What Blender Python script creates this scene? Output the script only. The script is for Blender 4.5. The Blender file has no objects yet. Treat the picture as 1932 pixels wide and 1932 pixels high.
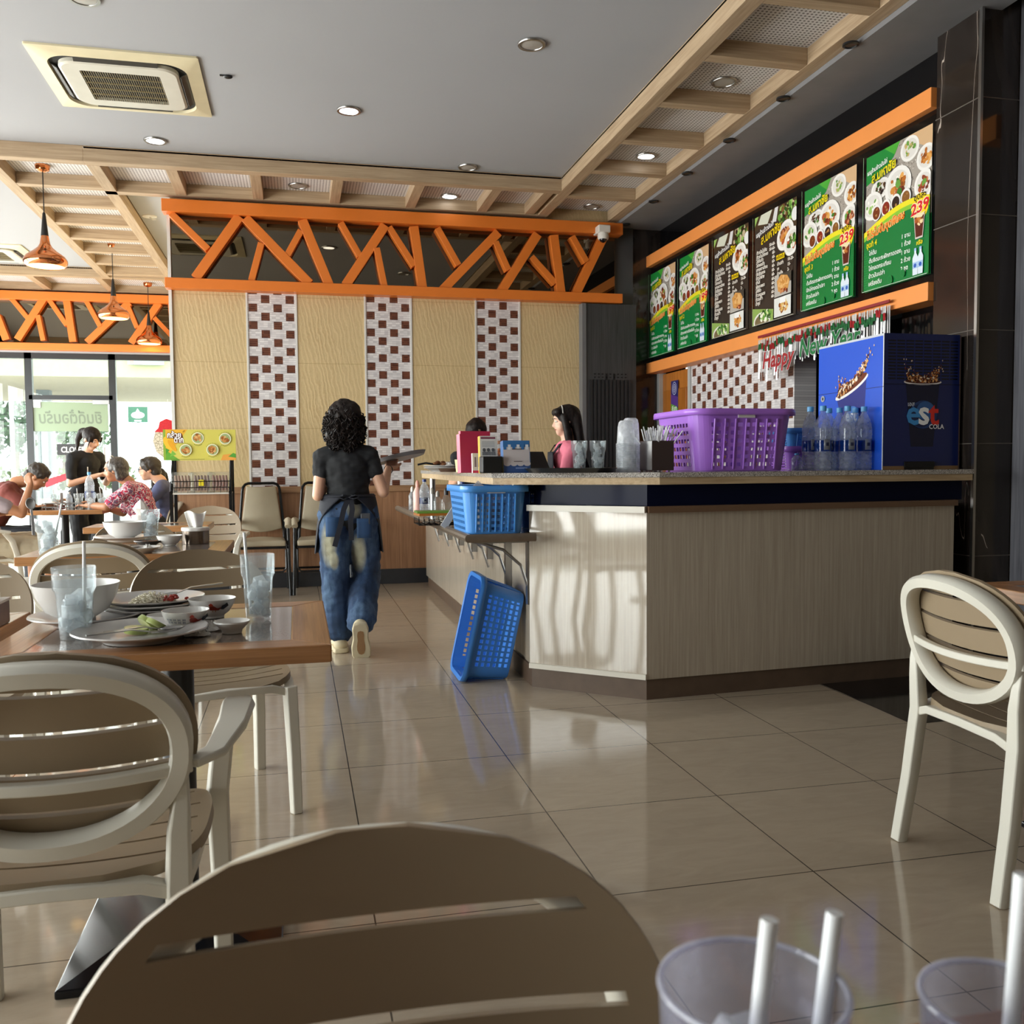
import bpy, bmesh, math, random
from mathutils import Vector, Matrix, noise, Euler
random.seed(11)
S = bpy.context.scene
COL = S.collection
PI = math.pi
def R(d): return d * PI / 180
V = Vector

# ------------------------------------------------------------------ camera geometry
F, CC, CAMH = 1740.0, 966.0, 1.13
Yc = V((560 - CC, -(878 - CC), F)).normalized()
Zc = V((-234, 33000, -1740)); Zc = (Zc - Yc * Zc.dot(Yc)).normalized()
Xc = Zc.cross(Yc)
def at(px, py, x=None, y=None, z=None):
    v = V((px - CC, -(py - CC), F))
    r = (v.dot(Xc), v.dot(Yc), v.dot(Zc))
    t = x / r[0] if x is not None else y / r[1] if y is not None else (z - CAMH) / r[2]
    return V((r[0] * t, r[1] * t, CAMH + r[2] * t))

# ------------------------------------------------------------------ colour + materials
def lin(h):
    if not isinstance(h, str): return tuple(h)[:3]
    c = [int(h[i:i + 2], 16) / 255 for i in (0, 2, 4)]
    return tuple(x / 12.92 if x <= .04045 else ((x + .055) / 1.055) ** 2.4 for x in c)
def c4(h): return (*lin(h), 1)
class NT:
    def __init__(s, name):
        s.m = bpy.data.materials.new(name); s.m.use_nodes = True
        s.t = s.m.node_tree; s.t.nodes.clear()
        s.out = s.n('OutputMaterial')
    def n(s, typ, **kw):
        nd = s.t.nodes.new('ShaderNode' + typ)
        for k, v in kw.items():
            if hasattr(nd, k) and k not in ('inputs',): setattr(nd, k, v)
        return nd
    def set(s, sock, v):
        if isinstance(v, bpy.types.NodeSocket): s.t.links.new(v, sock)
        elif v is not None:
            if isinstance(v, str): v = c4(v)
            if sock.type == 'RGBA' and len(v) == 3: v = (*v, 1)
            sock.default_value = v
    def math(s, op, a, b=None, c=None):
        nd = s.n('Math', operation=op); s.set(nd.inputs[0], a)
        if b is not None: s.set(nd.inputs[1], b)
        if c is not None: s.set(nd.inputs[2], c)
        return nd.outputs[0]
    def mix(s, f, a, b, mode='MIX'):
        nd = s.n('Mix', data_type='RGBA', blend_type=mode)
        s.set(nd.inputs[0], f); s.set(nd.inputs[6], a); s.set(nd.inputs[7], b)
        return nd.outputs[2]
    def co(s, kind='Object', scale=None, rot=None, loc=None):
        o = s.n('TexCoord').outputs[kind]
        if scale is None and rot is None and loc is None: return o
        mp = s.n('Mapping'); s.t.links.new(o, mp.inputs[0])
        if loc: mp.inputs[1].default_value = loc
        if rot: mp.inputs[2].default_value = rot
        if scale: mp.inputs[3].default_value = scale
        return mp.outputs[0]
    def xyz(s, v):
        nd = s.n('SeparateXYZ'); s.t.links.new(v, nd.inputs[0]); return nd.outputs
    def noise(s, v, scale=5, detail=3, rough=.5, dist=0):
        nd = s.n('TexNoise'); s.t.links.new(v, nd.inputs['Vector'])
        for k, x in (('Scale', scale), ('Detail', detail), ('Roughness', rough), ('Distortion', dist)): nd.inputs[k].default_value = x
        return nd.outputs[0]
    def ramp(s, f, *stops):
        nd = s.n('ValToRGB'); s.t.links.new(f, nd.inputs[0]); e = nd.color_ramp.elements
        while len(e) < len(stops): e.new(.5)
        for i, (p, c) in enumerate(stops): e[i].position = p; e[i].color = c4(c)
        return nd.outputs[0]
    def bump(s, h, strength=.3, dist=.01):
        nd = s.n('Bump'); nd.inputs['Strength'].default_value = strength; nd.inputs['Distance'].default_value = dist
        s.t.links.new(h, nd.inputs['Height']); return nd.outputs[0]
    def pbr(s, col, rough=.5, metal=0, normal=None, spec=.5, coat=0, emit=None, estr=0, alpha=None, sheen=0, sss=0):
        b = s.n('BsdfPrincipled')
        s.set(b.inputs['Base Color'], col); s.set(b.inputs['Roughness'], rough); s.set(b.inputs['Metallic'], metal)
        s.set(b.inputs['Specular IOR Level'], spec)
        if coat: b.inputs['Coat Weight'].default_value = coat; b.inputs['Coat Roughness'].default_value = .08
        if normal: s.t.links.new(normal, b.inputs['Normal'])
        if emit: s.set(b.inputs['Emission Color'], emit); b.inputs['Emission Strength'].default_value = estr
        if alpha is not None: s.set(b.inputs['Alpha'], alpha)
        if sheen: b.inputs['Sheen Weight'].default_value = sheen
        if sss: b.inputs['Subsurface Weight'].default_value = sss; b.inputs['Subsurface Radius'].default_value = (.01, .004, .002)
        s.t.links.new(b.outputs[0], s.out.inputs[0]); return s.m
MAT = {}
def M(name, col, rough=.5, metal=0, var=.12, vs=6, bump=0, bs=60, spec=.5, coat=0, sheen=0, sss=0):
    """plain surface with a little procedural unevenness"""
    if name in MAT: return MAT[name]
    k = NT(name); o = k.co(); n = k.noise(o, vs, 4)
    c = lin(col); d = tuple(x * (1 - var) for x in c); u = tuple(min(1, x * (1 + var)) for x in c)
    colr = k.mix(n, d, u)
    nb = k.bump(k.noise(o, bs, 4), bump, .004) if bump else None
    MAT[name] = k.pbr(colr, rough, metal, nb, spec, coat, sheen=sheen, sss=sss); return MAT[name]
def WOOD(name, dark, light, axis=0, scale=1., rough=.4, coat=0, fine=1):
    if name in MAT: return MAT[name]
    k = NT(name); sc = [22 * scale] * 3; sc[axis] = 1.2 * scale
    o = k.co(scale=sc)
    a = k.noise(o, 1.6, 6, .65, .6); sc2 = [120 * scale * fine] * 3; sc2[axis] = 3
    b = k.noise(k.co(scale=sc2), 1, 3)
    f = k.math('MULTIPLY_ADD', b, .45, k.math('MULTIPLY', a, .62))
    col = k.ramp(f, (.40, dark), (.65, light))
    MAT[name] = k.pbr(col, rough, 0, k.bump(b, .08, .002), coat=coat); return MAT[name]
def GRANITE(name, cols, scale=160, rough=.12):
    if name in MAT: return MAT[name]
    k = NT(name); o = k.co()
    n = k.noise(o, scale, 3, .7); v = k.n('TexVoronoi'); k.t.links.new(o, v.inputs['Vector']); v.inputs['Scale'].default_value = scale * 1.6
    f = k.math('MULTIPLY_ADD', v.outputs['Distance'], .35, k.math('MULTIPLY', n, .75))
    c = k.ramp(f, *[(.3 + .4 * i / (len(cols) - 1), h) for i, h in enumerate(cols)])
    MAT[name] = k.pbr(c, rough, 0, coat=.3); return MAT[name]
def CLEAR(name, tint='f4f8fa', haze=.10, hcol='eef4f6', gloss=.03, ior=1.45):
    """thin clear plastic or glass: mostly see-through, fresnel sheen, a little milky haze"""
    if name in MAT: return MAT[name]
    k = NT(name)
    tr = k.n('BsdfTransparent'); k.set(tr.inputs[0], tint)
    gl = k.n('BsdfGlossy'); gl.inputs['Roughness'].default_value = gloss
    df = k.n('BsdfDiffuse'); k.set(df.inputs[0], hcol)
    tl = k.n('BsdfTranslucent'); k.set(tl.inputs[0], hcol)
    dm = k.n('MixShader'); dm.inputs[0].default_value = .5
    k.t.links.new(df.outputs[0], dm.inputs[1]); k.t.links.new(tl.outputs[0], dm.inputs[2])
    n = k.noise(k.co(), 30, 3)
    m1 = k.n('MixShader'); k.set(m1.inputs[0], k.math('MULTIPLY', n, haze * 2))
    k.t.links.new(tr.outputs[0], m1.inputs[1]); k.t.links.new(dm.outputs[0], m1.inputs[2])
    lw = k.n('LayerWeight'); lw.inputs[0].default_value = .5
    fr = k.math('MULTIPLY_ADD', k.math('POWER', lw.outputs['Facing'], 4), .45, .035)
    m2 = k.n('MixShader'); k.t.links.new(fr, m2.inputs[0])
    k.t.links.new(m1.outputs[0], m2.inputs[1]); k.t.links.new(gl.outputs[0], m2.inputs[2])
    k.t.links.new(m2.outputs[0], k.out.inputs[0]); MAT[name] = k.m; return k.m
def EMIT(name, col, s):
    if name in MAT: return MAT[name]
    k = NT(name); n = k.noise(k.co(), 3, 1)
    MAT[name] = k.pbr(k.mix(n, col, col), .4, emit=col, estr=s); return MAT[name]
def PRINT(name, rough=.35, coat=0):
    """printed sheet: reads the colours stored in the mesh"""
    if name in MAT: return MAT[name]
    k = NT(name); a = k.n('VertexColor'); a.layer_name = 'Col'
    MAT[name] = k.pbr(a.outputs[0], rough, coat=coat); return MAT[name]

# ------------------------------------------------------------------ mesh builder
class MB:
    def __init__(s): s.v = []; s.f = []; s.mi = []; s.cur = 0
    def add(s, vs, fs, mat=None):
        b = len(s.v); s.v += [tuple(v) for v in vs]
        for f in fs: s.f.append([b + i for i in f]); s.mi.append(s.cur if mat is None else mat)
        return s
    def box(s, x0, x1, y0, y1, z0, z1, mx=None, mat=None):
        p = [V((x, y, z)) for z in (z0, z1) for y in (y0, y1) for x in (x0, x1)]
        if mx is not None: p = [mx @ q for q in p]
        return s.add(p, [(0, 2, 3, 1), (4, 5, 7, 6), (0, 1, 5, 4), (2, 6, 7, 3), (0, 4, 6, 2), (1, 3, 7, 5)], mat)
    def prism(s, pts, z0, z1, mx=None, mat=None):
        n = len(pts); p = [V((x, y, z0)) for x, y in pts] + [V((x, y, z1)) for x, y in pts]
        if mx is not None: p = [mx @ q for q in p]
        return s.add(p, [list(range(n))[::-1], list(range(n, 2 * n))] + [(i, (i + 1) % n, n + (i + 1) % n, n + i) for i in range(n)], mat)
    def lathe(s, prof, n=32, mx=None, mat=None, flute=None, cap=True):
        """prof: [(r,z)...]; flute(theta, i)->radius factor"""
        vs = []
        for i, (r, z) in enumerate(prof):
            for k in range(n):
                a = 2 * PI * k / n; q = r * (flute(a, i) if flute else 1)
                p = V((q * math.cos(a), q * math.sin(a), z)); vs.append(mx @ p if mx is not None else p)
        fs = []
        for i in range(len(prof) - 1):
            for k in range(n):
                k2 = (k + 1) % n
                fs.append((i * n + k, i * n + k2, (i + 1) * n + k2, (i + 1) * n + k))
        if cap and prof[0][0] > 1e-6: fs.append(list(range(n))[::-1])
        if cap and prof[-1][0] > 1e-6: fs.append([(len(prof) - 1) * n + k for k in range(n)])
        return s.add(vs, fs, mat)
    def tube(s, path, r, n=10, closed=False, sec=None, up=None, mat=None, cap=True):
        """sweep; r number or list; sec: list of (a,b) section points scaled by r"""
        P = [V(p) for p in path]; m = len(P)
        if sec is None: sec = [(math.cos(2 * PI * k / n), math.sin(2 * PI * k / n)) for k in range(n)]
        n = len(sec); vs = []; pu = None
        for i in range(m):
            a = P[i - 1] if (i > 0 or closed) else P[i]; b = P[(i + 1) % m] if (i < m - 1 or closed) else P[i]
            t = (b - a).normalized() if (b - a).length > 1e-9 else V((0, 0, 1))
            if up is not None: u = V(up)
            elif pu is not None: u = pu
            else: u = V((0, 0, 1)) if abs(t.z) < .9 else V((0, 1, 0))
            u = u - t * u.dot(t)
            if u.length < 1e-6: u = V((1, 0, 0)) - t * t.x
            u.normalize(); w = t.cross(u); pu = u
            rr = r[i] if isinstance(r, (list, tuple)) else r
            for x, y in sec: vs.append(P[i] + u * (y * rr) + w * (x * rr))
        fs = []
        for i in range(m if closed else m - 1):
            j = (i + 1) % m
            for k in range(n): k2 = (k + 1) % n; fs.append((i * n + k, i * n + k2, j * n + k2, j * n + k))
        if not closed and cap: fs.append(list(range(n))[::-1]); fs.append([(m - 1) * n + k for k in range(n)])
        return s.add(vs, fs, mat)
    def ball(s, c, rx, ry=None, rz=None, mx=None, n=12, mat=None):
        ry = rx if ry is None else ry; rz = rx if rz is None else rz; vs = []; c = V(c)
        for i in range(1, n):
            a = PI * i / n
            for k in range(2 * n):
                b = PI * k / n; p = V((rx * math.sin(a) * math.cos(b), ry * math.sin(a) * math.sin(b), rz * math.cos(a)))
                vs.append(c + (mx @ p if mx is not None else p))
        t = V((0, 0, rz)); t = mx @ t if mx is not None else t
        T = len(vs); vs += [c + t, c - t]; fs = []; w = 2 * n
        for i in range(n - 2):
            for k in range(w): k2 = (k + 1) % w; fs.append((i * w + k, (i + 1) * w + k, (i + 1) * w + k2, i * w + k2))
        for k in range(w):
            k2 = (k + 1) % w; fs.append((T, k, k2)); fs.append((T + 1, (n - 2) * w + k2, (n - 2) * w + k))
        return s.add(vs, fs, mat)
    def caps(s, a, b, ra, rb, n=12, mat=None):
        """tapered capsule"""
        a, b = V(a), V(b); d = b - a; L = d.length
        if L < 1e-6: return s.ball(a, ra, n=8)
        q = d.to_track_quat('Z', 'Y').to_matrix().to_4x4(); mx = Matrix.Translation(a) @ q
        pr = [(1e-5, -ra)] + [(ra * math.sin(R(t)), -ra * math.cos(R(t))) for t in (30, 60, 90)]
        pr += [(rb * math.cos(R(t)), L + rb * math.sin(R(t))) for t in (0, 30, 60)] + [(1e-5, L + rb)]
        return s.lathe(pr, n, mx, mat)
    def grid(s, fn, nu, nv, keep=None, mat=None, wrapu=False):
        vs = [fn(i / nu, j / nv) for j in range(nv + 1) for i in range(nu if wrapu else nu + 1)]
        w = nu if wrapu else nu + 1; fs = []
        for j in range(nv):
            for i in range(nu):
                if keep and not keep(i, j): continue
                i2 = (i + 1) % w if wrapu else i + 1
                fs.append((j * w + i, j * w + i2, (j + 1) * w + i2, (j + 1) * w + i))
        return s.add(vs, fs, mat)
def setp(o, label=None, cat=None, group=None, kind=None):
    if label: o['label'] = label
    if cat: o['category'] = cat
    if group: o['group'] = group
    if kind: o['kind'] = kind
    return o
def obj(name, mb, mat, parent=None, loc=None, rot=None, smooth=35, bevel=0, bseg=2, solid=0, label=None, cat=None, group=None, kind=None, subsurf=0, recalc=True):
    me = bpy.data.meshes.new(name); me.from_pydata(mb.v, [], mb.f)
    mats = mat if isinstance(mat, (list, tuple)) else [mat]
    for m in mats: me.materials.append(m)
    if len(mats) > 1: me.polygons.foreach_set('material_index', mb.mi)
    if recalc:
        bm = bmesh.new(); bm.from_mesh(me); bmesh.ops.recalc_face_normals(bm, faces=bm.faces); bm.to_mesh(me); bm.free()
    if smooth:
        me.polygons.foreach_set('use_smooth', [True] * len(me.polygons)); me.set_sharp_from_angle(angle=R(smooth))
    me.update()
    o = bpy.data.objects.new(name, me); COL.objects.link(o)
    if parent: o.parent = parent
    if loc is not None: o.location = loc
    if rot is not None: o.rotation_euler = rot
    if solid: md = o.modifiers.new('s', 'SOLIDIFY'); md.thickness = solid; md.offset = 0
    if bevel: md = o.modifiers.new('b', 'BEVEL'); md.width = bevel; md.segments = bseg; md.limit_method = 'ANGLE'; md.angle_limit = R(40)
    if subsurf: md = o.modifiers.new('u', 'SUBSURF'); md.levels = subsurf; md.render_levels = subsurf
    return setp(o, label, cat, group, kind)
def thing(name, label, cat, loc=(0, 0, 0), rotz=0, group=None, rot=None):
    o = bpy.data.objects.new(name, None); COL.objects.link(o); o.empty_display_size = .1
    o.location = loc; o.rotation_euler = rot if rot else (0, 0, rotz)
    return setp(o, label, cat, group)
def struct(name, mb, mat, parent=None, **k):
    return obj(name, mb, mat, parent, kind=None if parent else 'structure', **k)
def dup(root, loc, rotz=None, label=None, group=None, rot=None):
    r = root.copy(); COL.objects.link(r); r.location = loc
    if rotz is not None: r.rotation_euler = (0, 0, rotz)
    if rot is not None: r.rotation_euler = rot
    if label: r['label'] = label
    if group: r['group'] = group
    for ch in list(root.children):
        c = ch.copy(); COL.objects.link(c); c.parent = r
        for g in list(ch.children): d = g.copy(); COL.objects.link(d); d.parent = c
    return r

# ------------------------------------------------------------------ printed sheets (flat art as coloured polygons)
def text_polys(s, size, bold=0, shear=0, align='LEFT'):
    cu = bpy.data.curves.new('t', 'FONT'); cu.body = s; cu.size = size; cu.offset = bold; cu.shear = shear; cu.align_x = align; cu.resolution_u = 2
    o = bpy.data.objects.new('t', cu); COL.objects.link(o)
    me = bpy.data.meshes.new_from_object(o.evaluated_get(bpy.context.evaluated_depsgraph_get()))
    r = ([(v.co.x, v.co.y) for v in me.vertices], [list(p.vertices) for p in me.polygons])
    bpy.data.objects.remove(o); bpy.data.curves.remove(cu); bpy.data.meshes.remove(me); return r
class PB:
    """flat print in the local XY plane, later layers a hair above earlier ones"""
    def __init__(s, step=.00025, clip=None): s.v = []; s.f = []; s.c = []; s.z = 0; s.st = step; s.clip = clip
    def poly(s, pts, col, up=True):
        if up: s.z += s.st
        if s.clip: pts = [(min(max(x, 0), s.clip[0]), min(max(y, 0), s.clip[1])) for x, y in pts]
        b = len(s.v); s.v += [(x, y, s.z) for x, y in pts]
        s.f.append(list(range(b, b + len(pts)))); s.c.append(c4(col))
    def rect(s, x0, y0, x1, y1, col, up=True): s.poly([(x0, y0), (x1, y0), (x1, y1), (x0, y1)], col, up)
    def oval(s, x, y, rx, ry, col, rot=0, n=20, up=True):
        ca, sa = math.cos(rot), math.sin(rot)
        s.poly([(x + rx * math.cos(a) * ca - ry * math.sin(a) * sa, y + rx * math.cos(a) * sa + ry * math.sin(a) * ca) for a in (2 * PI * k / n for k in range(n))], col, up)
    def blobs(s, x, y, rx, ry, cols, n, r, rnd=random):
        s.z += s.st
        for _ in range(n):
            a = rnd.random() * 2 * PI; q = math.sqrt(rnd.random()); rr = r * (.6 + .8 * rnd.random())
            s.z += s.st * .02
            s.oval(x + rx * q * math.cos(a), y + ry * q * math.sin(a), rr, rr * (.5 + .5 * rnd.random()), rnd.choice(cols), rnd.random() * 3, 7, False)
    def text(s, x, y, t, size, col, bold=0, shear=0, align='LEFT', rot=0, width=None, outline=None, ow=.002, flip=False):
        for c, bb in (([(outline, bold + ow)] if outline else []) + [(col, bold)]):
            vs, fs = text_polys(t, size, bb, shear, align)
            if not vs: return
            if width:
                w = max(v[0] for v in vs) - min(v[0] for v in vs); k = width / max(w, 1e-6); vs = [(a * k, b_) for a, b_ in vs]
            if flip: vs = [(-a, b_) for a, b_ in vs]
            ca, sa = math.cos(rot), math.sin(rot); s.z += s.st; b = len(s.v)
            s.v += [(x + a * ca - b_ * sa, y + a * sa + b_ * ca, s.z) for a, b_ in vs]
            for f in fs: s.f.append([b + i for i in f]); s.c.append(c4(c))
    def build(s, name, parent=None, loc=None, rot=None, mat=None, thick=0, back='888888', mx=None, **k):
        v = list(s.v); f = list(s.f); c = list(s.c)
        if thick:
            xs = [p[0] for p in v]; ys = [p[1] for p in v]; b = len(v); x0, x1, y0, y1 = min(xs), max(xs), min(ys), max(ys)
            v += [(x, y, z) for z in (-thick, 0) for y in (y0, y1) for x in (x0, x1)]
            for q in [(0, 2, 3, 1), (4, 5, 7, 6), (0, 1, 5, 4), (2, 6, 7, 3), (0, 4, 6, 2), (1, 3, 7, 5)]: f.append([b + i for i in q]); c.append(c4(back))
        if mx is not None: v = [tuple(mx @ V(p)) for p in v]
        me = bpy.data.meshes.new(name); me.from_pydata(v, [], f)
        ca = me.color_attributes.new('Col', 'FLOAT_COLOR', 'CORNER'); i = 0; fl = []
        for p, cc in zip(me.polygons, c): fl += list(cc) * len(p.vertices)
        ca.data.foreach_set('color', fl)
        me.materials.append(mat or PRINT('printed_sheet')); me.update()
        o = bpy.data.objects.new(name, me); COL.objects.link(o)
        if parent: o.parent = parent
        if loc is not None: o.location = loc
        if rot is not None: o.rotation_euler = rot
        return setp(o, k.get('label'), k.get('cat'), k.get('group'), k.get('kind'))
# ================================================================== camera, world, lights
cam = bpy.data.cameras.new('camera'); cam.sensor_width = 36; cam.lens = F / 1932 * 36; cam.clip_end = 200; cam.clip_start = .02
co = bpy.data.objects.new('camera', cam); COL.objects.link(co)
# camera axes (right, up, back) written in world axes
Rm = Matrix(((Xc.x, Xc.y, -Xc.z), (Yc.x, Yc.y, -Yc.z), (Zc.x, Zc.y, -Zc.z))).to_4x4()
co.matrix_world = Matrix.Translation((0, 0, CAMH)) @ Rm
cam.dof.use_dof = True; cam.dof.focus_distance = 4.2; cam.dof.aperture_fstop = 11
S.camera = co
S.view_settings.view_transform = 'Standard'; S.view_settings.look = 'None'; S.view_settings.exposure = 0.24
S.cycles.max_bounces = 7; S.cycles.diffuse_bounces = 4; S.cycles.glossy_bounces = 4; S.cycles.transparent_max_bounces = 24; S.cycles.transmission_bounces = 4
S.cycles.caustics_reflective = False; S.cycles.caustics_refractive = False; S.cycles.sample_clamp_indirect = 6
w = bpy.data.worlds.new('sky'); S.world = w; w.use_nodes = True; wt = w.node_tree; wt.nodes.clear()
wo = wt.nodes.new('ShaderNodeOutputWorld'); bg = wt.nodes.new('ShaderNodeBackground'); bg.inputs[0].default_value = (.93, .97, 1, 1); bg.inputs[1].default_value = 6
wt.links.new(bg.outputs[0], wo.inputs[0])
def area(name, loc, rot, sx, sy, power, col=(1, 1, 1), portal=False, spread=None):
    l = bpy.data.lights.new(name, 'AREA'); l.shape = 'RECTANGLE'; l.size = sx; l.size_y = sy; l.energy = power; l.color = col
    if portal: l.cycles.is_portal = True
    if spread: l.spread = spread
    o = bpy.data.objects.new(name, l); COL.objects.link(o); o.location = loc; o.rotation_euler = rot; return o

# ================================================================== room materials
def floor_mat():
    k = NT('floor_tiles'); o = k.co(); x, y, z = k.xyz(o)
    def line(v, off):
        f = k.math('FRACT', k.math('DIVIDE', k.math('SUBTRACT', v, off), .6))
        return k.math('LESS_THAN', k.math('ABSOLUTE', k.math('SUBTRACT', f, .5)), .4965)
    g = k.math('MULTIPLY', line(x, .168), line(y, .44))
    n = k.noise(k.co(scale=(3, 9, 3)), 1.6, 6, .65, 1.5); n2 = k.noise(o, 1.1, 3)
    base = k.ramp(k.math('MULTIPLY_ADD', n2, .4, k.math('MULTIPLY', n, .6)), (.3, 'a99986'), (.7, 'bcac97'))
    col = k.mix(g, '4f463c', base)
    r = k.math('MULTIPLY_ADD', n, .06, .05)
    return k.pbr(col, r, 0, None, .6)
def mosaic_mat(name, ax, off, cw, ch, zoff):
    k = NT(name); o = k.co(); x, y, z = k.xyz(o); u = [x, y][ax]
    a = k.math('DIVIDE', k.math('SUBTRACT', u, off), cw); b = k.math('DIVIDE', k.math('SUBTRACT', z, zoff), ch)
    ia, ib = k.math('FLOOR', a), k.math('FLOOR', b); fa, fb = k.math('FRACT', a), k.math('FRACT', b)
    par = k.math('FLOORED_MODULO', k.math('ADD', ia, ib), 2)
    inx = k.math('LESS_THAN', k.math('ABSOLUTE', k.math('SUBTRACT', fa, .5)), .345); iny = k.math('LESS_THAN', k.math('ABSOLUTE', k.math('SUBTRACT', fb, .5)), .45)
    ins = k.math('MULTIPLY', inx, iny)
    dark = k.math('MULTIPLY', par, ins)
    # fine horizontal strips of stone inside every cell
    st = k.math('FLOOR', k.math('MULTIPLY', b, 4)); cx = k.math('FLOOR', k.math('MULTIPLY', a, 3))
    wn = k.n('TexWhiteNoise', noise_dimensions='2D'); cv = k.n('CombineXYZ'); k.set(cv.inputs[0], st); k.set(cv.inputs[1], cx); k.t.links.new(cv.outputs[0], wn.inputs[0])
    gl = k.math('LESS_THAN', k.math('FRACT', k.math('MULTIPLY', b, 4)), .10)
    light = k.mix(wn.outputs[0], 'c9c4c6', 'e6e2e2'); light = k.mix(gl, light, 'a7a3a8')
    br = k.mix(wn.outputs[0], '4a2418', '6f3f2c'); br = k.mix(gl, br, '8e6a58')
    col = k.mix(dark, light, br)
    return k.pbr(col, .3, 0, None, .5)
def stone_mat():
    k = NT('rippled_sandstone'); o = k.co(rot=(0, R(24), 0), scale=(1, 1, .42))
    wv = k.n('TexWave', wave_type='BANDS', bands_direction='X'); k.t.links.new(o, wv.inputs[0])
    for a, v in (('Scale', 9), ('Distortion', 9), ('Detail', 4), ('Detail Scale', 1.3), ('Detail Roughness', .6)): wv.inputs[a].default_value = v
    n = k.noise(k.co(), 90, 3); m = k.noise(k.co(), 2.5, 3)
    f = k.math('MULTIPLY_ADD', wv.outputs[1], k.math('MULTIPLY', m, .8), k.math('MULTIPLY', n, .3))
    col = k.ramp(f, (.1, 'c7af83'), (.38, 'd3bb90'), (.75, 'bba074'))
    x, y, z = k.xyz(k.co()); gl = k.math('LESS_THAN', k.math('FRACT', k.math('DIVIDE', k.math('SUBTRACT', z, .87), .6)), .006)
    col = k.mix(gl, col, 'a98f62')
    return k.pbr(col, .3, 0, k.bump(f, .35, .006), .5)
def perf_mat():
    k = NT('perforated_board'); x, y, z = k.xyz(k.co())
    def d(v): return k.math('SUBTRACT', k.math('FRACT', k.math('DIVIDE', v, .026)), .5)
    a, b = d(x), d(y); r = k.math('SQRT', k.math('ADD', k.math('MULTIPLY', a, a), k.math('MULTIPLY', b, b)))
    h = k.math('LESS_THAN', r, .27)
    return k.pbr(k.mix(h, 'd6d4d4', '6e6a68'), .8)
def marble_mat(name, base, base2, vein, rough=.12):
    k = NT(name); o = k.co(scale=(1.5, 1.5, .33), rot=(.25, .12, .5))
    n = k.noise(o, .9, 4, .55, 1.0); v = k.math('ABSOLUTE', k.math('SUBTRACT', n, .5))
    f = k.math('MULTIPLY', k.math('LESS_THAN', v, .0016), k.math('GREATER_THAN', k.noise(o, 1.3, 2), .52)); f2 = k.math('MULTIPLY', k.math('SUBTRACT', .035, v), 3.5)
    n2 = k.noise(k.co(), 5, 5); bc = k.mix(n2, base, base2)
    bc = k.mix(k.math('MAXIMUM', f2, 0), bc, vein); bc = k.mix(f, bc, 'b8aca2')
    return k.pbr(bc, rough, 0, None, .5, .2)
m_floor = floor_mat(); m_stone = stone_mat(); m_perf = perf_mat()
m_ceil = M('ceiling_paint', 'a4a6ab', .85, var=.05, vs=1.2)
m_cofx = WOOD('coffer_wood_x', '9c8468', 'b8a184', 0, .6, .55); m_cofy = WOOD('coffer_wood_y', '9c8468', 'b8a184', 1, .6, .55)
m_orange = M('orange_paint', 'e07a2c', .38, var=.05, bump=.03, bs=150)
m_orange2 = M('light_orange_paint', 'f2984f', .4, var=.05, bump=.03, bs=150)
m_black = M('black_gloss_panel', '0c0c0e', .08, spec=.6)
m_blackf = M('black_aluminium', '1c1f22', .35)
m_white = M('white_trim', 'd8d6d2', .5, var=.05)
m_wains = WOOD('wainscot_wood', '8a6347', 'a67c5c', 2, .8, .4)
m_wrail = WOOD('wainscot_rail_wood', '8e6a4c', 'aa8362', 0, .8, .4)
m_skirt = M('dark_slate_skirting', '2b2d31', .3, var=.3, vs=12)
m_marb = marble_mat('black_marble', '211c1a', '2e2824', '6b5f57')
m_grey = M('grey_paint', '7b7b7e', .7)
m_dgrey = WOOD('dark_grey_laminate', '2d2e30', '414245', 2, .7, .5)
m_glass = CLEAR('window_glass', 'f3faf7', .015, gloss=.0)
k = NT('tinted_mirror'); nn = k.noise(k.co(), 1, 1); MAT['tinted_mirror'] = m_mirror = k.pbr(k.mix(nn, '6b6254', '6f6657'), .015, 1)
m_chrome = M('brushed_steel', 'a9a8a6', .28, 1, var=.08)
m_lamp = EMIT('downlight_glow', 'f2f8ff', 6)
m_lampoff = M('unlit_lamp_glass', 'a6a29c', .3)

# ================================================================== floor, ceiling, walls
struct('floor', MB().box(-5.4, 7, -4, 13.8, -.1, 0), m_floor, smooth=0)
q = [at(1590, 1308, z=0), at(1722, 1367, z=0), V((4.6, 3.55, 0)), V((4.6, 4.6, 0)), V((2.57, 4.6, 0))]
struct('trim_1', MB().prism([(p.x, p.y) for p in q], .0005, .002), M('black_granite_floor', '17171a', .1, var=.3, vs=30), smooth=0)
struct('ceiling', MB().box(-5.4, 7, -4, 13.8, 3.62, 3.75), m_ceil, smooth=0)
# back tile wall with mosaic strips
XS = [-1.06, -.417, .02, .647, 1.079, 1.701, 2.136, 2.80]
m_mos = [mosaic_mat('mosaic_tile_a', 0, -.417, .10925, .079, .87), mosaic_mat('mosaic_tile_b', 0, .647, .108, .079, .83), mosaic_mat('mosaic_tile_c', 0, 1.701, .10875, .079, .80)]
mb = MB()
mb.box(-1.06, 3.12, 8.82, 13.8, 0, 3.62, mat=0)
for i in range(7):
    mb.box(XS[i], XS[i + 1], 8.8, 8.83, .9, 2.72, mat=0 if i % 2 == 0 else 1 + i // 2)
struct('wall_back', mb, [m_stone] + m_mos, smooth=0)
mb = MB()
for x in XS[1:-1]: mb.box(x - .008, x + .008, 8.792, 8.81, .93, 2.71)
mb.box(-1.085, -1.058, 8.78, 8.84, 0, 3.5)
struct('trim_2', mb, m_white, smooth=0)
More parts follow.
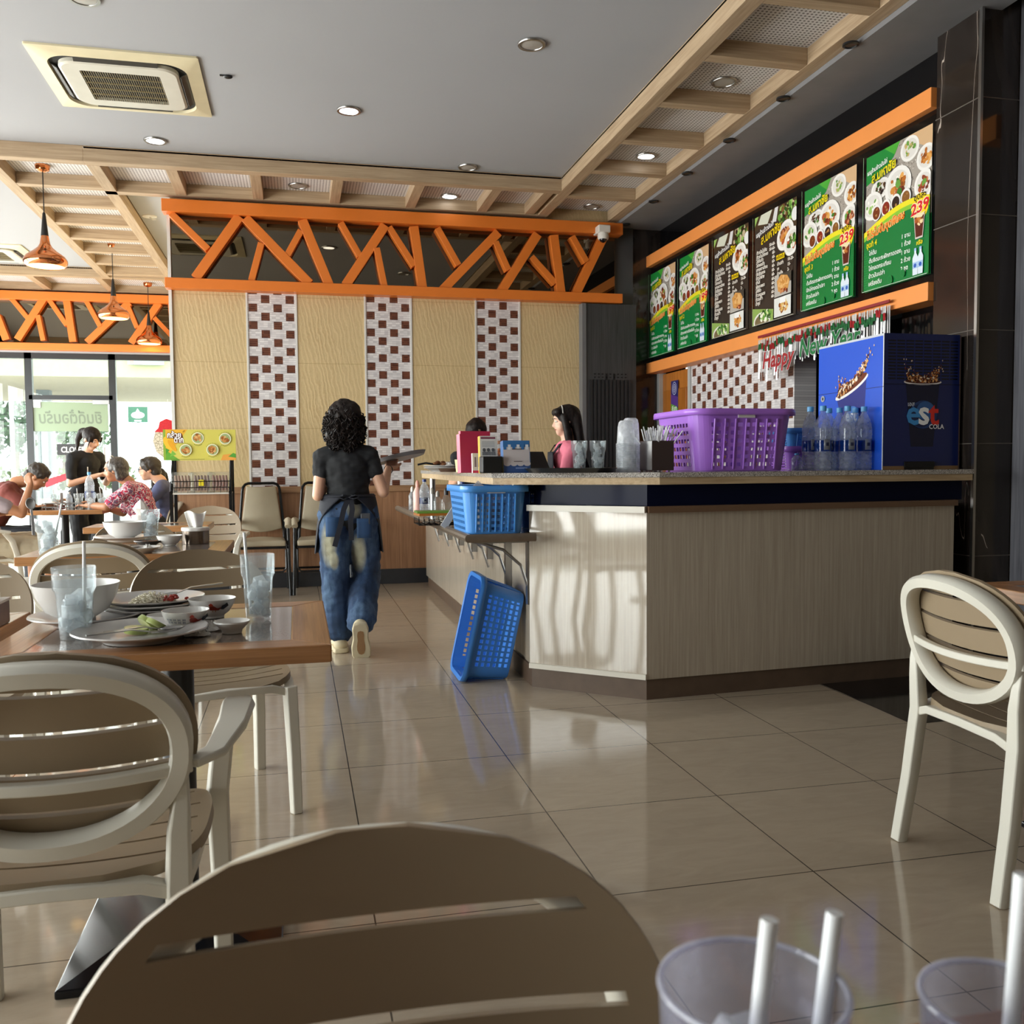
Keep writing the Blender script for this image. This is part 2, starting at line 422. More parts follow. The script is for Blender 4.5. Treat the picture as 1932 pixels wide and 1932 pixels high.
struct('trim_3', MB().box(-1.05, 1.6, 8.785, 8.83, .13, .885), m_wains, smooth=0)
struct('trim_4', MB().box(-1.06, 1.6, 8.765, 8.83, .875, .935), m_wrail, bevel=.006)
struct('baseboard_back', MB().box(-1.06, 1.6, 8.76, 8.83, 0, .14), m_skirt, smooth=0, bevel=.004)
# side walls outside the view and the ones the photograph shows
mb = MB(); mb.box(-5.4, -5.2, -4, 13.8, 2.75, 3.62); mb.box(-5.4, -5.2, -4, 13.8, 0, .12)
mb.box(-5.4, -5.2, -4, -.2, 0, 3.62)
for y in (4.0, 8.6, 13.6): mb.box(-5.4, -5.2, y, y + .2, 0, 3.62)
struct('wall_left', mb, m_ceil, smooth=0)
n = 1
for y0, y1 in ((-.2, 4.0), (4.2, 8.6), (8.8, 13.6)):
    fr = MB(); cnt = 4
    for i in range(cnt + 1):
        y = y0 + (y1 - y0) * i / cnt; fr.box(-5.33, -5.25, y - .035, y + .035, .12, 2.75)
    for z in (.15, 2.05, 2.72): fr.box(-5.33, -5.25, y0, y1, z - .03, z + .03)
    wf = struct('window_%d' % n, fr, m_blackf, smooth=0); n += 1
    obj('pane', MB().box(-5.30, -5.292, y0, y1, .14, 2.72), m_glass, wf, smooth=0)
    for i in range(cnt):
        w_ = (y1 - y0) / cnt; yc = y0 + w_ * (i + .5)
        for zc, h_ in ((1.12, 1.72), (2.385, .55)): area('pane_fill_lamp', (-5.22, yc, zc), (0, -PI / 2, 0), h_, w_ - .1, 25 * h_ * (w_ - .1), (1, .985, .96))  # fill lamps added just inside each pane to boost the daylight
mb = MB(); mb.box(-5.4, 7, -4.2, -4, 0, 3.62)
struct('wall_rear', mb, M('rear_wall_paint', '8a7f70', .8), smooth=0)
struct('wall_far_right', MB().box(6.8, 7, -4, 13.8, 0, 3.62), M('rear_wall_paint', '8a7f70', .8), smooth=0)
# storefront at the far left
YB = 13.7
struct('wall_front', MB().box(-5.4, -1.06, YB, YB + .2, 2.68, 3.62), m_ceil, smooth=0)
fr = MB(); D = (-3.52, -2.46)
for x in (-5.2,) + D + (-1.55,): fr.box(x - .045, x + .045, YB + .02, YB + .1, 0, 2.69)
fr.box(-5.2, -1.55, YB + .02, YB + .1, 2.60, 2.69); fr.box(-5.2, -1.55, YB + .02, YB + .1, 0, .08); fr.box(D[0], D[1], YB + .02, YB + .1, 2.05, 2.11)
wf = struct('window_4', fr, m_blackf, smooth=0)
obj('pane', MB().box(-5.2, D[0], YB + .05, YB + .058, .06, 2.62), m_glass, wf, smooth=0)
obj('pane', MB().box(D[0], D[1], YB + .05, YB + .058, 2.1, 2.62), m_glass, wf, smooth=0)
obj('pane', MB().box(D[1], -1.06, YB + .05, YB + .058, .06, 2.62), m_glass, wf, smooth=0)
dr = struct('door_1', MB().box(D[0] + .05, D[1] - .05, YB + .055, YB + .066, .02, 2.04), m_glass, smooth=0)
hd = MB(); hd.box(D[0] + .05, D[0] + .14, YB + .03, YB + .09, 1.94, 2.045); hd.box(D[1] - .26, D[1] - .05, YB + .02, YB + .09, 1.99, 2.045); hd.box(D[0] + .05, D[1] - .05, YB + .04, YB + .08, .02, .09)
obj('door_fitting', hd, m_chrome, dr, smooth=0)
obj('door_handle', MB().tube([(D[1] - .12, YB - .02, .8), (D[1] - .12, YB - .02, 1.4)], .014), m_chrome, dr)

# ================================================================== coffered ceiling bands
ZB, ZT = 3.5, 3.62
def band(name, x0, x1, y0, y1, xs, ys, bw=.10):
    """rails along both edges with cross pieces; xs / ys give the cross pieces"""
    bx, by, pn = MB(), MB(), MB()
    if ys is not None:       # runs along y
        by.box(x0, x0 + bw, y0, y1, ZB, ZT); by.box(x1 - bw, x1, y0, y1, ZB, ZT)
        for y in ys: bx.box(x0 + bw, x1 - bw, y - .045, y + .045, ZB + .001, ZT)
    else:
        bx.box(x0, x1, y0, y0 + bw, ZB, ZT); bx.box(x0, x1, y1 - bw, y1, ZB, ZT)
        for x in xs: by.box(x - .045, x + .045, y0 + bw, y1 - bw, ZB + .001, ZT)
    pn.box(x0, x1, y0, y1, 3.6, 3.612)
    o = struct(name, pn, m_perf, smooth=0)
    obj('beam', bx, m_cofx, o, smooth=0, bevel=.003); obj('beam', by, m_cofy, o, smooth=0, bevel=.003)
ysr = [at(*p, z=ZB).y for p in ((1640, 22), (1511, 128), (1410, 212), (1328, 280), (1263, 335), (1205, 380))]
band('trim_5', 2.29, 3.12, .4, 8.75, None, [.9, 1.7, 2.5, 3.3] + ysr)
xsb = [at(px, py, z=ZB).x for px, py in ((340, 362), (487, 372), (632, 380), (775, 390), (910, 398))] + [-.99 - .0]
band('trim_6', -1.57, 2.29, 7.85, 8.75, [-1.52] + [x for x in xsb[:-1]] + [2.2], None)
struct('trim_15', MB().box(-5.2, -1.57, 7.85, 7.95, ZB, ZT), m_cofx, smooth=0, bevel=.003)
band('trim_7', -2.34, -1.47, 7.95, 12.55, None, [at(*p, z=ZB).y + .04 for p in ((170, 354), (200, 391), (227, 426), (252, 454), (272, 479), (287, 501), (304, 521))])
band('trim_8', -5.2, -1.08, 12.55, 13.68, [-4.6, -3.9, -3.2, -2.4, -1.6], None)
# strip of ceiling and black glossy bulkhead above the menu boards
struct('trim_9', MB().box(3.12, 3.62, .4, 9.3, 3.47, 3.62), m_grey, smooth=0)
mb = MB(); mb.box(3.62, 3.8, 4.5, 9.4, 2.05, 3.62, mat=0); mb.box(3.62, 3.8, 8.92, 9.4, 0, 2.05, mat=0); mb.box(3.62, 3.8, 6.25, 8.10, 0, 2.05, mat=1); mb.box(3.62, 3.8, 4.7, 5.0, 0, 2.05, mat=0)
mb.box(3.62, 3.8, 5.0, 5.9, 0, .9, mat=0)
struct('wall_right', mb, [m_black, mosaic_mat('mosaic_tile_kitchen', 1, 6.25, .108, .079, .9)], smooth=0)
mb = MB(); mb.box(3.5, 4.1, 4.22, 4.56, 0, 3.62)
struct('wall_pillar', mb, m_marb, smooth=0)
mb = MB()
for z in (.62, 1.22, 1.82, 2.42, 3.02): mb.box(3.497, 3.76, 4.217, 4.565, z - .0025, z + .0025)
struct('trim_10', mb, M('tile_joint', '5f5750', .6), smooth=0)
struct('trim_11', MB().box(3.49, 3.505, 4.205, 4.225, 0, 3.62), m_chrome, smooth=0)
struct('wall_grey_planks', MB().box(3.735, 4.3, 4.10, 4.215, 0, 3.62), WOOD('grey_planks', '55555c', '77777e', 2, .8, .5), smooth=0)
struct('trim_12', MB().box(3.70, 6.8, 3.98, 4.10, 2.86, 2.99), m_orange2, smooth=0)
mb = MB(); mb.box(3.32, 3.9, 8.86, 9.2, 0, 3.5); mb.box(3.12, 3.9, 9.2, 9.4, 0, 3.62)
struct('wall_corner_column', mb, m_marb, smooth=0)
struct('trim_13', MB().box(3.13, 3.32, 8.84, 9.1, 2.70, 3.5), M('slate_blue_grey_paint', '44474b', .6), smooth=0)
# kitchen behind the wall opening
mb = MB(); mb.box(4.9, 5.0, 4.7, 9.4, 0, 3.6); mb.box(3.8, 4.9, 4.72, 4.8, 0, 3.6); mb.box(3.8, 4.9, 6.4, 6.5, 0, 3.6); struct('wall_kitchen', mb, M('kitchen_dark_paint', '3c3f3f', .6), smooth=0)
# wooden kitchen door with a white metal jamb
dr = struct('door_2', MB().box(3.625, 3.66, 8.14, 8.80, 0, 2.02), WOOD('orange_oak_door', '9a5a1e', 'c07a34', 2, .9, .4), smooth=0, bevel=.004)
pn = MB()
for z0, z1 in ((.2, .9), (1.0, 1.85)):
    for y0, y1 in ((8.2, 8.44), (8.5, 8.74)): pn.box(3.612, 3.63, y0, y1, z0, z1)
obj('door_panel', pn, WOOD('orange_oak_panel', '8a4e18', 'b06c2a', 2, .9, .4), dr, smooth=0, bevel=.008)
struct('trim_14', MB().box(3.585, 3.66, 8.80, 8.93, 0, 2.05).box(3.60, 3.66, 8.09, 8.14, 0, 2.05), M('white_door_jamb', 'b9bcbb', .35), smooth=0, bevel=.004)

# ================================================================== outdoors
struct('ground', MB().box(-60, 40, 13.9, 120, -.15, -.03).box(-40, -5.4, -20, 13.9, -.15, -.03).box(-5.4, 30, -30, -4.2, -.15, -.03), M('pale_concrete', 'b9b6ae', .9), smooth=0)
t = thing('fuel_canopy', 'pale flat canopy with green and yellow stripes outside the storefront glass', 'canopy', (-6, 32, 0))
obj('roof_deck', MB().box(-16, 16, 0, 12, 4.0, 4.2), M('beige_canopy', 'bdb09a', .8), t, smooth=0)
obj('fascia', MB().box(-16, 16, -.1, 0, 4.0, 4.55), M('cream_fascia', 'a8a87e', .7), t, smooth=0)
obj('stripe', MB().box(-16, 16, -.12, 0, 4.55, 4.68), M('lime_stripe', '6c8a4c', .7), t, smooth=0, label='lime green stripe')
obj('stripe', MB().box(-16, 16, -.1, 0, 4.68, 5.6), M('white_fascia', 'f2f4f4', .7), t, smooth=0, label='white band')
for x in (4.0, -3.15, -10): obj('column', MB().box(x - .22, x + .22, 5.5, 5.95, -.03, 4.0), M('grey_column', '6f777c', .6), t, smooth=0)
def leaf_tree(label, x, y, h, r, col, seed):
    rn = random.Random(seed); t = thing('leafy_tree', label, 'tree', (x, y, -.03), group='trees beyond the car park')
    tk = MB(); tk.tube([(0, 0, 0), (.1, 0, h * .4), (0, 0, h * .7)], [.2, .15, .08], 8)
    obj('trunk', tk, M('bark', '5c4c3c', .9), t)
    cr = MB()
    for _ in range(420):
        a = rn.random() * 2 * PI; e = rn.uniform(-1, 1); q = r * rn.random() ** .4
        c = V((q * math.cos(a) * math.sqrt(1 - e * e), q * math.sin(a) * math.sqrt(1 - e * e), h * .7 + q * e * .9))
        u = V((rn.gauss(0, 1), rn.gauss(0, 1), rn.gauss(0, 1))).normalized(); w_ = u.orthogonal().normalized(); s = .22 * r / 2
        cr.add([c + u * s, c + w_ * s * .7, c - u * s, c - w_ * s * .7], [(0, 1, 2, 3)])
    obj('crown', cr, M('leaves_' + col, col, .7, var=.5, vs=3), t, smooth=0, recalc=False)
leaf_tree('bushy green tree outside the storefront at the photo\'s left edge', -14.9, 55, 5.0, 2.0, '22401a', 1)
leaf_tree('yellow-green tree outside, second from the left edge', -13.6, 60, 3.9, 1.5, '44582a', 2)
leaf_tree('green tree outside seen just left of the closed sign', -11.3, 54.5, 4.2, 1.5, '304c22', 3)
leaf_tree('small pale tree outside right of the ponytailed waitress', -5.6, 55, 3.0, 1.2, '3e5230', 4)
hg = MB(); rn = random.Random(5)
for _ in range(900):
    c = V((rn.uniform(-22, -8), rn.uniform(49.2, 50), rn.uniform(0, 1.1))); u = V((rn.gauss(0, 1), rn.gauss(0, 1), rn.gauss(0, 1))).normalized(); w_ = u.orthogonal().normalized()
    hg.add([c + u * .15, c + w_ * .12, c - u * .15, c - w_ * .12], [(0, 1, 2, 3)])
obj('hedge', hg, M('hedge_leaves', '4c5c2c', .8, var=.5), smooth=0, recalc=False, label='low yellow-green hedge outside along the road', cat='hedge', kind='stuff')
for px, hh, lb in ((26, 5.4, 'white lamp post outside in front of the bushy green tree'), (103, 4.6, 'thin pale post outside behind the closed sign')):
    p = at(px, 900, y=47)
    ps = MB().tube([(p.x, 47, -.03), (p.x, 47, hh)], .09, 10); obj('lamp_post', ps, M('white_post', 'd0d4d6', .5), label=lb, cat='post')
p = at(260, 782, y=30)
pb = PB(.002); pb.rect(-.28, -.24, .28, .24, '14543a'); pb.oval(0, -.02, .19, .1, 'f4f7f5'); pb.poly([(-.1, 0), (0, .18), (.1, 0)], 'f4f7f5'); pb.rect(-.1, -.21, .1, -.17, 'f4f7f5')
pb.build('roadside_sign', loc=p, rot=(PI / 2, 0, 0), thick=.05, label='green roadside sign with white emblem outside the right pane', cat='sign')
obj('sign_post', MB().tube([(p.x, 30.06, -.03), (p.x, 30.06, p.z - .2)], .04), M('white_post', 'd0d4d6', .5), label='white post under the green roadside sign', cat='post')
p = at(275, 680, y=31.7)
pb = PB(.002); pb.rect(-.55, -.14, .55, .14, '8f989c'); pb.oval(-.42, -.06, .07, .07, 'd87a70')
pb.build('name_board', loc=p, rot=(PI / 2, 0, 0), thick=.08, label='grey name board on the white canopy fascia outside', cat='sign')
# lights: sky through the glass plus added pane lamps; portals only guide the sampling
area('portal_left', (-5.2, 4.8, 1.45), (0, -PI / 2, 0), 2.6, 17, 1, portal=True)
area('portal_front', (-3.3, 13.68, 1.35), (-PI / 2, 0, 0), 3.7, 2.6, 1, portal=True)
# ================================================================== orange lattice friezes with tinted mirror behind
def frieze(label, xa, xb, y, z0, z1, braces, mat, rb=.09, rt=.11):
    t = thing('lattice_frieze', label, 'lattice', ((xa + xb) / 2, y, z0)); ox = (xa + xb) / 2
    L = lambda mb: mb
    obj('mirror_panel', MB().box(xa - ox + .02, xb - ox - .02, .055, .065, .02, z1 - z0 - .02), m_mirror, t, smooth=0)
    obj('bottom_rail', MB().box(xa - ox - .03, xb - ox + .02, -.07, .07, 0, rb), mat, t, smooth=0, bevel=.004)
    obj('top_rail', MB().box(xa - ox - .04, xb - ox + .02, -.08, .07, z1 - z0 - rt, z1 - z0), mat, t, smooth=0, bevel=.004)
    for i, (a, b, wd) in enumerate(braces):
        a, b = V(a), V(b); dd = (b - a).normalized(); n_ = V((-dd.z, 0, dd.x)) * wd / 2; dep = .045 + .004 * (i % 3)
        vs = []
        for yy in (-dep, dep): vs += [p - V((ox, y, z0)) + V((0, yy, 0)) for p in (a - n_, a + n_, b + n_, b - n_)]
        m = MB().add(vs, [(0, 1, 2, 3), (7, 6, 5, 4), (0, 4, 5, 1), (1, 5, 6, 2), (2, 6, 7, 3), (3, 7, 4, 0)])
        obj('brace', m, mat, t, smooth=0, bevel=.003)
    return t
BR = [((50, 95), (200, 240), 0), ((327, 108), (150, 357), 1), ((350, 115), (610, 380), 1), ((415, 215), (375, 367), 0), ((575, 165), (520, 265), 0), ((580, 122), (688, 384), 1),
      ((735, 133), (812, 268), 0), ((915, 143), (755, 386), 1), ((880, 235), (912, 392), 0), ((930, 150), (1032, 308), 0), ((1030, 148), (1066, 402), 1), ((1125, 155), (1210, 305), 0),
      ((1372, 172), (1145, 406), 1), ((1360, 210), (1412, 325), 0), ((1530, 180), (1380, 416), 1), ((1505, 270), (1602, 378), 0), ((1595, 183), (1626, 428), 1), ((1668, 188), (1727, 292), 0), ((1795, 193), (1680, 430), 1)]
bz = []
for (a, b, tk) in BR:
    p = [at(300 + q[0] * .4658, 360 + q[1] * .4658, y=8.74) for q in (a, b)]
    bz.append((p[0], p[1], .085 if tk else .058))
frieze('long orange lattice of slanting bars over mirror above the beige tile wall', -1.07, 3.13, 8.74, 2.70, 3.47, bz, m_orange)
BL = [((90, 1410), (240, 1590), 0), ((370, 1420), (150, 1762), 1), ((320, 1560), (365, 1772), 0), ((410, 1430), (558, 1645), 0), ((555, 1425), (610, 1782), 1), ((715, 1435), (835, 1655), 0),
      ((1075, 1455), (725, 1785), 1), ((1065, 1490), (1138, 1665), 0), ((1320, 1460), (1090, 1792), 1), ((1280, 1580), (1430, 1740), 0), ((1412, 1462), (1442, 1790), 0), ((-20, 1560), (60, 1765), 1)]
bz = []
for (a, b, tk) in BL:
    p = [at(q[0] / 4.39, 240 + q[1] / 4.39, y=13.6) for q in (a, b)]
    bz.append((p[0], p[1], .09 if tk else .06))
frieze('orange lattice frieze above the storefront windows in the far left corner', -5.15, -1.12, 13.6, 2.70, 3.47, bz, m_orange)

# ================================================================== ceiling fittings
def downlight(px, py, z, on, label, r=.085):
    p = at(px, py, z=z); t = thing('downlight', label, 'ceiling light', p, 0, 'recessed round downlights')
    obj('trim_ring', MB().lathe([(r, .004), (r, -.004), (r * .96, -.010), (r * .78, -.010), (r * .74, -.002), (r * .74, .004)], 36, cap=False), m_chrome, t)
    obj('lens', MB().lathe([(r * .75, -.001), (r * .75, -.006), (r * .4, -.009), (1e-5, -.010)], 28), m_lamp if on else m_lampoff, t)
for a in ((1003, 83, 3.618, 0, 'unlit round downlight in the plain ceiling at top centre of the photo'), (658, 208, 3.618, 1, 'lit round downlight in the plain ceiling right of the air conditioner'),
          (293, 265, 3.618, 1, 'lit round downlight in the plain ceiling below the air conditioner'), (883, 315, 3.618, 0, 'unlit downlight in the plain ceiling near the inner coffer corner'),
          (158, -4, 3.618, 0, 'unlit downlight in the plain ceiling cut by the photo\'s top edge'), (1366, 154, 3.598, 0, 'unlit downlight in a perforated coffer panel at upper right'),
          (1219, 294, 3.598, 1, 'lit downlight in a perforated coffer panel left of the menu boards'), (1117, 389, 3.598, 0, 'unlit downlight in the corner coffer above the camera'),
          (848, 370, 3.598, 1, 'lit downlight in the back coffer band above the lattice'), (562, 350, 3.598, 0, 'unlit downlight in the back coffer band left of the lit one'),
          (42, 503, 3.618, 1, 'lit downlight in the far left ceiling behind the largest pendant')): downlight(*a)
for i, (px, py) in enumerate(((1605, 84), (1478, 186), (1376, 265), (1297, 327), (1233, 380), (1181, 423))):
    p = at(px, py, z=3.468); obj('spotlight', MB().lathe([(.045, .004), (.045, -.006), (.034, -.010), (.03, -.004), (1e-5, -.003)], 20), m_blackf, loc=p, cat='ceiling light', group='small black spotlights',
        label='small black spotlight in the grey ceiling strip, %s from the camera' % ['nearest', 'second', 'third', 'fourth', 'fifth', 'farthest'][i])
# cassette air conditioners
def aircon(loc, label):
    t = thing('air_conditioner', label, 'air conditioner', loc)
    cream = M('aged_cream_plastic', 'd9cfae', .45); lg = M('pale_grey_plastic', 'c9c6ba', .4)
    def rr(w, r, n=8): return [(sx * (w - r) + r * math.cos(a0 + PI / 2 * i / n), sy * (w - r) + r * math.sin(a0 + PI / 2 * i / n)) for sx, sy, a0 in ((1, 1, 0), (-1, 1, PI / 2), (-1, -1, PI), (1, -1, 1.5 * PI)) for i in range(n + 1)]
    def ringmesh(a, za, b, zb):
        m = MB(); n = len(a); m.add([(x, y, za) for x, y in a] + [(x, y, zb) for x, y in b], [(i, (i + 1) % n, n + (i + 1) % n, n + i) for i in range(n)]); return m
    out = rr(.49, .012); inn = rr(.405, .14)
    m = ringmesh(out, 0, out, -.012); m2 = ringmesh(out, -.012, inn, -.03); m.add(m2.v, m2.f); m3 = ringmesh(inn, -.03, rr(.395, .14), .02); m.add(m3.v, m3.f)
    obj('outer_panel', m, cream, t)
    obj('air_slot', MB().prism(rr(.40, .14), -.012, -.006), M('dark_slot', '161513', .8), t, smooth=0)
    for a in range(4):
        mx = Matrix.Rotation(a * PI / 2, 4, 'Z') @ Matrix.Translation((0, .378, -.026)) @ Matrix.Rotation(.6, 4, 'X')
        obj('louvre', MB().box(-.24, .24, -.022, .022, -.003, .003, mx), M('dark_louvre', '3a3833', .5), t, smooth=0)
    pl = rr(.35, .11); hole = rr(.235, .012)
    m = ringmesh(pl, -.012, pl, -.034); m2 = ringmesh(pl, -.034, rr(.335, .10), -.042); m.add(m2.v, m2.f); m3 = ringmesh(rr(.335, .10), -.042, hole, -.042); m.add(m3.v, m3.f); m4 = ringmesh(hole, -.042, hole, -.02); m.add(m4.v, m4.f)
    obj('inner_panel', m, lg, t)
    obj('filter', MB().box(-.24, .24, -.24, .24, -.022, -.018), M('dark_filter', '17181a', .8), t, smooth=0)
    g = MB()
    for i in range(34): x = -.228 + .456 * i / 33; g.box(x - .0017, x + .0017, -.235, .235, -.0395, -.0375)
    for i in range(4): y = -.14 + .28 * i / 3; g.box(-.235, .235, y - .0016, y + .0016, -.041, -.033)
    obj('grille', g, M('grille_cream', '8a7d5a', .5), t, smooth=0)
    return t
aircon((-1.03, 6.52, 3.62), 'square cream ceiling cassette air conditioner at the photo\'s upper left')
aircon(at(-25, 476, z=3.62), 'cream cassette air conditioner cut by the left edge behind the large pendant')
obj('ceiling_hook', MB().ball((0, 0, -.01), .03, .018, .012, n=6).box(-.05, .0, -.006, .006, -.008, 0), m_blackf, loc=at(430, 142, z=3.62), label='small torn dark hole fitting in the ceiling right of the air conditioner', cat='ceiling fitting')
for px, py, lb in ((322, 408, 'small bare wire rosette in the white ceiling, upper one beside the lattice'), (347 - 30, 449, 'small bare wire rosette in the white ceiling, lower one beside the lattice')):
    tt = at(px - 40 if px > 315 else px - 10, py, z=3.62)
    mb = MB().lathe([(.07, 0), (.068, -.006), (.03, -.01), (1e-5, -.01)], 20); mb.tube([(0, 0, -.01), (.03, 0, -.03), (.06, .01, -.025)], .006, 6)
    obj('wire_rosette', mb, m_white, loc=tt, label=lb, cat='ceiling fitting', group='wire rosettes')
# copper pendants
m_copper = M('polished_copper', 'd58a5c', .09, 1, var=.04)
def pendant(x, y, label, sc=1.0):
    t = thing('pendant_lamp', label, 'pendant lamp', (x, y, 3.598), group='copper pendant lamps in a row')
    obj('ceiling_cup', MB().lathe([(.058, 0), (.058, -.012), (.05, -.04), (.02, -.055), (1e-5, -.056)], 28), m_copper, t)
    obj('cord', MB().tube([(0, 0, -.05), (0, 0, -.42)], .0045, 8), m_blackf, t)
    obj('socket_cone', MB().lathe([(.008, -.38), (.012, -.39), (.028, -.555), (.03, -.57), (1e-5, -.57)], 20), M('matte_black', '141414', .5), t)
    pr = [(.028, -.565), (.034, -.60), (.04, -.635), (.058, -.665), (.10, -.70), (.148, -.735), (.166, -.765), (.168, -.785), (.155, -.812), (.142, -.82)]
    s_ = obj('shade', MB().lathe(pr + [(r - .003, z + .002) for r, z in pr[::-1][:6]], 40, cap=False), m_copper, t)
    obj('bulb', MB().ball((0, 0, -.735), .045, n=8), EMIT('warm_bulb', 'ffd890', 25), t)
    obj('reflector', MB().lathe([(.028, -.64), (.09, -.705), (.138, -.742), (.155, -.78), (.141, -.815)], 32, cap=False), EMIT('warm_reflector', 'ffe7a8', 1.6), t)
    return t
P1 = (at(80, 312, z=3.598)); P2 = at(211, 461, z=3.598); P3 = at(283, 544, z=3.598)
pendant(P1.x, P1.y, 'nearest and largest copper pendant lamp under the left coffers')
pendant(P2.x, P2.y, 'middle copper pendant lamp of the row under the left coffers')
pendant(P3.x * .985, min(P3.y, 13.34), 'farthest and smallest copper pendant lamp near the beige wall')
# cctv camera on the lattice
p = at(1138, 440, y=8.6); t = thing('security_camera', 'white dome security camera on the right end of the orange lattice', 'camera', p)
wp = M('white_plastic', 'dcdad4', .4)
obj('mount', MB().box(-.06, .06, -.05, .12, .0, .07), wp, t, bevel=.008)
obj('housing', MB().lathe([(.05, 0), (.055, -.03), (.05, -.06), (1e-5, -.07)], 24), wp, t)
obj('lens', MB().ball((-.005, -.012, -.058), .036, n=10), M('dark_dome', '15151a', .08), t)

# ================================================================== louvred dark cabinet at the end of the tile wall
t = thing('tall_cabinet', 'tall dark grey louvred cabinet between tile wall and menu boards', 'cabinet', (3.03, 8.70, 0))
obj('carcass', MB().box(-.25, .27, 0, .12, 0, 2.69), m_dgrey, t, smooth=0)
obj('side_panel', MB().box(-.29, -.25, -.01, .12, 0, 2.69), M('mid_grey_edge', '6d6d70', .5), t, smooth=0)
sl = MB(); hl = MB()
for i in range(11):
    x = -.2 + i * .04; sl.box(x - .013, x + .013, -.012, 0, .35, 1.95)
    if i % 1 == 0 and 1 <= i <= 9: hl.box(x - .009, x + .009, -.004, .001, 2.0 - (.06 if i in (4, 6) else 0), 2.012); hl.box(x - .009, x + .009, -.004, .001, 1.97, 1.98)
obj('louvre_slats', sl, M('dark_slats', '232427', .5), t, smooth=0)
obj('vent_holes', hl, M('vent_black', '08080a', .7), t, smooth=0)

# ================================================================== menu light box and its six boards
MX = 3.47
t = thing('lightbox', 'long orange framed black menu light box over the kitchen opening', 'menu board frame', (MX, 9.03, 2.03))
def fb(y0, y1, z0, z1, x0=-0.0, x1=.15): return MB().box(x0, x1, y0 - 9.03, y1 - 9.03, z0 - 2.03, z1 - 2.03)
obj('top_rail', fb(4.57, 9.03, 3.095, 3.205), m_orange2, t, smooth=0, bevel=.004)
obj('bottom_rail', fb(4.57, 9.03, 2.03, 2.135), m_orange2, t, smooth=0, bevel=.004)
obj('end_rail', fb(8.93, 9.03, 2.136, 3.094), m_orange2, t, smooth=0, bevel=.004)
obj('black_panel', fb(4.57, 8.93, 2.12, 3.11, .05, .15), m_black, t, smooth=0)
FOOD = dict(rice=['f3efe4', 'e8dfcc', 'fbf8f0'], fry=['d38a3a', 'b86a24', 'e5a85a', '8a4a18'], green=['3f7d2c', '6aa043', '2b5a20', '9cc46a'], meat=['8a3d22', 'b2572f', '6a2a18', 'd08a5a'], dark=['3a2318', '5a3820', '2a1a14', '7a5a30'], soup=['c8b070', '8a9a50', 'e4d8b0'])
def plate(pb, x, y, rx, ry, kind, rn, rot=0):
    pb.oval(x, y - .004, rx, ry, 'b9b4ac', rot); pb.oval(x, y, rx, ry, 'f4f2ee', rot); pb.oval(x, y, rx * .78, ry * .78, 'e4e1dc', rot)
    for kd, n in kind: pb.blobs(x, y, rx * .55, ry * .55, FOOD[kd], n, min(rx, ry) * .17, rn)
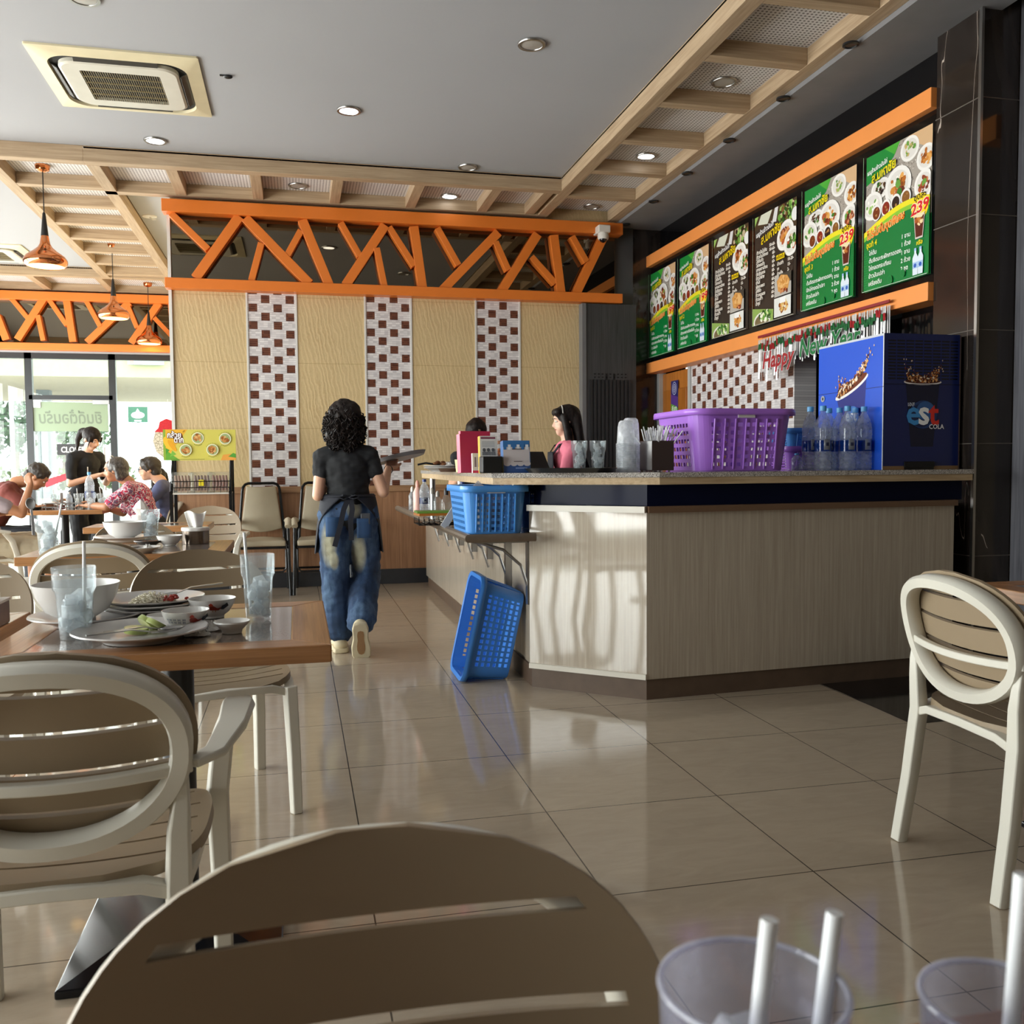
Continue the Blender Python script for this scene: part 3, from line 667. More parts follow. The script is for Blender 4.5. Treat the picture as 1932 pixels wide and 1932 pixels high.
def green_board(no, price, items):
    rn = random.Random(no); W, H = .618, .835; pb = PB(clip=(W, H))
    pb.rect(0, 0, W, H, '15803f')
    # granite table photograph on the upper half
    pts = [(0, .34), (W, .34), (W, H), (0, H)]
    pb.poly(pts, 'a9a198'); pb.z += .0002
    for _ in range(420):
        x = rn.random() * W; y = .43 + rn.random() * (H - .44); s_ = .006
        pb.oval(x, y, s_, s_ * .6, rn.choice(['6a625c', 'd6d0c8', '8a8078', 'efebe4', '4e4844']), rn.random() * 3, 5, False)
    pb.poly([(.40, H), (W, H), (W, .70), (.5, .76)], 'd9b48a')
    pb.poly([(0, H), (.33, H), (.27, .76), (.17, .70), (0, .66)], '1f8a3c'); pb.poly([(.18, H), (.33, H), (.28, .77)], '4cab3a')
    plate(pb, .42, .76, .085, .072, [('soup', 14), ('green', 6)], rn); plate(pb, .57, .665, .085, .075, [('fry', 26)], rn)
    plate(pb, .15, .61, .095, .062, [('dark', 22), ('green', 5)], rn); plate(pb, .32, .575, .125, .115, [('rice', 26), ('fry', 16), ('meat', 6), ('green', 3)], rn)
    plate(pb, .075, .52, .10, .085, [('rice', 16), ('green', 7)], rn); plate(pb, .56, .515, .085, .085, [('meat', 20), ('green', 4)], rn)
    for i, cc in enumerate(('7a3a1a', '8a2a18', '33201a', '8a5a28')):
        x = .12 + i * .095; y = .468 + .006 * i; pb.oval(x, y, .046, .05, 'f2f0ee'); pb.oval(x, y - .003, .036, .038, cc); pb.blobs(x, y, .02, .02, [cc, 'b0804a'], 5, .008, rn)
    def wave(off): return [(W * i / 24, .33 + off + .075 * math.sin(i / 24 * 2.6 - .25)) for i in range(25)]
    a, b, c = wave(.058), wave(.026), wave(.0)
    pb.poly(a + [(W, 0), (0, 0)], 'f0e22e'); pb.poly(b + [(W, 0), (0, 0)], '8cc63a'); pb.poly(c + [(W, 0), (0, 0)], '0f7a3a')
    pb.z += .0002
    for i in range(12):
        for j in range(16):
            if i + j * .6 < 10: pb.oval(.01 + i * .017 + (j % 2) * .008, .012 + j * .015, .0045, .0045, '2fa04a', 0, 6, False)
    for i in range(9):
        for j in range(12): pb.oval(.47 + i * .017, .24 + j * .015 - i * .002, .0045, .0045, '0b6a30', 0, 6, False)
    pb.oval(.535, .395, .075, .078, 'f8d81e'); pb.text(.535, .44, 'ชุดละ', .052, '1a1208', .0012, 0, 'CENTER', .05)
    pb.text(.535, .365, price, .088, 'd8222a', .0025, .12, 'CENTER', .1, .165, outline='fff3d0', ow=.004)
    pb.text(.03, .715, 'เมนูร้านข้าวมันไก่', .036, 'ffffff', .0008, .1, 'LEFT', .12, .2)
    pb.text(.075, .655, 'ส.มหาชัย', .075, 'f7e21c', .002, .12, 'LEFT', .15, .24, outline='1c5a20', ow=.003)
    pb.text(.035, .318, 'โปรโมชั่นชุดพิเศษ', .066, 'f47c1c', .002, .15, 'LEFT', .13, .37, outline='ffe9a0', ow=.002)
    pb.text(.03, .268, 'ชุดที่ %d' % no, .048, 'f7e21c', .001, .1, 'LEFT', .03, .105)
    for i, (l, r) in enumerate(items):
        y = .218 - i * .047
        pb.text(.06, y, l, .036, 'f4fff4', .0006, .0, 'LEFT', .0); pb.text(.375, y + .03, r, .036, 'f4fff4', .0006, 0, 'LEFT', 0)
    # cola tumbler and water bottles
    pb.poly([(.49, .345), (.585, .345), (.57, .215), (.505, .215)], 'd8cfc8'); pb.poly([(.496, .34), (.58, .34), (.566, .225), (.509, .225)], '5a2212'); pb.blobs(.538, .315, .03, .025, ['c9803a', '8a3f1c', 'f0d8a8', 'b05a24'], 14, .012, rn); pb.poly([(.484, .352), (.59, .356), (.56, .33), (.52, .336)], 'f0e0b8')
    pb.text(.515, .18, 'หรือ', .034, 'f7e21c', .0008, .1)
    for x in (.488, .535):
        pb.poly([(x, .012), (x + .042, .012), (x + .045, .11), (x + .03, .135), (x + .03, .155), (x + .013, .155), (x + .013, .135), (x - .003, .11)], 'dfeaf6')
        pb.rect(x - .001, .05, x + .043, .085, 'a8c8ec'); pb.oval(x + .021, .066, .012, .012, '2a5ab8'); pb.rect(x + .012, .15, x + .031, .165, '9fc4ee')
    for x, y, r in ((.28, .03, .022), (.4, .045, .02)): pb.oval(x, y, r, r * 1.2, '1c8a44', .5); pb.oval(x, y, r * .85, r, '0f7a3a', .5)
    pb.rect(0, 0, W, .003, 'd8e8d8'); pb.rect(0, 0, .003, H, '9fd0a0')
    return pb, W, H
def dark_board(no):
    rn = random.Random(50 + no); W, H = .618, .835; pb = PB(clip=(W, H))
    pb.rect(0, 0, W, H, '3a332c'); pb.z += .0002
    for i in range(40): x = rn.random() * W; pb.rect(x, 0, x + .003, H, rn.choice(['332c26', '423a32']), False)
    pb.poly([(0, .735), (.30, .745), (.40, .70), (W, .62), (W, H), (0, H)], '4a3a28')
    pb.blobs(.50, .75, .13, .085, FOOD['dark'] + FOOD['green'] + ['c8b89a'], 120, .02, rn); pb.poly([(.06, H), (.0, .765), (.0, H)], '9fc46a'); pb.poly([(.05, .77), (.2, .745), (.27, H), (.1, H)], 'd8dccb'); pb.poly([(.27, .74), (.33, .73), (.36, H), (.31, H)], 'dfdfe0')
    pb.oval(.6, .72, .05, .05, 'efefef'); plate(pb, .465, .60, .125, .10, [('meat', 36), ('fry', 10)], rn, .5); plate(pb, .56, .535, .115, .095, [('meat', 26), ('green', 16), ('rice', 6)], rn, .5)
    pb.text(.03, .675, 'เมนูร้านข้าวมันไก่', .048, 'ffffff', .001, .1, 'LEFT', .14, .27)
    pb.text(.11, .605, 'ส.มหาชัย', .09, 'f7d71c', .002, .12, 'LEFT', .17, .3)
    names = ['ไก่ต้ม', 'ไก่ทอด', 'ไก่ย่าง', 'ข้าวมันไก่', 'ข้าวหมูแดง', 'เกาเหลา', 'ข้าวไก่ทอด', 'ต้มจืด', 'ยำไก่', 'ผัดผัก', 'ไก่ซีอิ๊ว', 'ข้าวเปล่า', 'น้ำซุป']
    names = ['ข้าวมันไก่ต้ม', 'ข้าวมันไก่ทอด', 'ไก่ต้มสับ', 'ไก่ทอดสับ', 'เกาเหลาเลือด', 'ต้มจืดมะระ', 'ข้าวไก่ย่าง', 'ยำไก่', 'ผัดกะเพรา', 'ไก่ซีอิ๊ว', 'ข้าวหมูแดง', 'ข้าวเปล่า', 'น้ำซุป']
    for i, nm in enumerate(names):
        y = .545 - i * .0325; pb.text(.04, y, nm, .034, 'efe9df', .0012); pb.text(.285 if i > 1 else .24, y + .02 - .0, ('50-60-' if i < 2 else '60-'), .032, 'efe9df', .0012)
    pb.rect(.355, .435, .475, .472, 'f2d21c'); pb.text(.415, .443, 'เครื่องดื่ม', .032, '5a4a10', .001, 0, 'CENTER')
    for i, (nm, pr) in enumerate((('น้ำเปล่า', '10-20-'), ('ชา', '15-'), ('น้ำแข็ง', '2-'))):
        pb.text(.37, .395 - i * .036, nm, .032, 'efe9df', .001); pb.text(.52, .40 - i * .036, pr, .032, 'efe9df', .001)
    pb.rect(.335, .165, .575, .325, 'b9b5ae'); pb.rect(.40, .25, .575, .325, '4a463e'); pb.poly([(.37, .28), (.43, .318), (.52, .30), (.555, .26), (.53, .2), (.46, .185), (.39, .2)], 'd59a54'); pb.blobs(.46, .25, .06, .04, ['dca45e', 'c98a44', 'e8b878'], 26, .02, rn); pb.blobs(.48, .195, .05, .012, FOOD['meat'], 14, .014, rn)
    pb.rect(.335, .015, .575, .155, 'e4e6e2'); pb.blobs(.47, .085, .06, .045, FOOD['fry'] + ['e8c88a', 'd8b46a'], 44, .014, rn); pb.rect(.42, .11, .5, .15, 'f4f4f4')
    pb.poly([(0, 0), (.32, 0), (.325, .085), (.0, .135)], '8fae5a'); pb.oval(.15, .02, .13, .07, 'e8e6df'); pb.oval(.15, .018, .11, .055, '7a6a4a'); pb.blobs(.2, .05, .09, .035, FOOD['green'] + ['f0efe0', 'c8dc90'], 46, .018, rn)
    pb.rect(0, 0, W, .003, 'd8d8c8'); pb.rect(0, 0, .003, H, 'b8c0a0')
    return pb, W, H
base_items = [('ไก่ต้ม', '1 จาน'), ('ต้มจืดมะระผักกาดดอง', '1 ถ้วย'), ('ไก่ทอดกระเทียม', '1 จาน'), ('ข้าวมันเปล่า', '2 ถ้วย'), ('เครื่องดื่ม', '2 ชุด')]
bt = list(base_items); bt[2] = ('ปีกไก่ทอดน้ำปลา', '1 จาน')
b2 = list(base_items); b2[2] = ('ผัดกะเพราเครื่องในไก่', '1 จาน')
boards = [(green_board(4, '239', base_items), 'green menu poster for set 4, nearest board by the marble pillar'), (green_board(3, '239', bt), 'green menu poster for set 3, second board from the pillar'),
          (dark_board(1), 'brown menu poster, right one of the two dark price lists'), (dark_board(0), 'brown menu poster, left one of the two dark price lists'),
          (green_board(2, '199', b2), 'green menu poster for set 2, second board from the far end'), (green_board(1, '199', b2), 'green menu poster for set 1, farthest board of the frame')]
for kx, ((pb, W, H), lb) in enumerate(boards):
    y1 = 4.61 + kx * .725 + .618
    mx = Matrix(((0, 0, -1), (-1, 0, 0), (0, 1, 0))).to_4x4()
    pb.build('menu_poster', loc=(MX + .047, y1, 2.19), mx=mx, mat=PRINT('menu_print', .3), label=lb, cat='menu board', group='menu boards in the orange frame', thick=.003, back='151515')

# ================================================================== new year banner
t = thing('tinsel_banner', 'silver foil banner reading Happy New Year under the orange frame', 'banner', (3.44, 6.47, 2.075))
foil = M('silver_foil', 'dfe1e3', .3, .5, var=.3, vs=40)
def bm(u, z): return V((-.0, -u, z))
obj('header', MB().box(-.004, .004, -1.60, 0, -.006, .012), M('red_tape', '8a2028', .4), t, smooth=0)
rn = random.Random(3); fr = MB()
for i in range(130):
    u = 1.6 * (i + .5) / 130; L_ = .17 + .09 * rn.random() if u > .33 else .24 + .12 * rn.random(); x0 = .002 * rn.uniform(-4, 4); tw = rn.uniform(-.006, .006)
    fr.add([(x0, -u - .0058, -.02), (x0, -u + .0058, -.02), (x0 + tw * 2, -u + .0058 + tw, -L_), (x0 + tw, -u - .0058 + tw, -L_)], [(0, 1, 2, 3)])
obj('foil_fringe', fr, foil, t, smooth=0, recalc=False, kind='stuff')
for i in range(64):
    u = .04 + 1.53 * i / 63; z = -.05 - .055 * rn.random(); cmb = MB(); red_ = rn.random() < .45; cmb.box(-.015, -.011, -u - .010, -u + .010, z - .022, z + .022, Matrix.Translation((0, -u, z)) @ Matrix.Rotation(rn.uniform(-.3, .3), 4, 'X') @ Matrix.Translation((0, u, -z))); obj('confetti_drop', cmb, M('foil_red', 'a5222a', .3, .4) if red_ else M('foil_green', '1c6a3c', .3, .4), t, smooth=0, label='red foil drop' if red_ else 'green foil drop')
mx = Matrix(((0, 0, -1), (-1, 0, 0), (0, 1, 0))).to_4x4()
for tx, u, z, sz, cc in (('Happy', .10, -.245, .17, 'a01c24'), ('New Year', .62, -.215, .17, '14703c')):
    pb = PB(); pb.text(0, 0, tx, sz, cc, .004, .2, outline='d8dadc', ow=.003)
    pb.build('lettering', t, loc=(-.02, -u, z), mx=mx, label=('red' if tx == 'Happy' else 'green') + ' lettering', mat=PRINT('foil_print', .3))
# notice on the wooden door and things seen in the kitchen opening
pb = PB(); W, H = .17, .46
pb.rect(0, 0, W, H, '2c2a6a'); pb.poly([(0, 0), (W, 0), (W, .19), (0, .26)], '5a9a3c'); pb.poly([(0, .24), (W, .2), (W, .30), (0, .33)], '5a3a8a')
pb.text(W / 2, .15, 'ถีสด', .09, 'f4f8e8', .002, .1, 'CENTER', .1, .12); pb.rect(.04, .05, .13, .075, '1a1a3a')
for r in (.055, .035, .018): pb.oval(W / 2, .385, r, r * 1.15, 'cfd4e8'); pb.oval(W / 2, .385, r - .006, r * 1.15 - .006, '3a3478')
pb.build('door_notice', loc=(3.608, 8.55, 1.47), mx=mx, label='purple and green notice stuck on the wooden kitchen door', cat='notice', thick=.002)
# ================================================================== serving counter
P1, P0 = V((1.60, 4.08)), V((1.13, 4.48)); PR = V((3.37, 4.20)); CB = 5.0
lam = NT('greige_laminate'); o_ = lam.co(scale=(60, 60, 1.4)); nz = lam.noise(o_, 1.4, 5, .7)
m_lam = lam.pbr(lam.ramp(nz, (.3, 'a39686'), (.55, 'b3a797'), (.75, 'c0b5a6')), .13, 0, None, .5, .15)
lam = NT('glossy_greige_laminate'); o_ = lam.co(scale=(60, 60, 1.4)); nz = lam.noise(o_, 1.4, 5, .7)
m_lam2 = lam.pbr(lam.ramp(nz, (.3, 'a39686'), (.55, 'b3a797'), (.75, 'c0b5a6')), .05, 0, None, .6, .3)
m_lip = WOOD('counter_edge_wood', 'a98f6e', 'c8b08e', 0, .8, .45); m_brown = M('brown_edge_strip', '6e5440', .4)
m_gran = GRANITE('grey_granite', ['2e2b2a', '6f6a66', 'a8a29c', 'd2ccc5'])
t = thing('service_counter', 'greige laminate service counter with black upper band and chamfered corner', 'counter', (1.6, 4.1, 0))
def shp(pts): return [(p[0] - 1.6, p[1] - 4.1) for p in pts]
body = [tuple(P1), tuple(PR), (3.42, CB), (1.75, CB), (1.75, 8.5), (1.16, 8.5), tuple(P0)]
def off(pts, d):   # crude outward offset for the visible corner
    q = list(pts); q[0] = (q[0][0] - .4 * d, q[0][1] - d); q[1] = (q[1][0], q[1][1] - d); q[-1] = (q[-1][0] - d, q[-1][1] - .4 * d); q[-2] = (q[-2][0] - d, q[-2][1]); return q
obj('kickboard', MB().prism(shp(off(body, -.012)), 0, .10), M('dirty_brown_kick', '5c4a3c', .5, var=.3, vs=14), t, smooth=0)
wedge = [tuple(P1), (2.2, 4.12), (2.2, 4.9), (1.75, CB), (1.75, 6.6), (1.16, 6.6), tuple(P0)]
obj('front_panel', MB().prism(shp([tuple(P1), tuple(PR), (3.42, CB), (1.6, CB)]), .10, .895), m_lam, t, smooth=0)
obj('corner_panel', MB().prism(shp([tuple(P0), tuple(P1), (P1.x + .01, P1.y + .05), (P0.x + .04, P0.y + .03)]), .10, .895), m_lam2, t, smooth=0)
obj('side_panel', MB().prism(shp([(1.155, 4.48), (1.155, 8.5), (1.75, 8.5), (1.75, CB - .0), (1.3, CB)]), .10, .775), m_lam, t, smooth=0)
kk = MB(); d_ = (P0 - P1).normalized(); nn_ = V((d_.y, -d_.x)); nn_ = nn_ if nn_.x < 0 else -nn_
def bar(a, b, z0, z1, th): e = V((nn_.x, nn_.y)) * th; return MB().prism(shp([(a.x, a.y), (b.x, b.y), (b.x + e.x, b.y + e.y), (a.x + e.x, a.y + e.y)]), z0, z1)
obj('base_trim', bar(P1, P0, .10, .125, .012), M('white_edge_strip', 'd8d2c6', .35), t, smooth=0, label='white strip along the chamfer foot')
obj('ledge_strip', bar(P1, P0, .895, .925, .03), M('white_edge_strip', 'd8d2c6', .35), t, smooth=0, label='white ledge strip on the chamfer')
obj('ledge_strip', MB().prism(shp([(P1.x, P1.y - .03), (PR.x, PR.y - .03), (PR.x, PR.y + .05), (P1.x, P1.y + .05)]), .895, .925), m_brown, t, smooth=0, label='brown ledge strip')
i1, i0 = P1 + V((.01, .02)), P0 + V((.03, .02))
obj('black_band', MB().prism(shp([(i1.x, i1.y), (3.43, 4.22), (3.43, 4.28), (i1.x + .02, i1.y + .06), (i0.x + .04, i0.y + .04), (i0.x, i0.y)]), .925, 1.04), M('navy_black_gloss', '11152c', .08, spec=.05), t, smooth=0)
top = [(1.64, 4.02), (3.405, 4.10), (3.49, 4.3), (3.49, 4.95), (1.72, 4.95), (1.56, 5.2), (1.56, 7.1), (.93, 7.1), (.93, 4.43)]
obj('worktop', MB().prism(shp(top), 1.062, 1.085), m_gran, t, smooth=0)
lip = MB(); lip.prism(shp([(1.645, 4.03), (3.403, 4.108), (3.488, 4.305), (3.488, 4.94), (1.715, 4.94), (1.555, 5.2), (1.555, 7.09), (.937, 7.09), (.937, 4.437)]), 1.028, 1.0615)
obj('worktop_edge', lip, m_lip, t, smooth=0)
obj('low_worktop', MB().prism(shp([(.80, 4.36), (1.115, 4.36), (1.115, 4.52), (1.19, 4.54), (1.7, 4.9), (1.75, 7.6), (.80, 7.6)]), .765, .785), m_gran, t, smooth=0)
e = MB().tube([(.80 - 1.6, 7.6 - 4.1, .772), (.80 - 1.6, 4.35 - 4.1, .772), (1.13 - 1.6, 4.35 - 4.1, .772)], .021, 10)
obj('shelf_nosing', e, M('worn_steel_nosing', '7d6f62', .35, .6, var=.25, vs=20), t)
for y in (4.5, 5.0, 5.5, 6.0, 6.5, 7.0, 7.5):
    b = MB(); b.box(1.12 - 1.6, 1.155 - 1.6, y - .02 - 4.1, y + .02 - 4.1, .42 if y < 5.2 else .55, .76); b.box(.84 - 1.6, 1.155 - 1.6, y - .02 - 4.1, y + .02 - 4.1, .735, .762)
    b.tube([(.87 - 1.6 + .0, y - 4.1, .74), (1.0 - 1.6, y - 4.1, .70), (1.09 - 1.6, y - 4.1, .62), (1.13 - 1.6, y - 4.1, .5)], .008, 8)
    obj('bracket', b, m_chrome, t, smooth=0)
for x, y in ((1.12, 4.72), (1.05, 6.0), (1.0, 6.95), (1.5, 6.95)):
    obj('post', MB().tube([(x - 1.6, y - 4.1, .785), (x - 1.6, y - 4.1, 1.03)], .022, 12), m_chrome, t)
# ================================================================== taupe and white resin chairs
m_taupe = M('taupe_resin', '94826a', .42, var=.06, vs=4, bump=.04, bs=220)
m_taupe_sunlit = M('sunlit_taupe_resin', '9c9280', .45, var=.08)  # paler taupe copy with sunlight put into the colour, unused
m_frame = M('white_resin', 'd8d4c8', .35, var=.06, vs=5, bump=.03, bs=180)
BW, BH = .232, .178          # half size of the oval back
def oval_w(t): return BW * (1 - abs(t) ** 2.2) ** (1 / 2.2)   # t in -1..1 up
def back_y(x): return -.55 * x * x + .0       # concave towards the sitter (ends come forward: +y)
def chair(label, loc, rotz, arms=False, group='taupe slatted chairs'):
    if arms in CH:
        return dup(CH[arms], loc, rotz, label, group)
    t = thing('dining_chair', label, 'chair', loc, rotz, group); CH[arms] = t
    # back assembly tilted about its lower edge
    bm_ = Matrix.Translation((0, -.225, .655)) @ Matrix.Rotation(R(14), 4, 'X')
    def bp(x, z, y=0): return bm_ @ V((x, y + .75 * x * x, z))
    rows = []; zt = [-1, -.93]; slots = [-.63, -.22, .19, .60]
    m = MB(); NU = 28
    zs = [(-.995, 0)]
    lv = -.995
    edges = []
    for s_ in slots: edges += [(lv, s_ - .03), (s_ - .03, s_ + .03)]; lv = s_ + .03
    edges.append((lv, .995))
    for a, b in edges:
        slot = b - a < .07; n = 1 if slot else 4
        for j in range(n):
            t0, t1 = a + (b - a) * j / n, a + (b - a) * (j + 1) / n
            for i in range(NU):
                u0, u1 = -1 + 2 * i / NU, -1 + 2 * (i + 1) / NU
                if slot and abs((u0 + u1) / 2) < .86: continue
                w0, w1 = 1.015 * oval_w(t0), 1.015 * oval_w(t1); HH = BH * 1.02
                m.add([bp(u0 * w0, t0 * HH), bp(u1 * w0, t0 * HH), bp(u1 * w1, t1 * HH), bp(u0 * w1, t1 * HH)], [(0, 1, 2, 3)])
    o = obj('backrest', m, m_taupe, t, recalc=False); bmw = bmesh.new(); bmw.from_mesh(o.data); bmesh.ops.remove_doubles(bmw, verts=bmw.verts, dist=.0004); bmesh.ops.recalc_face_normals(bmw, faces=bmw.faces); bmw.to_mesh(o.data); bmw.free()
    o.data.polygons.foreach_set('use_smooth', [True] * len(o.data.polygons)); sm = o.modifiers.new('s', 'SOLIDIFY'); sm.thickness = .011; sm.offset = 0; o.modifiers.new('e', 'EDGE_SPLIT').split_angle = R(35)
    # white ring standing behind the slatted oval
    def ov(k, n, w, h, y):
        a = 2 * PI * k / n; ca, sa = math.cos(a), math.sin(a); e = 2 / 2.2
        return bp(w * math.copysign(abs(ca) ** e, ca), h * math.copysign(abs(sa) ** e, sa), y)
    nr = 56; ring = MB().tube([ov(k, nr, BW - .018, BH - .019, -.032) for k in range(nr)], 1, closed=True, up=bm_.to_3x3() @ V((0, 1, 0)), sec=[(-.013, -.024), (.013, -.024), (.019, -.012), (.017, .016), (.010, .024), (-.010, .024), (-.017, .016), (-.019, -.012)])
    obj('back_frame', ring, m_frame, t, smooth=50)
    cb = MB().tube([bp(x, -.045, -.036 - .0) for x in [BW * .98 * (-1 + 2 * i / 14) for i in range(15)]], 1, sec=[(-.012, -.010), (.012, -.010), (.012, .010), (-.012, .010)], up=(0, 0, 1))
    obj('cross_bar', cb, m_frame, t, smooth=40, bevel=.003)
    # seat: rounded slatted pan
    m = MB(); SW, SD = .235, .225
    def sw(v): return SW * (1 - abs(v) ** 3.2) ** (1 / 3.2)
    def sz(x, y): return .445 - .018 * (1 - (x / .24) ** 2) * (1 - ((y + .03) / .3) ** 2) - (.022 * max(0, (y - .14) / .09) ** 2)
    ed = []; lv = -.99
    for s_ in (-.66, -.33, 0, .33, .66): ed += [(lv, s_ - .018), (s_ - .018, s_ + .018)]; lv = s_ + .018
    ed.append((lv, .99))
    for a, b in ed:
        slot = b - a < .045; n = 1 if slot else 3
        for j in range(n):
            t0, t1 = a + (b - a) * j / n, a + (b - a) * (j + 1) / n
            for i in range(20):
                u0, u1 = -1 + i / 10, -1 + (i + 1) / 10
                if slot and abs((u0 + u1) / 2) < .88: continue
                q = []
                for u, tt in ((u0, t0), (u1, t0), (u1, t1), (u0, t1)): x = u * sw(tt); y = tt * SD + .005; q.append((x, y, sz(x, y)))
                m.add(q, [(0, 1, 2, 3)])
    o = obj('seat', m, m_taupe, t, recalc=False); bmw = bmesh.new(); bmw.from_mesh(o.data); bmesh.ops.remove_doubles(bmw, verts=bmw.verts, dist=.0004); bmesh.ops.recalc_face_normals(bmw, faces=bmw.faces); bmw.to_mesh(o.data); bmw.free()
    o.data.polygons.foreach_set('use_smooth', [True] * len(o.data.polygons)); sm = o.modifiers.new('s', 'SOLIDIFY'); sm.thickness = .022; sm.offset = -1; o.modifiers.new('e', 'EDGE_SPLIT').split_angle = R(35)
    rs = [(-.016, -.012), (.016, -.012), (.016, .012), (-.016, .012)]
    fr = MB()
    for sx in (-1, 1): fr.tube([(sx * .2, -.205, .395), (sx * .212, -.14, .413), (sx * .215, 0, .415), (sx * .212, .14, .412), (sx * .2, .2, .392)], 1, sec=rs, up=(0, 0, 1))
    for sy in (-1, 1): fr.tube([(-.2, sy * .205, .388), (-.14, sy * .214, .41), (0, sy * .217, .414), (.14, sy * .214, .41), (.2, sy * .205, .388)], 1, sec=rs, up=(0, 0, 1))
    obj('seat_frame', fr, m_frame, t, smooth=40, bevel=.003)
    ls = [(-.019, -.015), (.012, -.019), (.019, -.004), (.014, .019), (-.014, .019), (-.021, .0)]
    for sx in (-1, 1):
        pth = [(sx * .212, -.262, 0), (sx * .206, -.232, .2), (sx * .2, -.21, .40), (sx * .203, -.215, .5), (sx * .208, -.216, .55), (sx * .213, -.213, .60)]
        obj('leg', MB().tube(pth, [1.05, 1.1, 1.15, 1, .8, .45], sec=ls, up=(0, 1, 0)), m_frame, t, smooth=40, bevel=.003)
        pth = [(sx * .205, .245, 0), (sx * .203, .235, .2), (sx * .2, .212, .41)] if not arms else [(sx * .235, .235, 0), (sx * .235, .225, .2), (sx * .232, .2, .42), (sx * .25, .16, .56), (sx * .275, .10, .63)]
        obj('leg', MB().tube(pth, [1.0, 1.1, 1.2][:len(pth)] if not arms else [1, 1.1, 1.2, 1.15, 1.0], sec=ls, up=(0, 1, 0)), m_frame, t, smooth=40, bevel=.003)
        if arms:
            am = [bp(sx * BW * .97, -.045, -.03), V((sx * .262, -.15, .615)), V((sx * .286, -.06, .637)), V((sx * .290, .05, .645)), V((sx * .285, .14, .632))]
            obj('armrest', MB().tube(am, [.7, .85, 1.1, 1.3, 1.1], sec=[(-.022, -.010), (.022, -.010), (.026, 0), (.022, .010), (-.022, .010), (-.026, 0)], up=(0, 0, 1)), m_frame, t, smooth=40, bevel=.002)
    return t
CH = {}
chair('dark taupe slatted chair facing the camera across the nearest table', (.055, .487, 0), PI)
chair('white framed armchair seen from behind, in front of the littered table', (-.415, 1.875, 0), R(0), True)
chair('chair behind the littered table, turned slightly towards the aisle', (-.285, 3.215, 0), PI + R(16))
chair('armchair seen from behind at the second table, left of the chair facing us', (-.84, 4.29, 0), R(3), True)
chair('chair behind the far left table, cut by the photo\'s left edge', (-1.085, 3.14, 0), PI + R(6))
chair('white framed chair on the right, standing alone by the counter, seen from behind', (1.985, 2.15, 0), -PI / 2 - R(2))
chair('slatted chair on the far side of the second table behind the tall ice glass', (-.79, 5.22, 0), PI + R(24))
chair('slatted chair facing us in front of the snack rack', (-.66, 6.98, 0), PI - R(4), True)
chair('white armchair under the man in beige shorts at the left edge', (-2.42, 7.97, 0), R(-62), True)
chair('chair of the man in the maroon shirt behind the window side of the table', (-2.83, 9.32, 0), R(-95))
chair('chair under the woman in the red floral blouse', (-1.32, 8.86, 0), R(92))
chair('chair under the diner in the blue tee shirt', (-1.28, 9.62, 0), R(88))
# ================================================================== tables
m_tgran = GRANITE('table_granite', ['241e1b', '5a4c44', '85766b', 'a3958a', '3c322d'], 110, .12)
def table(label, x0, x1, y0, y1, base_rot=0, h=.75):
    cx, cy = (x0 + x1) / 2, (y0 + y1) / 2; t = thing('dining_table', label, 'table', (cx, cy, 0), 0, 'square wood edged granite tables')
    hx, hy = (x1 - x0) / 2, (y1 - y0) / 2; b = .085
    wx = WOOD('table_oak_x', '8f6038', 'b58153', 0, .9, .3, .15, 2.5); wy = WOOD('table_oak_y', '8f6038', 'b58153', 1, .9, .3, .15, 2.5)
    for s_ in (-1, 1):
        P = [(-hx, s_ * hy), (hx, s_ * hy), (hx - b, s_ * (hy - b)), (-hx + b, s_ * (hy - b))]; obj('border_board', MB().prism(P, h - .038, h), wx, t, smooth=0, bevel=.003)
        P = [(s_ * hx, -hy), (s_ * hx, hy), (s_ * (hx - b), hy - b), (s_ * (hx - b), -hy + b)]; obj('border_board', MB().prism(P, h - .038, h), wy, t, smooth=0, bevel=.003)
    obj('granite_inset', MB().box(-hx + b, hx - b, -hy + b, hy - b, h - .03, h - .001), m_tgran, t, smooth=0)
    obj('pedestal', MB().lathe([(.038, .03), (.038, h - .04)], 20).box(-.15, .15, -.15, .15, h - .05, h - .039), M('black_powder_coat', '131416', .35), t, smooth=40)
    mx = Matrix.Rotation(base_rot, 4, 'Z')
    q = .235; P = [mx @ V(v) for v in ((-q, -q, 0), (q, -q, 0), (q, q, 0), (-q, q, 0), (-q, -q, .018), (q, -q, .018), (q, q, .018), (-q, q, .018), (-.05, -.05, .075), (.05, -.05, .075), (.05, .05, .075), (-.05, .05, .075))]
    obj('foot_plate', MB().add(P, [(3, 2, 1, 0), (0, 1, 5, 4), (1, 2, 6, 5), (2, 3, 7, 6), (3, 0, 4, 7), (4, 5, 9, 8), (5, 6, 10, 9), (6, 7, 11, 10), (7, 4, 8, 11), (8, 9, 10, 11)]), M('polished_black_iron', '1b1c20', .12, .3), t, smooth=0, bevel=.004)
    return t
table('table with leftover dishes in the left foreground', -.64, .065, 1.975, 2.635, R(0))
table('table at the left edge beside the littered one, holding a tissue box', -1.40, -.69, 1.96, 2.64)
table('second table with big white bowl and tissue holder', -1.17, -.32, 4.25, 4.93)
table('third table in front of the snack rack, mostly hidden by chairs', -1.31, -.56, 6.2, 6.62)
table('diners\' table by the window with condiment caddy', -2.46, -1.68, 8.75, 9.45)
table('table at the right edge behind the lone white framed chair', 2.03, 2.75, 1.80, 2.46)
table('nearest table in front of the camera, holding two iced drinks', -.15, .62, -.05, .53)
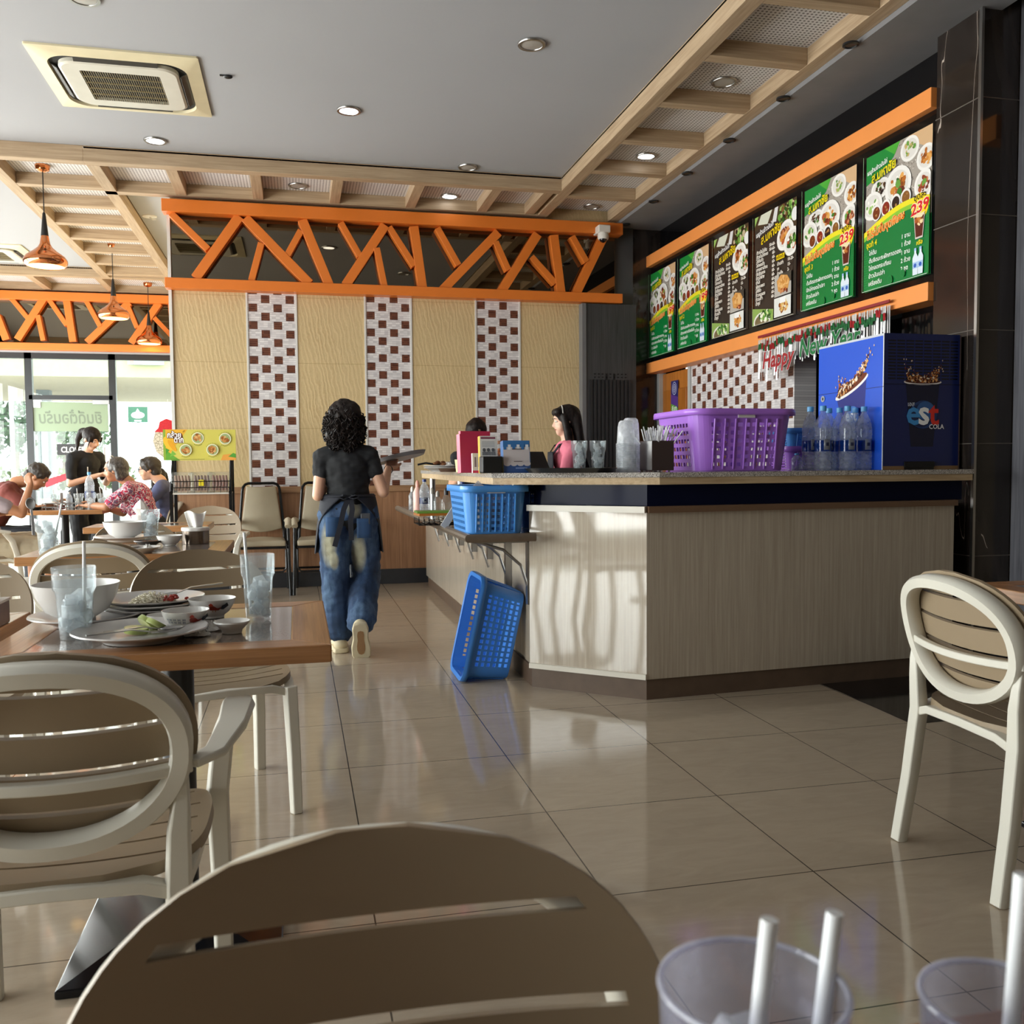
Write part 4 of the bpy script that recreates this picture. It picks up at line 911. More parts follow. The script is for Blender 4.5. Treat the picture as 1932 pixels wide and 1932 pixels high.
# black glossy pyramid foot that shows under the near chair
# ================================================================== tableware
m_cup = CLEAR('clear_tumbler', 'f6f9fa', .085, 'f6fafd', .04); m_ice = CLEAR('ice', 'f6f9fb', .5, 'ffffff', .08, 1.31)
m_straw = M('white_straw', 'f8fafc', .35, var=.03); m_dish = M('white_melamine', 'e2dfdb', .25, var=.04, spec=.6)
m_dishg = M('pale_grey_melamine', 'c9c5c2', .22, var=.04, spec=.6)
def flute_fn(nf, i0): return lambda a, i: 1 - (.045 * abs(math.sin(nf * a / 2)) if i >= i0 and i <= i0 + 1 else 0)
def tumbler(label, loc, r=.042, h=.165, straw=None, ice=18, seed=1, water=.55, group='clear tumblers', cap=True, cat='glass', name='tumbler'):
    t = thing(name, label, cat, loc, 0, group); k = h / .165
    pr = [(r * .70, 0), (r * .73, .006 * k), (r * .80, .06 * k), (r * .86, .105 * k), (r * .90, .11 * k), (r * .97, .116 * k), (r, h), (r * .97, h + .001), (r * .93, .118 * k), (r * .82, .10 * k), (r * .70, .010 * k), (1e-5, .009 * k)]
    obj('cup', MB().lathe(pr, 40, flute=lambda a, i: 1 - (.05 * abs(math.sin(5 * a)) if 1 <= i <= 3 else 0)), m_cup, t, smooth=40)
    rn = random.Random(seed)
    for j in range(ice):
        z = h * (.1 + water * j / max(1, ice)); q = r * .45; a = rn.random() * 6.28; c = V((q * math.cos(a) * rn.random() ** .5, q * math.sin(a) * rn.random() ** .5, z))
        s_ = r * rn.uniform(.24, .36); mx = Matrix.Translation(c) @ Euler((rn.random() * 3, rn.random() * 3, rn.random() * 3)).to_matrix().to_4x4()
        obj('ice_cube', MB().box(-s_, s_, -s_, s_, -s_ * .8, s_ * .8, mx), m_ice, t, smooth=0, bevel=s_ * .25)
    if straw:
        x, y, top, dx, dy = straw
        obj('straw', MB().tube([(x, y, .012), (x + dx, y + dy, top)], .0038 * k, 10), m_straw, t)
    return t
def bowl(label, loc, r, h, mat, group=None, art=None, foot=.5, name='bowl'):
    t = thing(name, label, 'bowl', loc, 0, group)
    pr = [(r * foot, 0), (r * foot, h * .1), (r * .72, h * .3), (r * .92, h * .7), (r, h), (r * .975, h), (r * .89, h * .7), (r * .68, h * .33), (r * .3, h * .16), (1e-5, h * .15)]
    o = obj('body', MB().lathe(pr, 48), mat, t, smooth=50); return t
def platter(label, loc, r, mat, group='dinner plates', scal=0):
    t = thing('plate', label, 'plate', loc, 0, group)
    pr = [(r * .55, 0), (r * .58, .006), (r * .72, .012), (r, .024), (r * .99, .027), (r * .72, .017), (r * .66, .012), (r * .5, .009), (1e-5, .008)]
    obj('dish', MB().lathe(pr, 56, flute=lambda a, i: 1 + scal * abs(math.sin(6 * a)) if 2 <= i <= 5 else 1), mat, t, smooth=50); return t
TZ = .7505
def onA(px, py, z=TZ): return at(px, py, z=z)
def food(name, label, cat, mb, mat, loc, group=None, kind=None): return obj(name, mb, mat, loc=loc, label=label, cat=cat, group=group, kind=kind)
# -- littered table
g1 = onA(143, 1203); tumbler('tall glass of iced water left on the littered table, standing by the big bowl', g1, .046, .158, (.018, .0, .215, .006, -.004), 12, 1, .5)
g2 = onA(488, 1167); tumbler('tall glass of iced water at the right end of the littered table', g2, .042, .16, (-.018, .0, .215, -.012, .0), 12, 2, .5)
b1 = onA(136, 1186); b1.y += .055
platter('decorated plate under the big white bowl on the littered table', (b1.x + .02, b1.y, TZ), .128, m_dishg)
bowl('big plain white bowl standing on a plate behind the left tumbler', (b1.x, b1.y, TZ + .009), .098, .092, m_dish, 'big white bowls', foot=.42)
pl = onA(268, 1205); pl.y += -.012
platter('large white plate with cucumber and cutlery at the front of the littered table', pl, .140, m_dishg, scal=.012)
p2 = onA(298, 1150); p2.y -= .085
platter('lowest of the stacked white plates on the littered table', p2, .125, m_dishg, scal=.012); platter('middle plate of the stack under the leftover rice', p2 + V((0.002, 0, .010)), .125, m_dish, scal=.012)
platter('top plate of the stack carrying leftover rice and chilli', p2 + V((0, .002, .020)), .127, m_dishg, scal=.012)
rn = random.Random(8); m = MB()
for _ in range(900):
    a = rn.random() * 6.28; q = .040 * math.sqrt(rn.random()); z = .030 * (1 - (q / .042) ** 2) * rn.random()
    c = V((q * 1.4 * math.cos(a), q * math.sin(a), z)); d = V((rn.gauss(0, 1), rn.gauss(0, 1), rn.gauss(0, .4))).normalized() * .004; m.tube([c - d, c + d], .0012, 5)
food('rice', 'leftover white rice on the stacked plates', 'rice', m, M('cooked_rice', 'f2ecd8', .5), p2 + V((0, .0, .030)), kind='stuff')
m = MB()
for _ in range(22): c = V((rn.gauss(0, .012), rn.gauss(0, .008), .006 + rn.random() * .012)); m.ball(c, .007, .004, .004, Euler((0, 0, rn.random() * 3)).to_matrix().to_4x4(), 6)
food('chilli_relish', 'heap of red chilli relish beside the leftover rice', 'food', m, M('red_chilli', 'a62a18', .3, var=.3), p2 + V((.045, -.012, .032)))
def spoon(label, loc, rz, tilt=0, L=.17):
    t = thing('spoon', label, 'cutlery', loc, 0, 'steel spoons', rot=(tilt, 0, rz)); mt = m_chrome
    m = MB().grid(lambda u, v: V((.019 * math.cos(2 * PI * u) * v, .028 * math.sin(2 * PI * u) * v, .009 * v * v)), 20, 5, wrapu=True)
    obj('bowl', m, mt, t, solid=.0012); obj('handle', MB().tube([(0, .026, .008), (0, .06, .016), (0, L, .012)], [.0045, .004, .0062], sec=[(-1, -.25), (1, -.25), (1, .25), (-1, .25)], up=(0, 0, 1)), mt, t, smooth=40); return t
def fork(label, loc, rz, tilt=0, L=.18):
    t = thing('fork', label, 'cutlery', loc, 0, 'steel forks', rot=(tilt, 0, rz)); m = MB()
    for i in range(4): x = -.0082 + i * .0055; m.tube([(x, -.032, .004), (x, -.01, .001), (x * .9, .012, .003)], .0017, 6)
    m.box(-.010, .010, .008, .022, .0015, .0045); obj('tines', m, m_chrome, t)
    obj('handle', MB().tube([(0, .02, .004), (0, .06, .012), (0, L, .010)], [.0045, .004, .0065], sec=[(-1, -.25), (1, -.25), (1, .25), (-1, .25)], up=(0, 0, 1)), m_chrome, t, smooth=40); return t
cp = onA(300, 1190)
spoon('steel spoon lying on the plate with the cucumber', (pl.x + .065, pl.y + .0, TZ + .016), R(112), 0, .14); fork('steel fork lying on the plate with the cucumber', (pl.x + .045, pl.y - .028, TZ + .019), R(112), 0, .15)
spoon('steel spoon resting in the leftover rice', (p2.x + .035, p2.y + .02, TZ + .040), R(-75), .12, .14)
m_cuc = NT('cucumber_flesh'); x_, y_, z_ = m_cuc.xyz(m_cuc.co()); rr_ = m_cuc.math('SQRT', m_cuc.math('ADD', m_cuc.math('MULTIPLY', x_, x_), m_cuc.math('MULTIPLY', y_, y_)))
m_cuc = m_cuc.pbr(m_cuc.ramp(m_cuc.math('DIVIDE', rr_, .026), (.0, 'c2c488'), (.45, 'd2d49c'), (.82, 'd6daa4'), (1, 'a3b062')), .25)
for i, (dx, dy, dz, rx, ry, lb) in enumerate(((-.008, .008, .018, .05, .1, 'round cucumber slice lying flat on the big plate'), (.034, .02, .026, .25, .55, 'cucumber slice leaning at the right of the other two'), (.012, .035, .026, .9, .2, 'cucumber wedge standing behind the flat slice'))):
    m = MB().lathe([(1e-5, -.005), (.025, -.005), (.026, 0), (.025, .006), (1e-5, .006)], 28)
    obj('cucumber_slice', m, m_cuc, loc=(pl.x + dx - .005, pl.y + dy + .012, TZ + dz), rot=(rx, ry, i), label=lb, cat='vegetable', group='cucumber slices')
# rooster soup bowls
def art_bowl(label, loc, r, h, turn):
    t = bowl(label, loc, r, h, m_dish, 'patterned soup bowls')
    def wrap(cx, w_, pb, z0, hgt):
        pass
    P = PB(.0002); rn = random.Random(int(turn * 10))
    for a0 in range(5):
        for j in range(2): P.rect(a0 * .011, .0 + j * .011, a0 * .011 + .0016, .008 + j * .011, '5a6078'); P.rect(a0 * .011, .004 + j * .011, a0 * .011 + .006, .0052 + j * .011, '5a6078'); P.rect(a0 * .011 + .004, j * .011, a0 * .011 + .0055, .008 + j * .011, '6a7088')
    ox = .060
    P.poly([(ox, .004), (ox + .022, .002), (ox + .03, .016), (ox + .018, .012), (ox + .010, .022), (ox + .002, .026), (ox - .002, .016)], '8a2a1a'); P.oval(ox + .003, .026, .005, .005, 'a83a1e'); P.poly([(ox - .001, .030), (ox + .003, .035), (ox + .007, .029)], 'c02818')
    P.poly([(ox + .026, .008), (ox + .034, .004), (ox + .046, .02), (ox + .040, .034), (ox + .034, .026), (ox + .028, .022)], '20242e'); P.rect(ox + .006, -.004, ox + .008, .003, 'b07a20'); P.rect(ox + .013, -.004, ox + .015, .003, 'b07a20')
    zc = h * .46
    def rad(z): zz = max(.1, min(1, (z) / h)); return r * (.72 + (zz - .3) / .4 * .2 if zz < .7 else .92 + (zz - .7) / .3 * .08) + .0008
    nv = []
    for x, y, z in P.v:
        Z = zc + y * .6; q = rad(Z) + z; a = turn + x / r; nv.append((q * math.cos(a), q * math.sin(a), Z))
    P.v = nv; P.build('painted_pattern', t, mat=PRINT('menu_print'), label='painted rooster and verse pattern'); return t
a1 = onA(356, 1180); a1.y -= .055; art_bowl('patterned soup bowl with a painted red rooster, front one of the two', a1, .053, .046, R(-138))
a2 = onA(404, 1158); a2.y -= .05; art_bowl('patterned soup bowl behind the rooster bowl, nearest the stacked plates', a2, .058, .048, R(-150))
s0 = a1 + V((-.06, .07, 0)); platter('small sauce saucer peeking out left of the rooster bowl', s0, .036, m_dish, 'small sauce saucers')
s1 = onA(439, 1190); s1.y -= .02; t = platter('small sauce saucer at the front right of the rooster bowl', s1, .040, m_dish, 'small sauce saucers')
def crumple(label, loc, sz, seed, name='crumpled_tissue', flat=.6):
    rn = random.Random(seed); m = MB(); ph = [rn.random() * 9 for _ in range(4)]
    def fn(u, v):
        a = u * 2 * PI; q = sz * (.3 + .7 * v) * (1 + .3 * noise.noise((math.cos(a) * 2 + ph[0], math.sin(a) * 2 + ph[1], v * 3)))
        return V((q * math.cos(a), q * math.sin(a) * .8, max(0, sz * flat * (1 - v) * (1 + .8 * noise.noise((math.cos(a) * 3, math.sin(a) * 3, ph[2] + v * 4))) + sz * .25 * abs(noise.noise((a, v * 5, ph[3]))))))
    m.grid(fn, 26, 6, wrapu=True)
    return obj(name, m, M('tissue_paper', 'ece9e4', .9), loc=loc, smooth=0, label=label, cat='tissue', group='crumpled tissues', solid=.001)
crumple('crumpled tissue between the big plate and the sauce saucer', onA(402, 1188), .026, 3); crumple('flat tissue under the rim of the big plate near its right end', onA(372, 1198) + V((0, .0, 0)), .03, 9, flat=.3)
pb = PB(); pb.rect(-.11, -.05, .11, .05, 'e8e6e2'); pb.rect(.05, -.02, .075, .03, '8aa0b8')
for i in range(6): pb.rect(-.1, -.04 + i * .014, .02, -.036 + i * .014, 'b8b8c0')
pb.build('receipt_slip', loc=onA(232, 1158) + V((0, .02, .0008)), rot=(0, 0, .3), label='printed paper slip lying behind the big bowl on the littered table', cat='paper')
# -- table at the left edge: tissue box corner
t = thing('tissue_box', 'brown printed tissue box at the photo\'s left edge', 'tissue box', onA(-8, 1180) + V((-.03, 0, 0)))
obj('box_body', MB().box(-.05, .05, -.045, .045, 0, .058), M('plum_print', '5a4340', .4, var=.3, vs=40), t, smooth=0, bevel=.004); obj('tissue', MB().grid(lambda u, v: V((.04 * (u - .5) * 2, .012 * math.sin(u * 9), .058 + .018 * v + .004 * math.sin(u * 14))), 20, 3), M('tissue_paper', 'ece9e4', .9), t, solid=.001); obj('box_lid', MB().box(-.052, .052, -.047, .047, .056, .062), M('pale_box_top', 'b9aea4', .5), t, smooth=0)
# -- second table
def onB(px, py): return at(px, py, z=TZ)
p = onB(233, 1022); p.y += .05
platter('plate under the big bowl on the second table', p, .15, m_dishg); bowl('big white bowl on the second table', p + V((0, 0, .009)), .105, .09, m_dish, 'big white bowls', foot=.42)
p = onB(285, 1020); tumbler('tumbler full of ice on the second table right of the big bowl', p, .046, .16, None, 16, 5, .8)
p = onB(93, 1052); tumbler('tumbler of ice with two straws at the left end of the second table', p + V((0, .0, 0)), .052, .165, (.01, 0, .225, .04, .02), 16, 6, .8); 
spoon('white soup spoon leaning in the left tumbler of the second table', p + V((-.065, .0, .225)), R(200), R(-60), .15)
p = onB(318, 1030); bowl('small white bowl beside the tissue holder on the second table', p + V((0, .04, 0)), .06, .048, m_dish, 'small white bowls', foot=.5)
p = onB(280, 1030); p.y -= .0
t2 = platter('dark saucer with browned leftovers in front of the ice glass', p + V((.0, .0, 0)), .065, M('dark_saucer', '4a4440', .3), 'dark saucers'); m = MB()
for _ in range(24): m.ball((rn.gauss(0, .02), rn.gauss(0, .012), .012 + rn.random() * .008), .008, .006, .004, n=5)
food('fried_scraps', 'browned fried scraps on the dark saucer of the second table', 'food', m, M('fried_brown', '7a4a24', .5, var=.5, vs=60), p + V((0, 0, .003)))
p = onB(265, 1043); platter('white plate with cutlery at the front edge of the second table', p, .085, m_dishg); spoon('spoon on the front plate of the second table', p + V((-.02, .01, .02)), R(60)); crumple('crumpled tissue on the front plate of the second table', p + V((.03, .0, .012)), .03, 12)
p = onB(367, 1027); t = thing('tissue_holder', 'fluted metal tissue holder with white lid on the second table', 'tissue holder', p + V((0, .06, 0)))
P = []
for i in range(72): a = 2 * PI * i / 72; q = .058 * (1 + .05 * abs(math.cos(3 * a))); P.append((q * math.cos(a) * 1.05, q * math.sin(a)))
obj('body', MB().prism(P, 0, .062), M('brown_steel', '6b5f55', .25, .8), t, smooth=50); obj('lid', MB().prism([(x * 1.05, y * 1.05) for x, y in P], .062, .080), m_dish, t, smooth=50, bevel=.004)
obj('tissue', MB().grid(lambda u, v: V(((u - .5) * (.06 + .045 * v), .012 * math.sin(u * 8 + v), .078 + .075 * v + .008 * math.sin(u * 7) * v)), 20, 8), M('tissue_paper', 'ece9e4', .9), t, solid=.001)
# -- third table: tissue tuft in a low holder
p = at(264, 975, z=TZ); t = thing('tissue_holder', 'low tissue holder with white tuft on the third table', 'tissue holder', (-1.0, 6.42, TZ))
obj('body', MB().lathe([(.055, 0), (.058, .06), (.03, .066), (1e-5, .066)], 24), m_dish, t); obj('tissue', MB().lathe([(.022, .06), (.05, .105), (.028, .14), (1e-5, .165)], 9), M('tissue_paper', 'ece9e4', .9), t, smooth=20)
# -- diners' table
def onD(px, dy=0): q = at(px, 955, y=9.05 + dy); return V((q.x, 9.05 + dy, TZ))
t = thing('condiment_caddy', 'wire caddy holding condiment jars on the diners\' table', 'caddy', onD(117, -.1))
m = MB()
for z in (.02, .055): m.tube([(-.15, -.06, z), (.15, -.06, z), (.15, .06, z), (-.15, .06, z)], .003, 6, closed=True)
for x in (-.15, -.05, .05, .15): m.tube([(x, -.06, .0), (x, -.06, .06)], .003, 6); m.tube([(x, .06, 0), (x, .06, .06)], .003, 6)
obj('rack', m, m_chrome, t); obj('handle', MB().box(-.011, .011, -.004, .004, 0, .15), m_chrome, t, smooth=0)
for i, (x, c_) in enumerate(((-.11, '5a2c14'), (-.04, 'd8c8a8'), (.04, 'c8c8c0'), (.11, 'a82818'))):
    j = obj('jar', MB().lathe([(.028, .004), (.03, .01), (.03, .062), (.027, .068), (1e-5, .068)], 18), m_cup, t); obj('sauce', MB().lathe([(1e-5, .006), (.027, .006), (.027, .040), (1e-5, .040)], 16), M('sauce_' + c_, c_, .3), j)
def bottle(label, loc, h=.3, r=.042, capc='4f9fd8', group='clear water bottles', lab='2a5fb0', liquid=True, name='water_bottle'):
    t = thing(name, label, 'bottle', loc, 0, group); k = h / .3
    pr = [(r * .8, 0)] + [(r * (.94 if i % 2 else 1), (.008 + .0095 * i) * k) for i in range(9)] + [(r, .09 * k), (r, .138 * k)] + [(r * (.95 if i % 2 == 0 else 1), (.142 + .009 * i) * k) for i in range(6)] + [(r * .98, .20 * k), (r * .75, .238 * k), (r * .42, .262 * k), (r * .33, .27 * k), (r * .33, .285 * k)]
    obj('body', MB().lathe(pr, 28, cap=False), CLEAR('clear_bottle', 'eaf1f8', .27, 'f2f7fc', .04), t, smooth=25)
    obj('cap', MB().lathe([(r * .40, .278 * k), (r * .40, h), (r * .36, h + .002), (1e-5, h + .002)], 20), M('cap_' + capc, capc, .4), t)
    if lab: 
        o = obj('label', MB().lathe([(r * 1.012, .088 * k), (r * 1.012, .14 * k)], 28, cap=False), CLEAR('label_film_' + lab, lab, .25, lab, .1), t)
        obj('label_patch', MB().grid(lambda u, v: V((r * 1.03 * math.cos(-PI / 2 + (u - .5) * .85), r * 1.03 * math.sin(-PI / 2 + (u - .5) * .85), (.095 + .05 * v) * k)), 8, 2), M('silver_label', '8e939c', .35, .3), t, solid=.0006)
        obj('label_mark', MB().grid(lambda u, v: V((r * 1.05 * math.cos(-PI / 2 + (u - .5) * .4), r * 1.05 * math.sin(-PI / 2 + (u - .5) * .4), (.113 + .016 * v) * k)), 6, 2), M('navy_mark', '22284a', .4), t, solid=.0006)
    return t
bottle('tall water bottle with blue label on the diners\' table', onD(170, .1), .33, .042, '5aa0d8'); tumbler('glass of iced water in front of the tall bottle on the diners\' table', onD(172, -.2), .042, .15, None, 6, 21, .6)
tumbler('left iced glass with straw on the diners\' table', onD(105, .22), .042, .13, (.0, 0, .19, -.02, 0), 6, 22, .6); tumbler('middle iced glass with straw by the far edge of the diners\' table', onD(149, .3), .042, .13, (-.005, 0, .18, -.01, 0), 6, 23, .6); tumbler('right iced glass with straw beside the floral blouse', onD(192, .25), .042, .13, (.0, 0, .19, -.015, 0), 6, 24, .6)
bottle('small sauce bottle with clear top on the diners\' table', onD(131, .0), .15, .028, 'e8e8e4', 'sauce bottles', None); obj('folded_cloth', MB().grid(lambda u, v: V(((u - .5) * .16, (v - .5) * .1, .02 + .05 * math.sin(PI * u) * (.6 + .4 * math.sin(7 * v)))), 14, 8), M('tissue_paper', 'ece9e4', .9), loc=onD(97, .1), label='white bundle of napkins on the diners\' table', cat='napkin', solid=.002)
platter('flat dark plate before the maroon shirted man', onD(60, -.05), .11, M('dark_saucer', '4a4440', .3)); platter('flat dark plate before the floral blouse', onD(185, -.02), .1, M('dark_saucer', '4a4440', .3))
# -- drinks on the nearest table
m_cupn = CLEAR('near_tumbler', 'e6e6ee', .2, 'e2e2ee', .05)
def near_cup(label, x, y, h, r, straws, seed):
    t = thing('tumbler', label, 'glass', (x, y, TZ), 0, 'clear tumblers')
    pr = [(r * .72, 0), (r * .78, .01), (r * .88, h * .66), (r * .97, h * .72), (r, h), (r * .965, h + .001), (r * .94, h * .72), (r * .84, h * .6), (r * .72, .012), (1e-5, .01)]
    obj('cup', MB().lathe(pr, 64, flute=lambda a, i: 1 - (.05 * abs(math.sin(5 * a)) if 1 <= i <= 2 else 0)), m_cupn, t, smooth=40)
    obj('rim', MB().tube([(r * .985 * math.cos(a), r * .985 * math.sin(a), h) for a in (2 * PI * q_ / 48 for q_ in range(48))], .0016, 8, closed=True), CLEAR('cup_rim', 'e8e8f0', .5, 'eeeef8', .05), t)
    obj('drink', MB().lathe([(1e-5, .014), (r * .7, .014), (r * .84, h * .62), (1e-5, h * .62)], 40), CLEAR('cola_with_ice', '9a8f94', .5, '8a8088', .05), t)
    rn = random.Random(seed)
    for j in range(12):
        a = rn.random() * 6.28; q = r * .55 * math.sqrt(rn.random()); s_ = r * rn.uniform(.18, .28)
        mx = Matrix.Translation((q * math.cos(a), q * math.sin(a), h * rn.uniform(.5, .7))) @ Euler((rn.random() * 3, rn.random() * 3, 0)).to_matrix().to_4x4()
        obj('ice_cube', MB().box(-s_, s_, -s_, s_, -s_ * .8, s_ * .8, mx), m_ice, t, smooth=0, bevel=s_ * .25)
    for (x0, y0, x1, y1, z1) in straws: obj('straw', MB().tube([(x0, y0, .02), (x1, y1, z1)], .0042, 16), m_straw, t)
    return t
q = at(1420, 1860, y=.40); hh = q.z - TZ
s1_ = at(1452, 1735, y=.39); s2_ = at(1575, 1722, y=.40)
near_cup('blurred iced drink with two white straws in the near foreground', q.x, .40, hh, .0455, [(-.012, -.01, s1_.x - q.x, -.01, s1_.z - TZ), (.028, 0, s2_.x - q.x, 0, s2_.z - TZ)], 31)
q2 = at(1885, 1935, y=.385); s3_ = at(1930, 1650, y=.385); near_cup('blurred drink with one straw cut by the lower right corner', q2.x + .003, .385, q2.z + .012 - TZ, .04, [(.0, .0, s3_.x - q2.x - .003, .0, s3_.z - TZ)], 32)
# ================================================================== banquet chairs, snack rack
def banquet(label, x, y):
    if 'b' in CH: return dup(CH['b'], (x, y, 0), 0, label, 'padded chairs along the wall')
    t = thing('padded_armchair', label, 'chair', (x, y, 0), 0, 'padded chairs along the wall'); CH['b'] = t; bt_ = M('black_tube_steel', '101113', .22, .2); vin = M('beige_vinyl', 'a99d86', .45, var=.1, vs=8)
    hx = .2
    pth = [(-.2, .16, .44), (-.19, .2, .6), (-.165, .235, .9)] + [(-.165 + .055 * (1 - math.cos(R(a))) , .24, .9 + .07 * math.sin(R(a))) for a in (30, 60, 90)]
    pth += [(-x_, y_, z_) for x_, y_, z_ in pth[::-1]]
    obj('back_frame', MB().tube(pth, .013, 10), bt_, t)
    def bk(u, v): z = .56 + .385 * v; w_ = .178 - .05 * v; return V(((u - .5) * 2 * w_, .19 + .045 * v - .018 * math.sin(PI * u) * 1, z - (.03 * math.sin(PI * u) if v < .05 else 0) - (.012 * math.sin(PI * u) if v > .95 else 0)))
    obj('backrest', MB().grid(bk, 12, 10), vin, t, solid=.035, bevel=.008)
    obj('seat', MB().grid(lambda u, v: V(((u - .5) * (.43 - .05 * v), -.24 + .42 * v, .455 + .022 * math.sin(PI * u) * math.sin(PI * v))), 10, 10), vin, t, solid=.05, bevel=.012)
    obj('seat_frame', MB().tube([(-.21, -.23, .42), (.21, -.23, .42), (.19, .18, .42), (-.19, .18, .42)], .011, 8, closed=True), bt_, t)
    for sx in (-1, 1):
        obj('leg', MB().tube([(sx * .250, -.24, 0), (sx * .240, -.22, .3), (sx * .235, -.2, .6)], .0145, 10), bt_, t); obj('leg', MB().tube([(sx * .225, .26, 0), (sx * .22, .2, .44), (sx * .21, .18, .62)], .0145, 10), bt_, t)
        obj('armrest', MB().tube([(sx * .235, -.23, .60), (sx * .24, -.19, .645), (sx * .235, .0, .645), (sx * .215, .18, .63)], [.028, .03, .026, .02], 10), M('worn_beige_vinyl', 'b3a892', .5, var=.25, vs=30), t)
    obj('stretcher', MB().tube([(-.215, -.215, .4), (-.215, -.215, .24), (-.185, -.215, .205), (.185, -.215, .205), (.215, -.215, .24), (.215, -.215, .4)], .010, 8), bt_, t)
    obj('stretcher', MB().tube([(-.22, .23, .19), (.22, .23, .19)], .010, 8), bt_, t); return t
q = at(492, 1000, y=8.4); banquet('beige padded armchair with black tube frame, left of the walking waitress', q.x, 8.44)
q = at(607, 1000, y=8.4); banquet('beige padded armchair half hidden behind the walking waitress', q.x, 8.44)
xa, xb = at(325, 930, y=8.0).x, at(436, 935, y=8.0).x; rc = (xa + xb) / 2; hw = (xb - xa) / 2
t = thing('snack_rack', 'black steel display rack with dried banana snacks under a yellow sign', 'rack', (rc, 8.1, 0)); bt_ = M('black_tube_steel', '101113', .22, .2)
for sx in (-1, 1):
    obj('upright', MB().box(sx * hw - .013, sx * hw + .013, -.17, -.145, 0, .92).tube([(sx * hw, -.16, .92), (sx * hw, .12, 1.36)], .013, 8), bt_, t, smooth=40); obj('upright', MB().box(sx * hw - .013, sx * hw + .013, .11, .135, 0, 1.38), bt_, t, smooth=0)
for z in (.22, .55, .905):
    m = MB().box(-hw, hw, -.17, .13, z - .006, z + .006); obj('shelf', m, bt_ if z < .8 else M('pale_shelf_board', 'c5c0b6', .5), t, smooth=0)
    w_ = MB()
    for zz in (.05, .10): w_.tube([(-hw, -.165, z + zz), (hw, -.165, z + zz)], .004, 6)
    for i in range(9): x = -hw + 2 * hw * (i + .5) / 9; w_.tube([(x, -.165, z), (x, -.165, z + .1)], .002, 5)
    obj('wire_guard', w_, bt_, t)
pb = PB(); W, H = at(446, 812, y=7.95).x - at(314, 812, y=7.95).x, at(380, 811, y=7.95).z - at(380, 869, y=7.95).z
pb.rect(0, 0, W, H, 'd6cc62'); pb.poly([(0, 0), (.0, H), (.17, H), (.1, H * .6), (.06, H * .4)], 'eab23a'); pb.poly([(0, 0), (.11, 0), (0, .085)], '6aa83c'); pb.poly([(.0, .05), (.03, .085), (0, .1)], '4f9a3a'); pb.poly([(.03, .03), (.08, .05), (.05, .08)], '7fb84a'); pb.oval(.02, H * .55, .03, .06, 'f0c23c', .5); pb.oval(.05, H * .48, .018, .055, 'e8a62c', .6)
pb.poly([(.055, H - .045), (.125, H - .03), (.135, H - .07), (.125, H - .105), (.085, H - .1), (.06, H - .075)], '6a3a20')
pb.text(.012, H - .066, 'กล้วย', .062, 'ffffff', .0016, 0, 'LEFT', 0, .105, outline='5a3018', ow=.004); pb.text(.064, H - .105, 'ตาก', .062, 'ffffff', .0016, 0, 'LEFT', 0, .072, outline='5a3018', ow=.004)
for i in range(3): pb.rect(.135 + i * .006, H - .025 + .004 * i, .137 + i * .006, H - .012 + .004 * i, '5a3018')
for fx, fy in ((.255, .72), (.475, .70), (.158, .34), (.372, .34)):
    x, y = fx / .56 * W, fy * H; pb.oval(x, y, .047, .047, 'f4f1d8'); pb.oval(x, y, .041, .041, '9fb07a'); pb.blobs(x, y, .026, .026, ['c98a4a', 'e0b070', '9a5a28', 'b87038'], 26, .011)
    for j in range(9): a = PI * (.18 + .64 * j / 8); pb.rect(x + .054 * math.cos(a) - .0025, y + .054 * math.sin(a) - .003, x + .054 * math.cos(a) + .0025, y + .054 * math.sin(a) + .003, '7a8a4a')
    for j in range(6): pb.rect(x - .03 + j * .011, y - .064 + .004 * abs(j - 2.5), x - .024 + j * .011, y - .059 + .004 * abs(j - 2.5), '3a4a20')
pb.poly([(W - .12, .0), (W, .0), (W, .055), (W - .05, .05), (W - .1, .045)], 'e8a24a'); pb.poly([(W - .06, .03), (W - .02, .06), (W, .05), (W, .02)], '58a040'); pb.rect(.03, .008, W * .55, .011, '7a7a40')
p = at(314, 869, y=7.95); pb.build('snack_sign', loc=(p.x, 7.93, p.z), rot=(PI / 2, 0, 0), thick=.012, back='8fae40', label='yellow sign board for dried bananas on top of the snack rack', cat='sign', mat=PRINT('menu_print'))
for i, (fx, cc, lb) in enumerate(((-.66, '8a5c40', 'clear pack of brown dried bananas at the left of the rack shelf'), (.0, '6e4438', 'clear pack with a yellow price sticker in the middle of the rack shelf'), (.62, '7c3620', 'clear pack of glossy red-brown bananas at the right of the rack shelf'))):
    t = thing('snack_pack', lb, 'snack pack', (rc + fx * hw, 8.02, .912), 0, 'packs of dried banana')
    obj('bag', MB().box(-.085, .085, -.05, .05, 0, .17), CLEAR('clear_pack', 'f4f4f0', .13, 'f4f4f0', .08), t, smooth=0, bevel=.012)
    for j in range(5): x = -.05 + .025 * j; obj('banana', MB().tube([(x, -.03, .018), (x + .006, -.036, .08), (x, -.03, .14)], [.010, .0135, .009], 8), M('banana_' + cc, cc, .3, var=.3, vs=40), t)
    if i == 1: obj('sticker', MB().box(-.02, .02, -.054, -.051, .055, .105), M('yellow_sticker', 'e8d21c', .5), t, smooth=0)
for i, fx in enumerate((-.33, .32)):
    obj('snack_pack', MB().box(-.03, .03, -.04, .06, 0, .165), CLEAR('clear_pack', 'f4f4f0', .13, 'f4f4f0', .08), loc=(rc + fx * hw, 8.05, .912), smooth=0, bevel=.01, label='empty looking clear pack %s the stickered pack on the rack' % ('left of' if i == 0 else 'right of'), cat='snack pack', group='packs of dried banana')
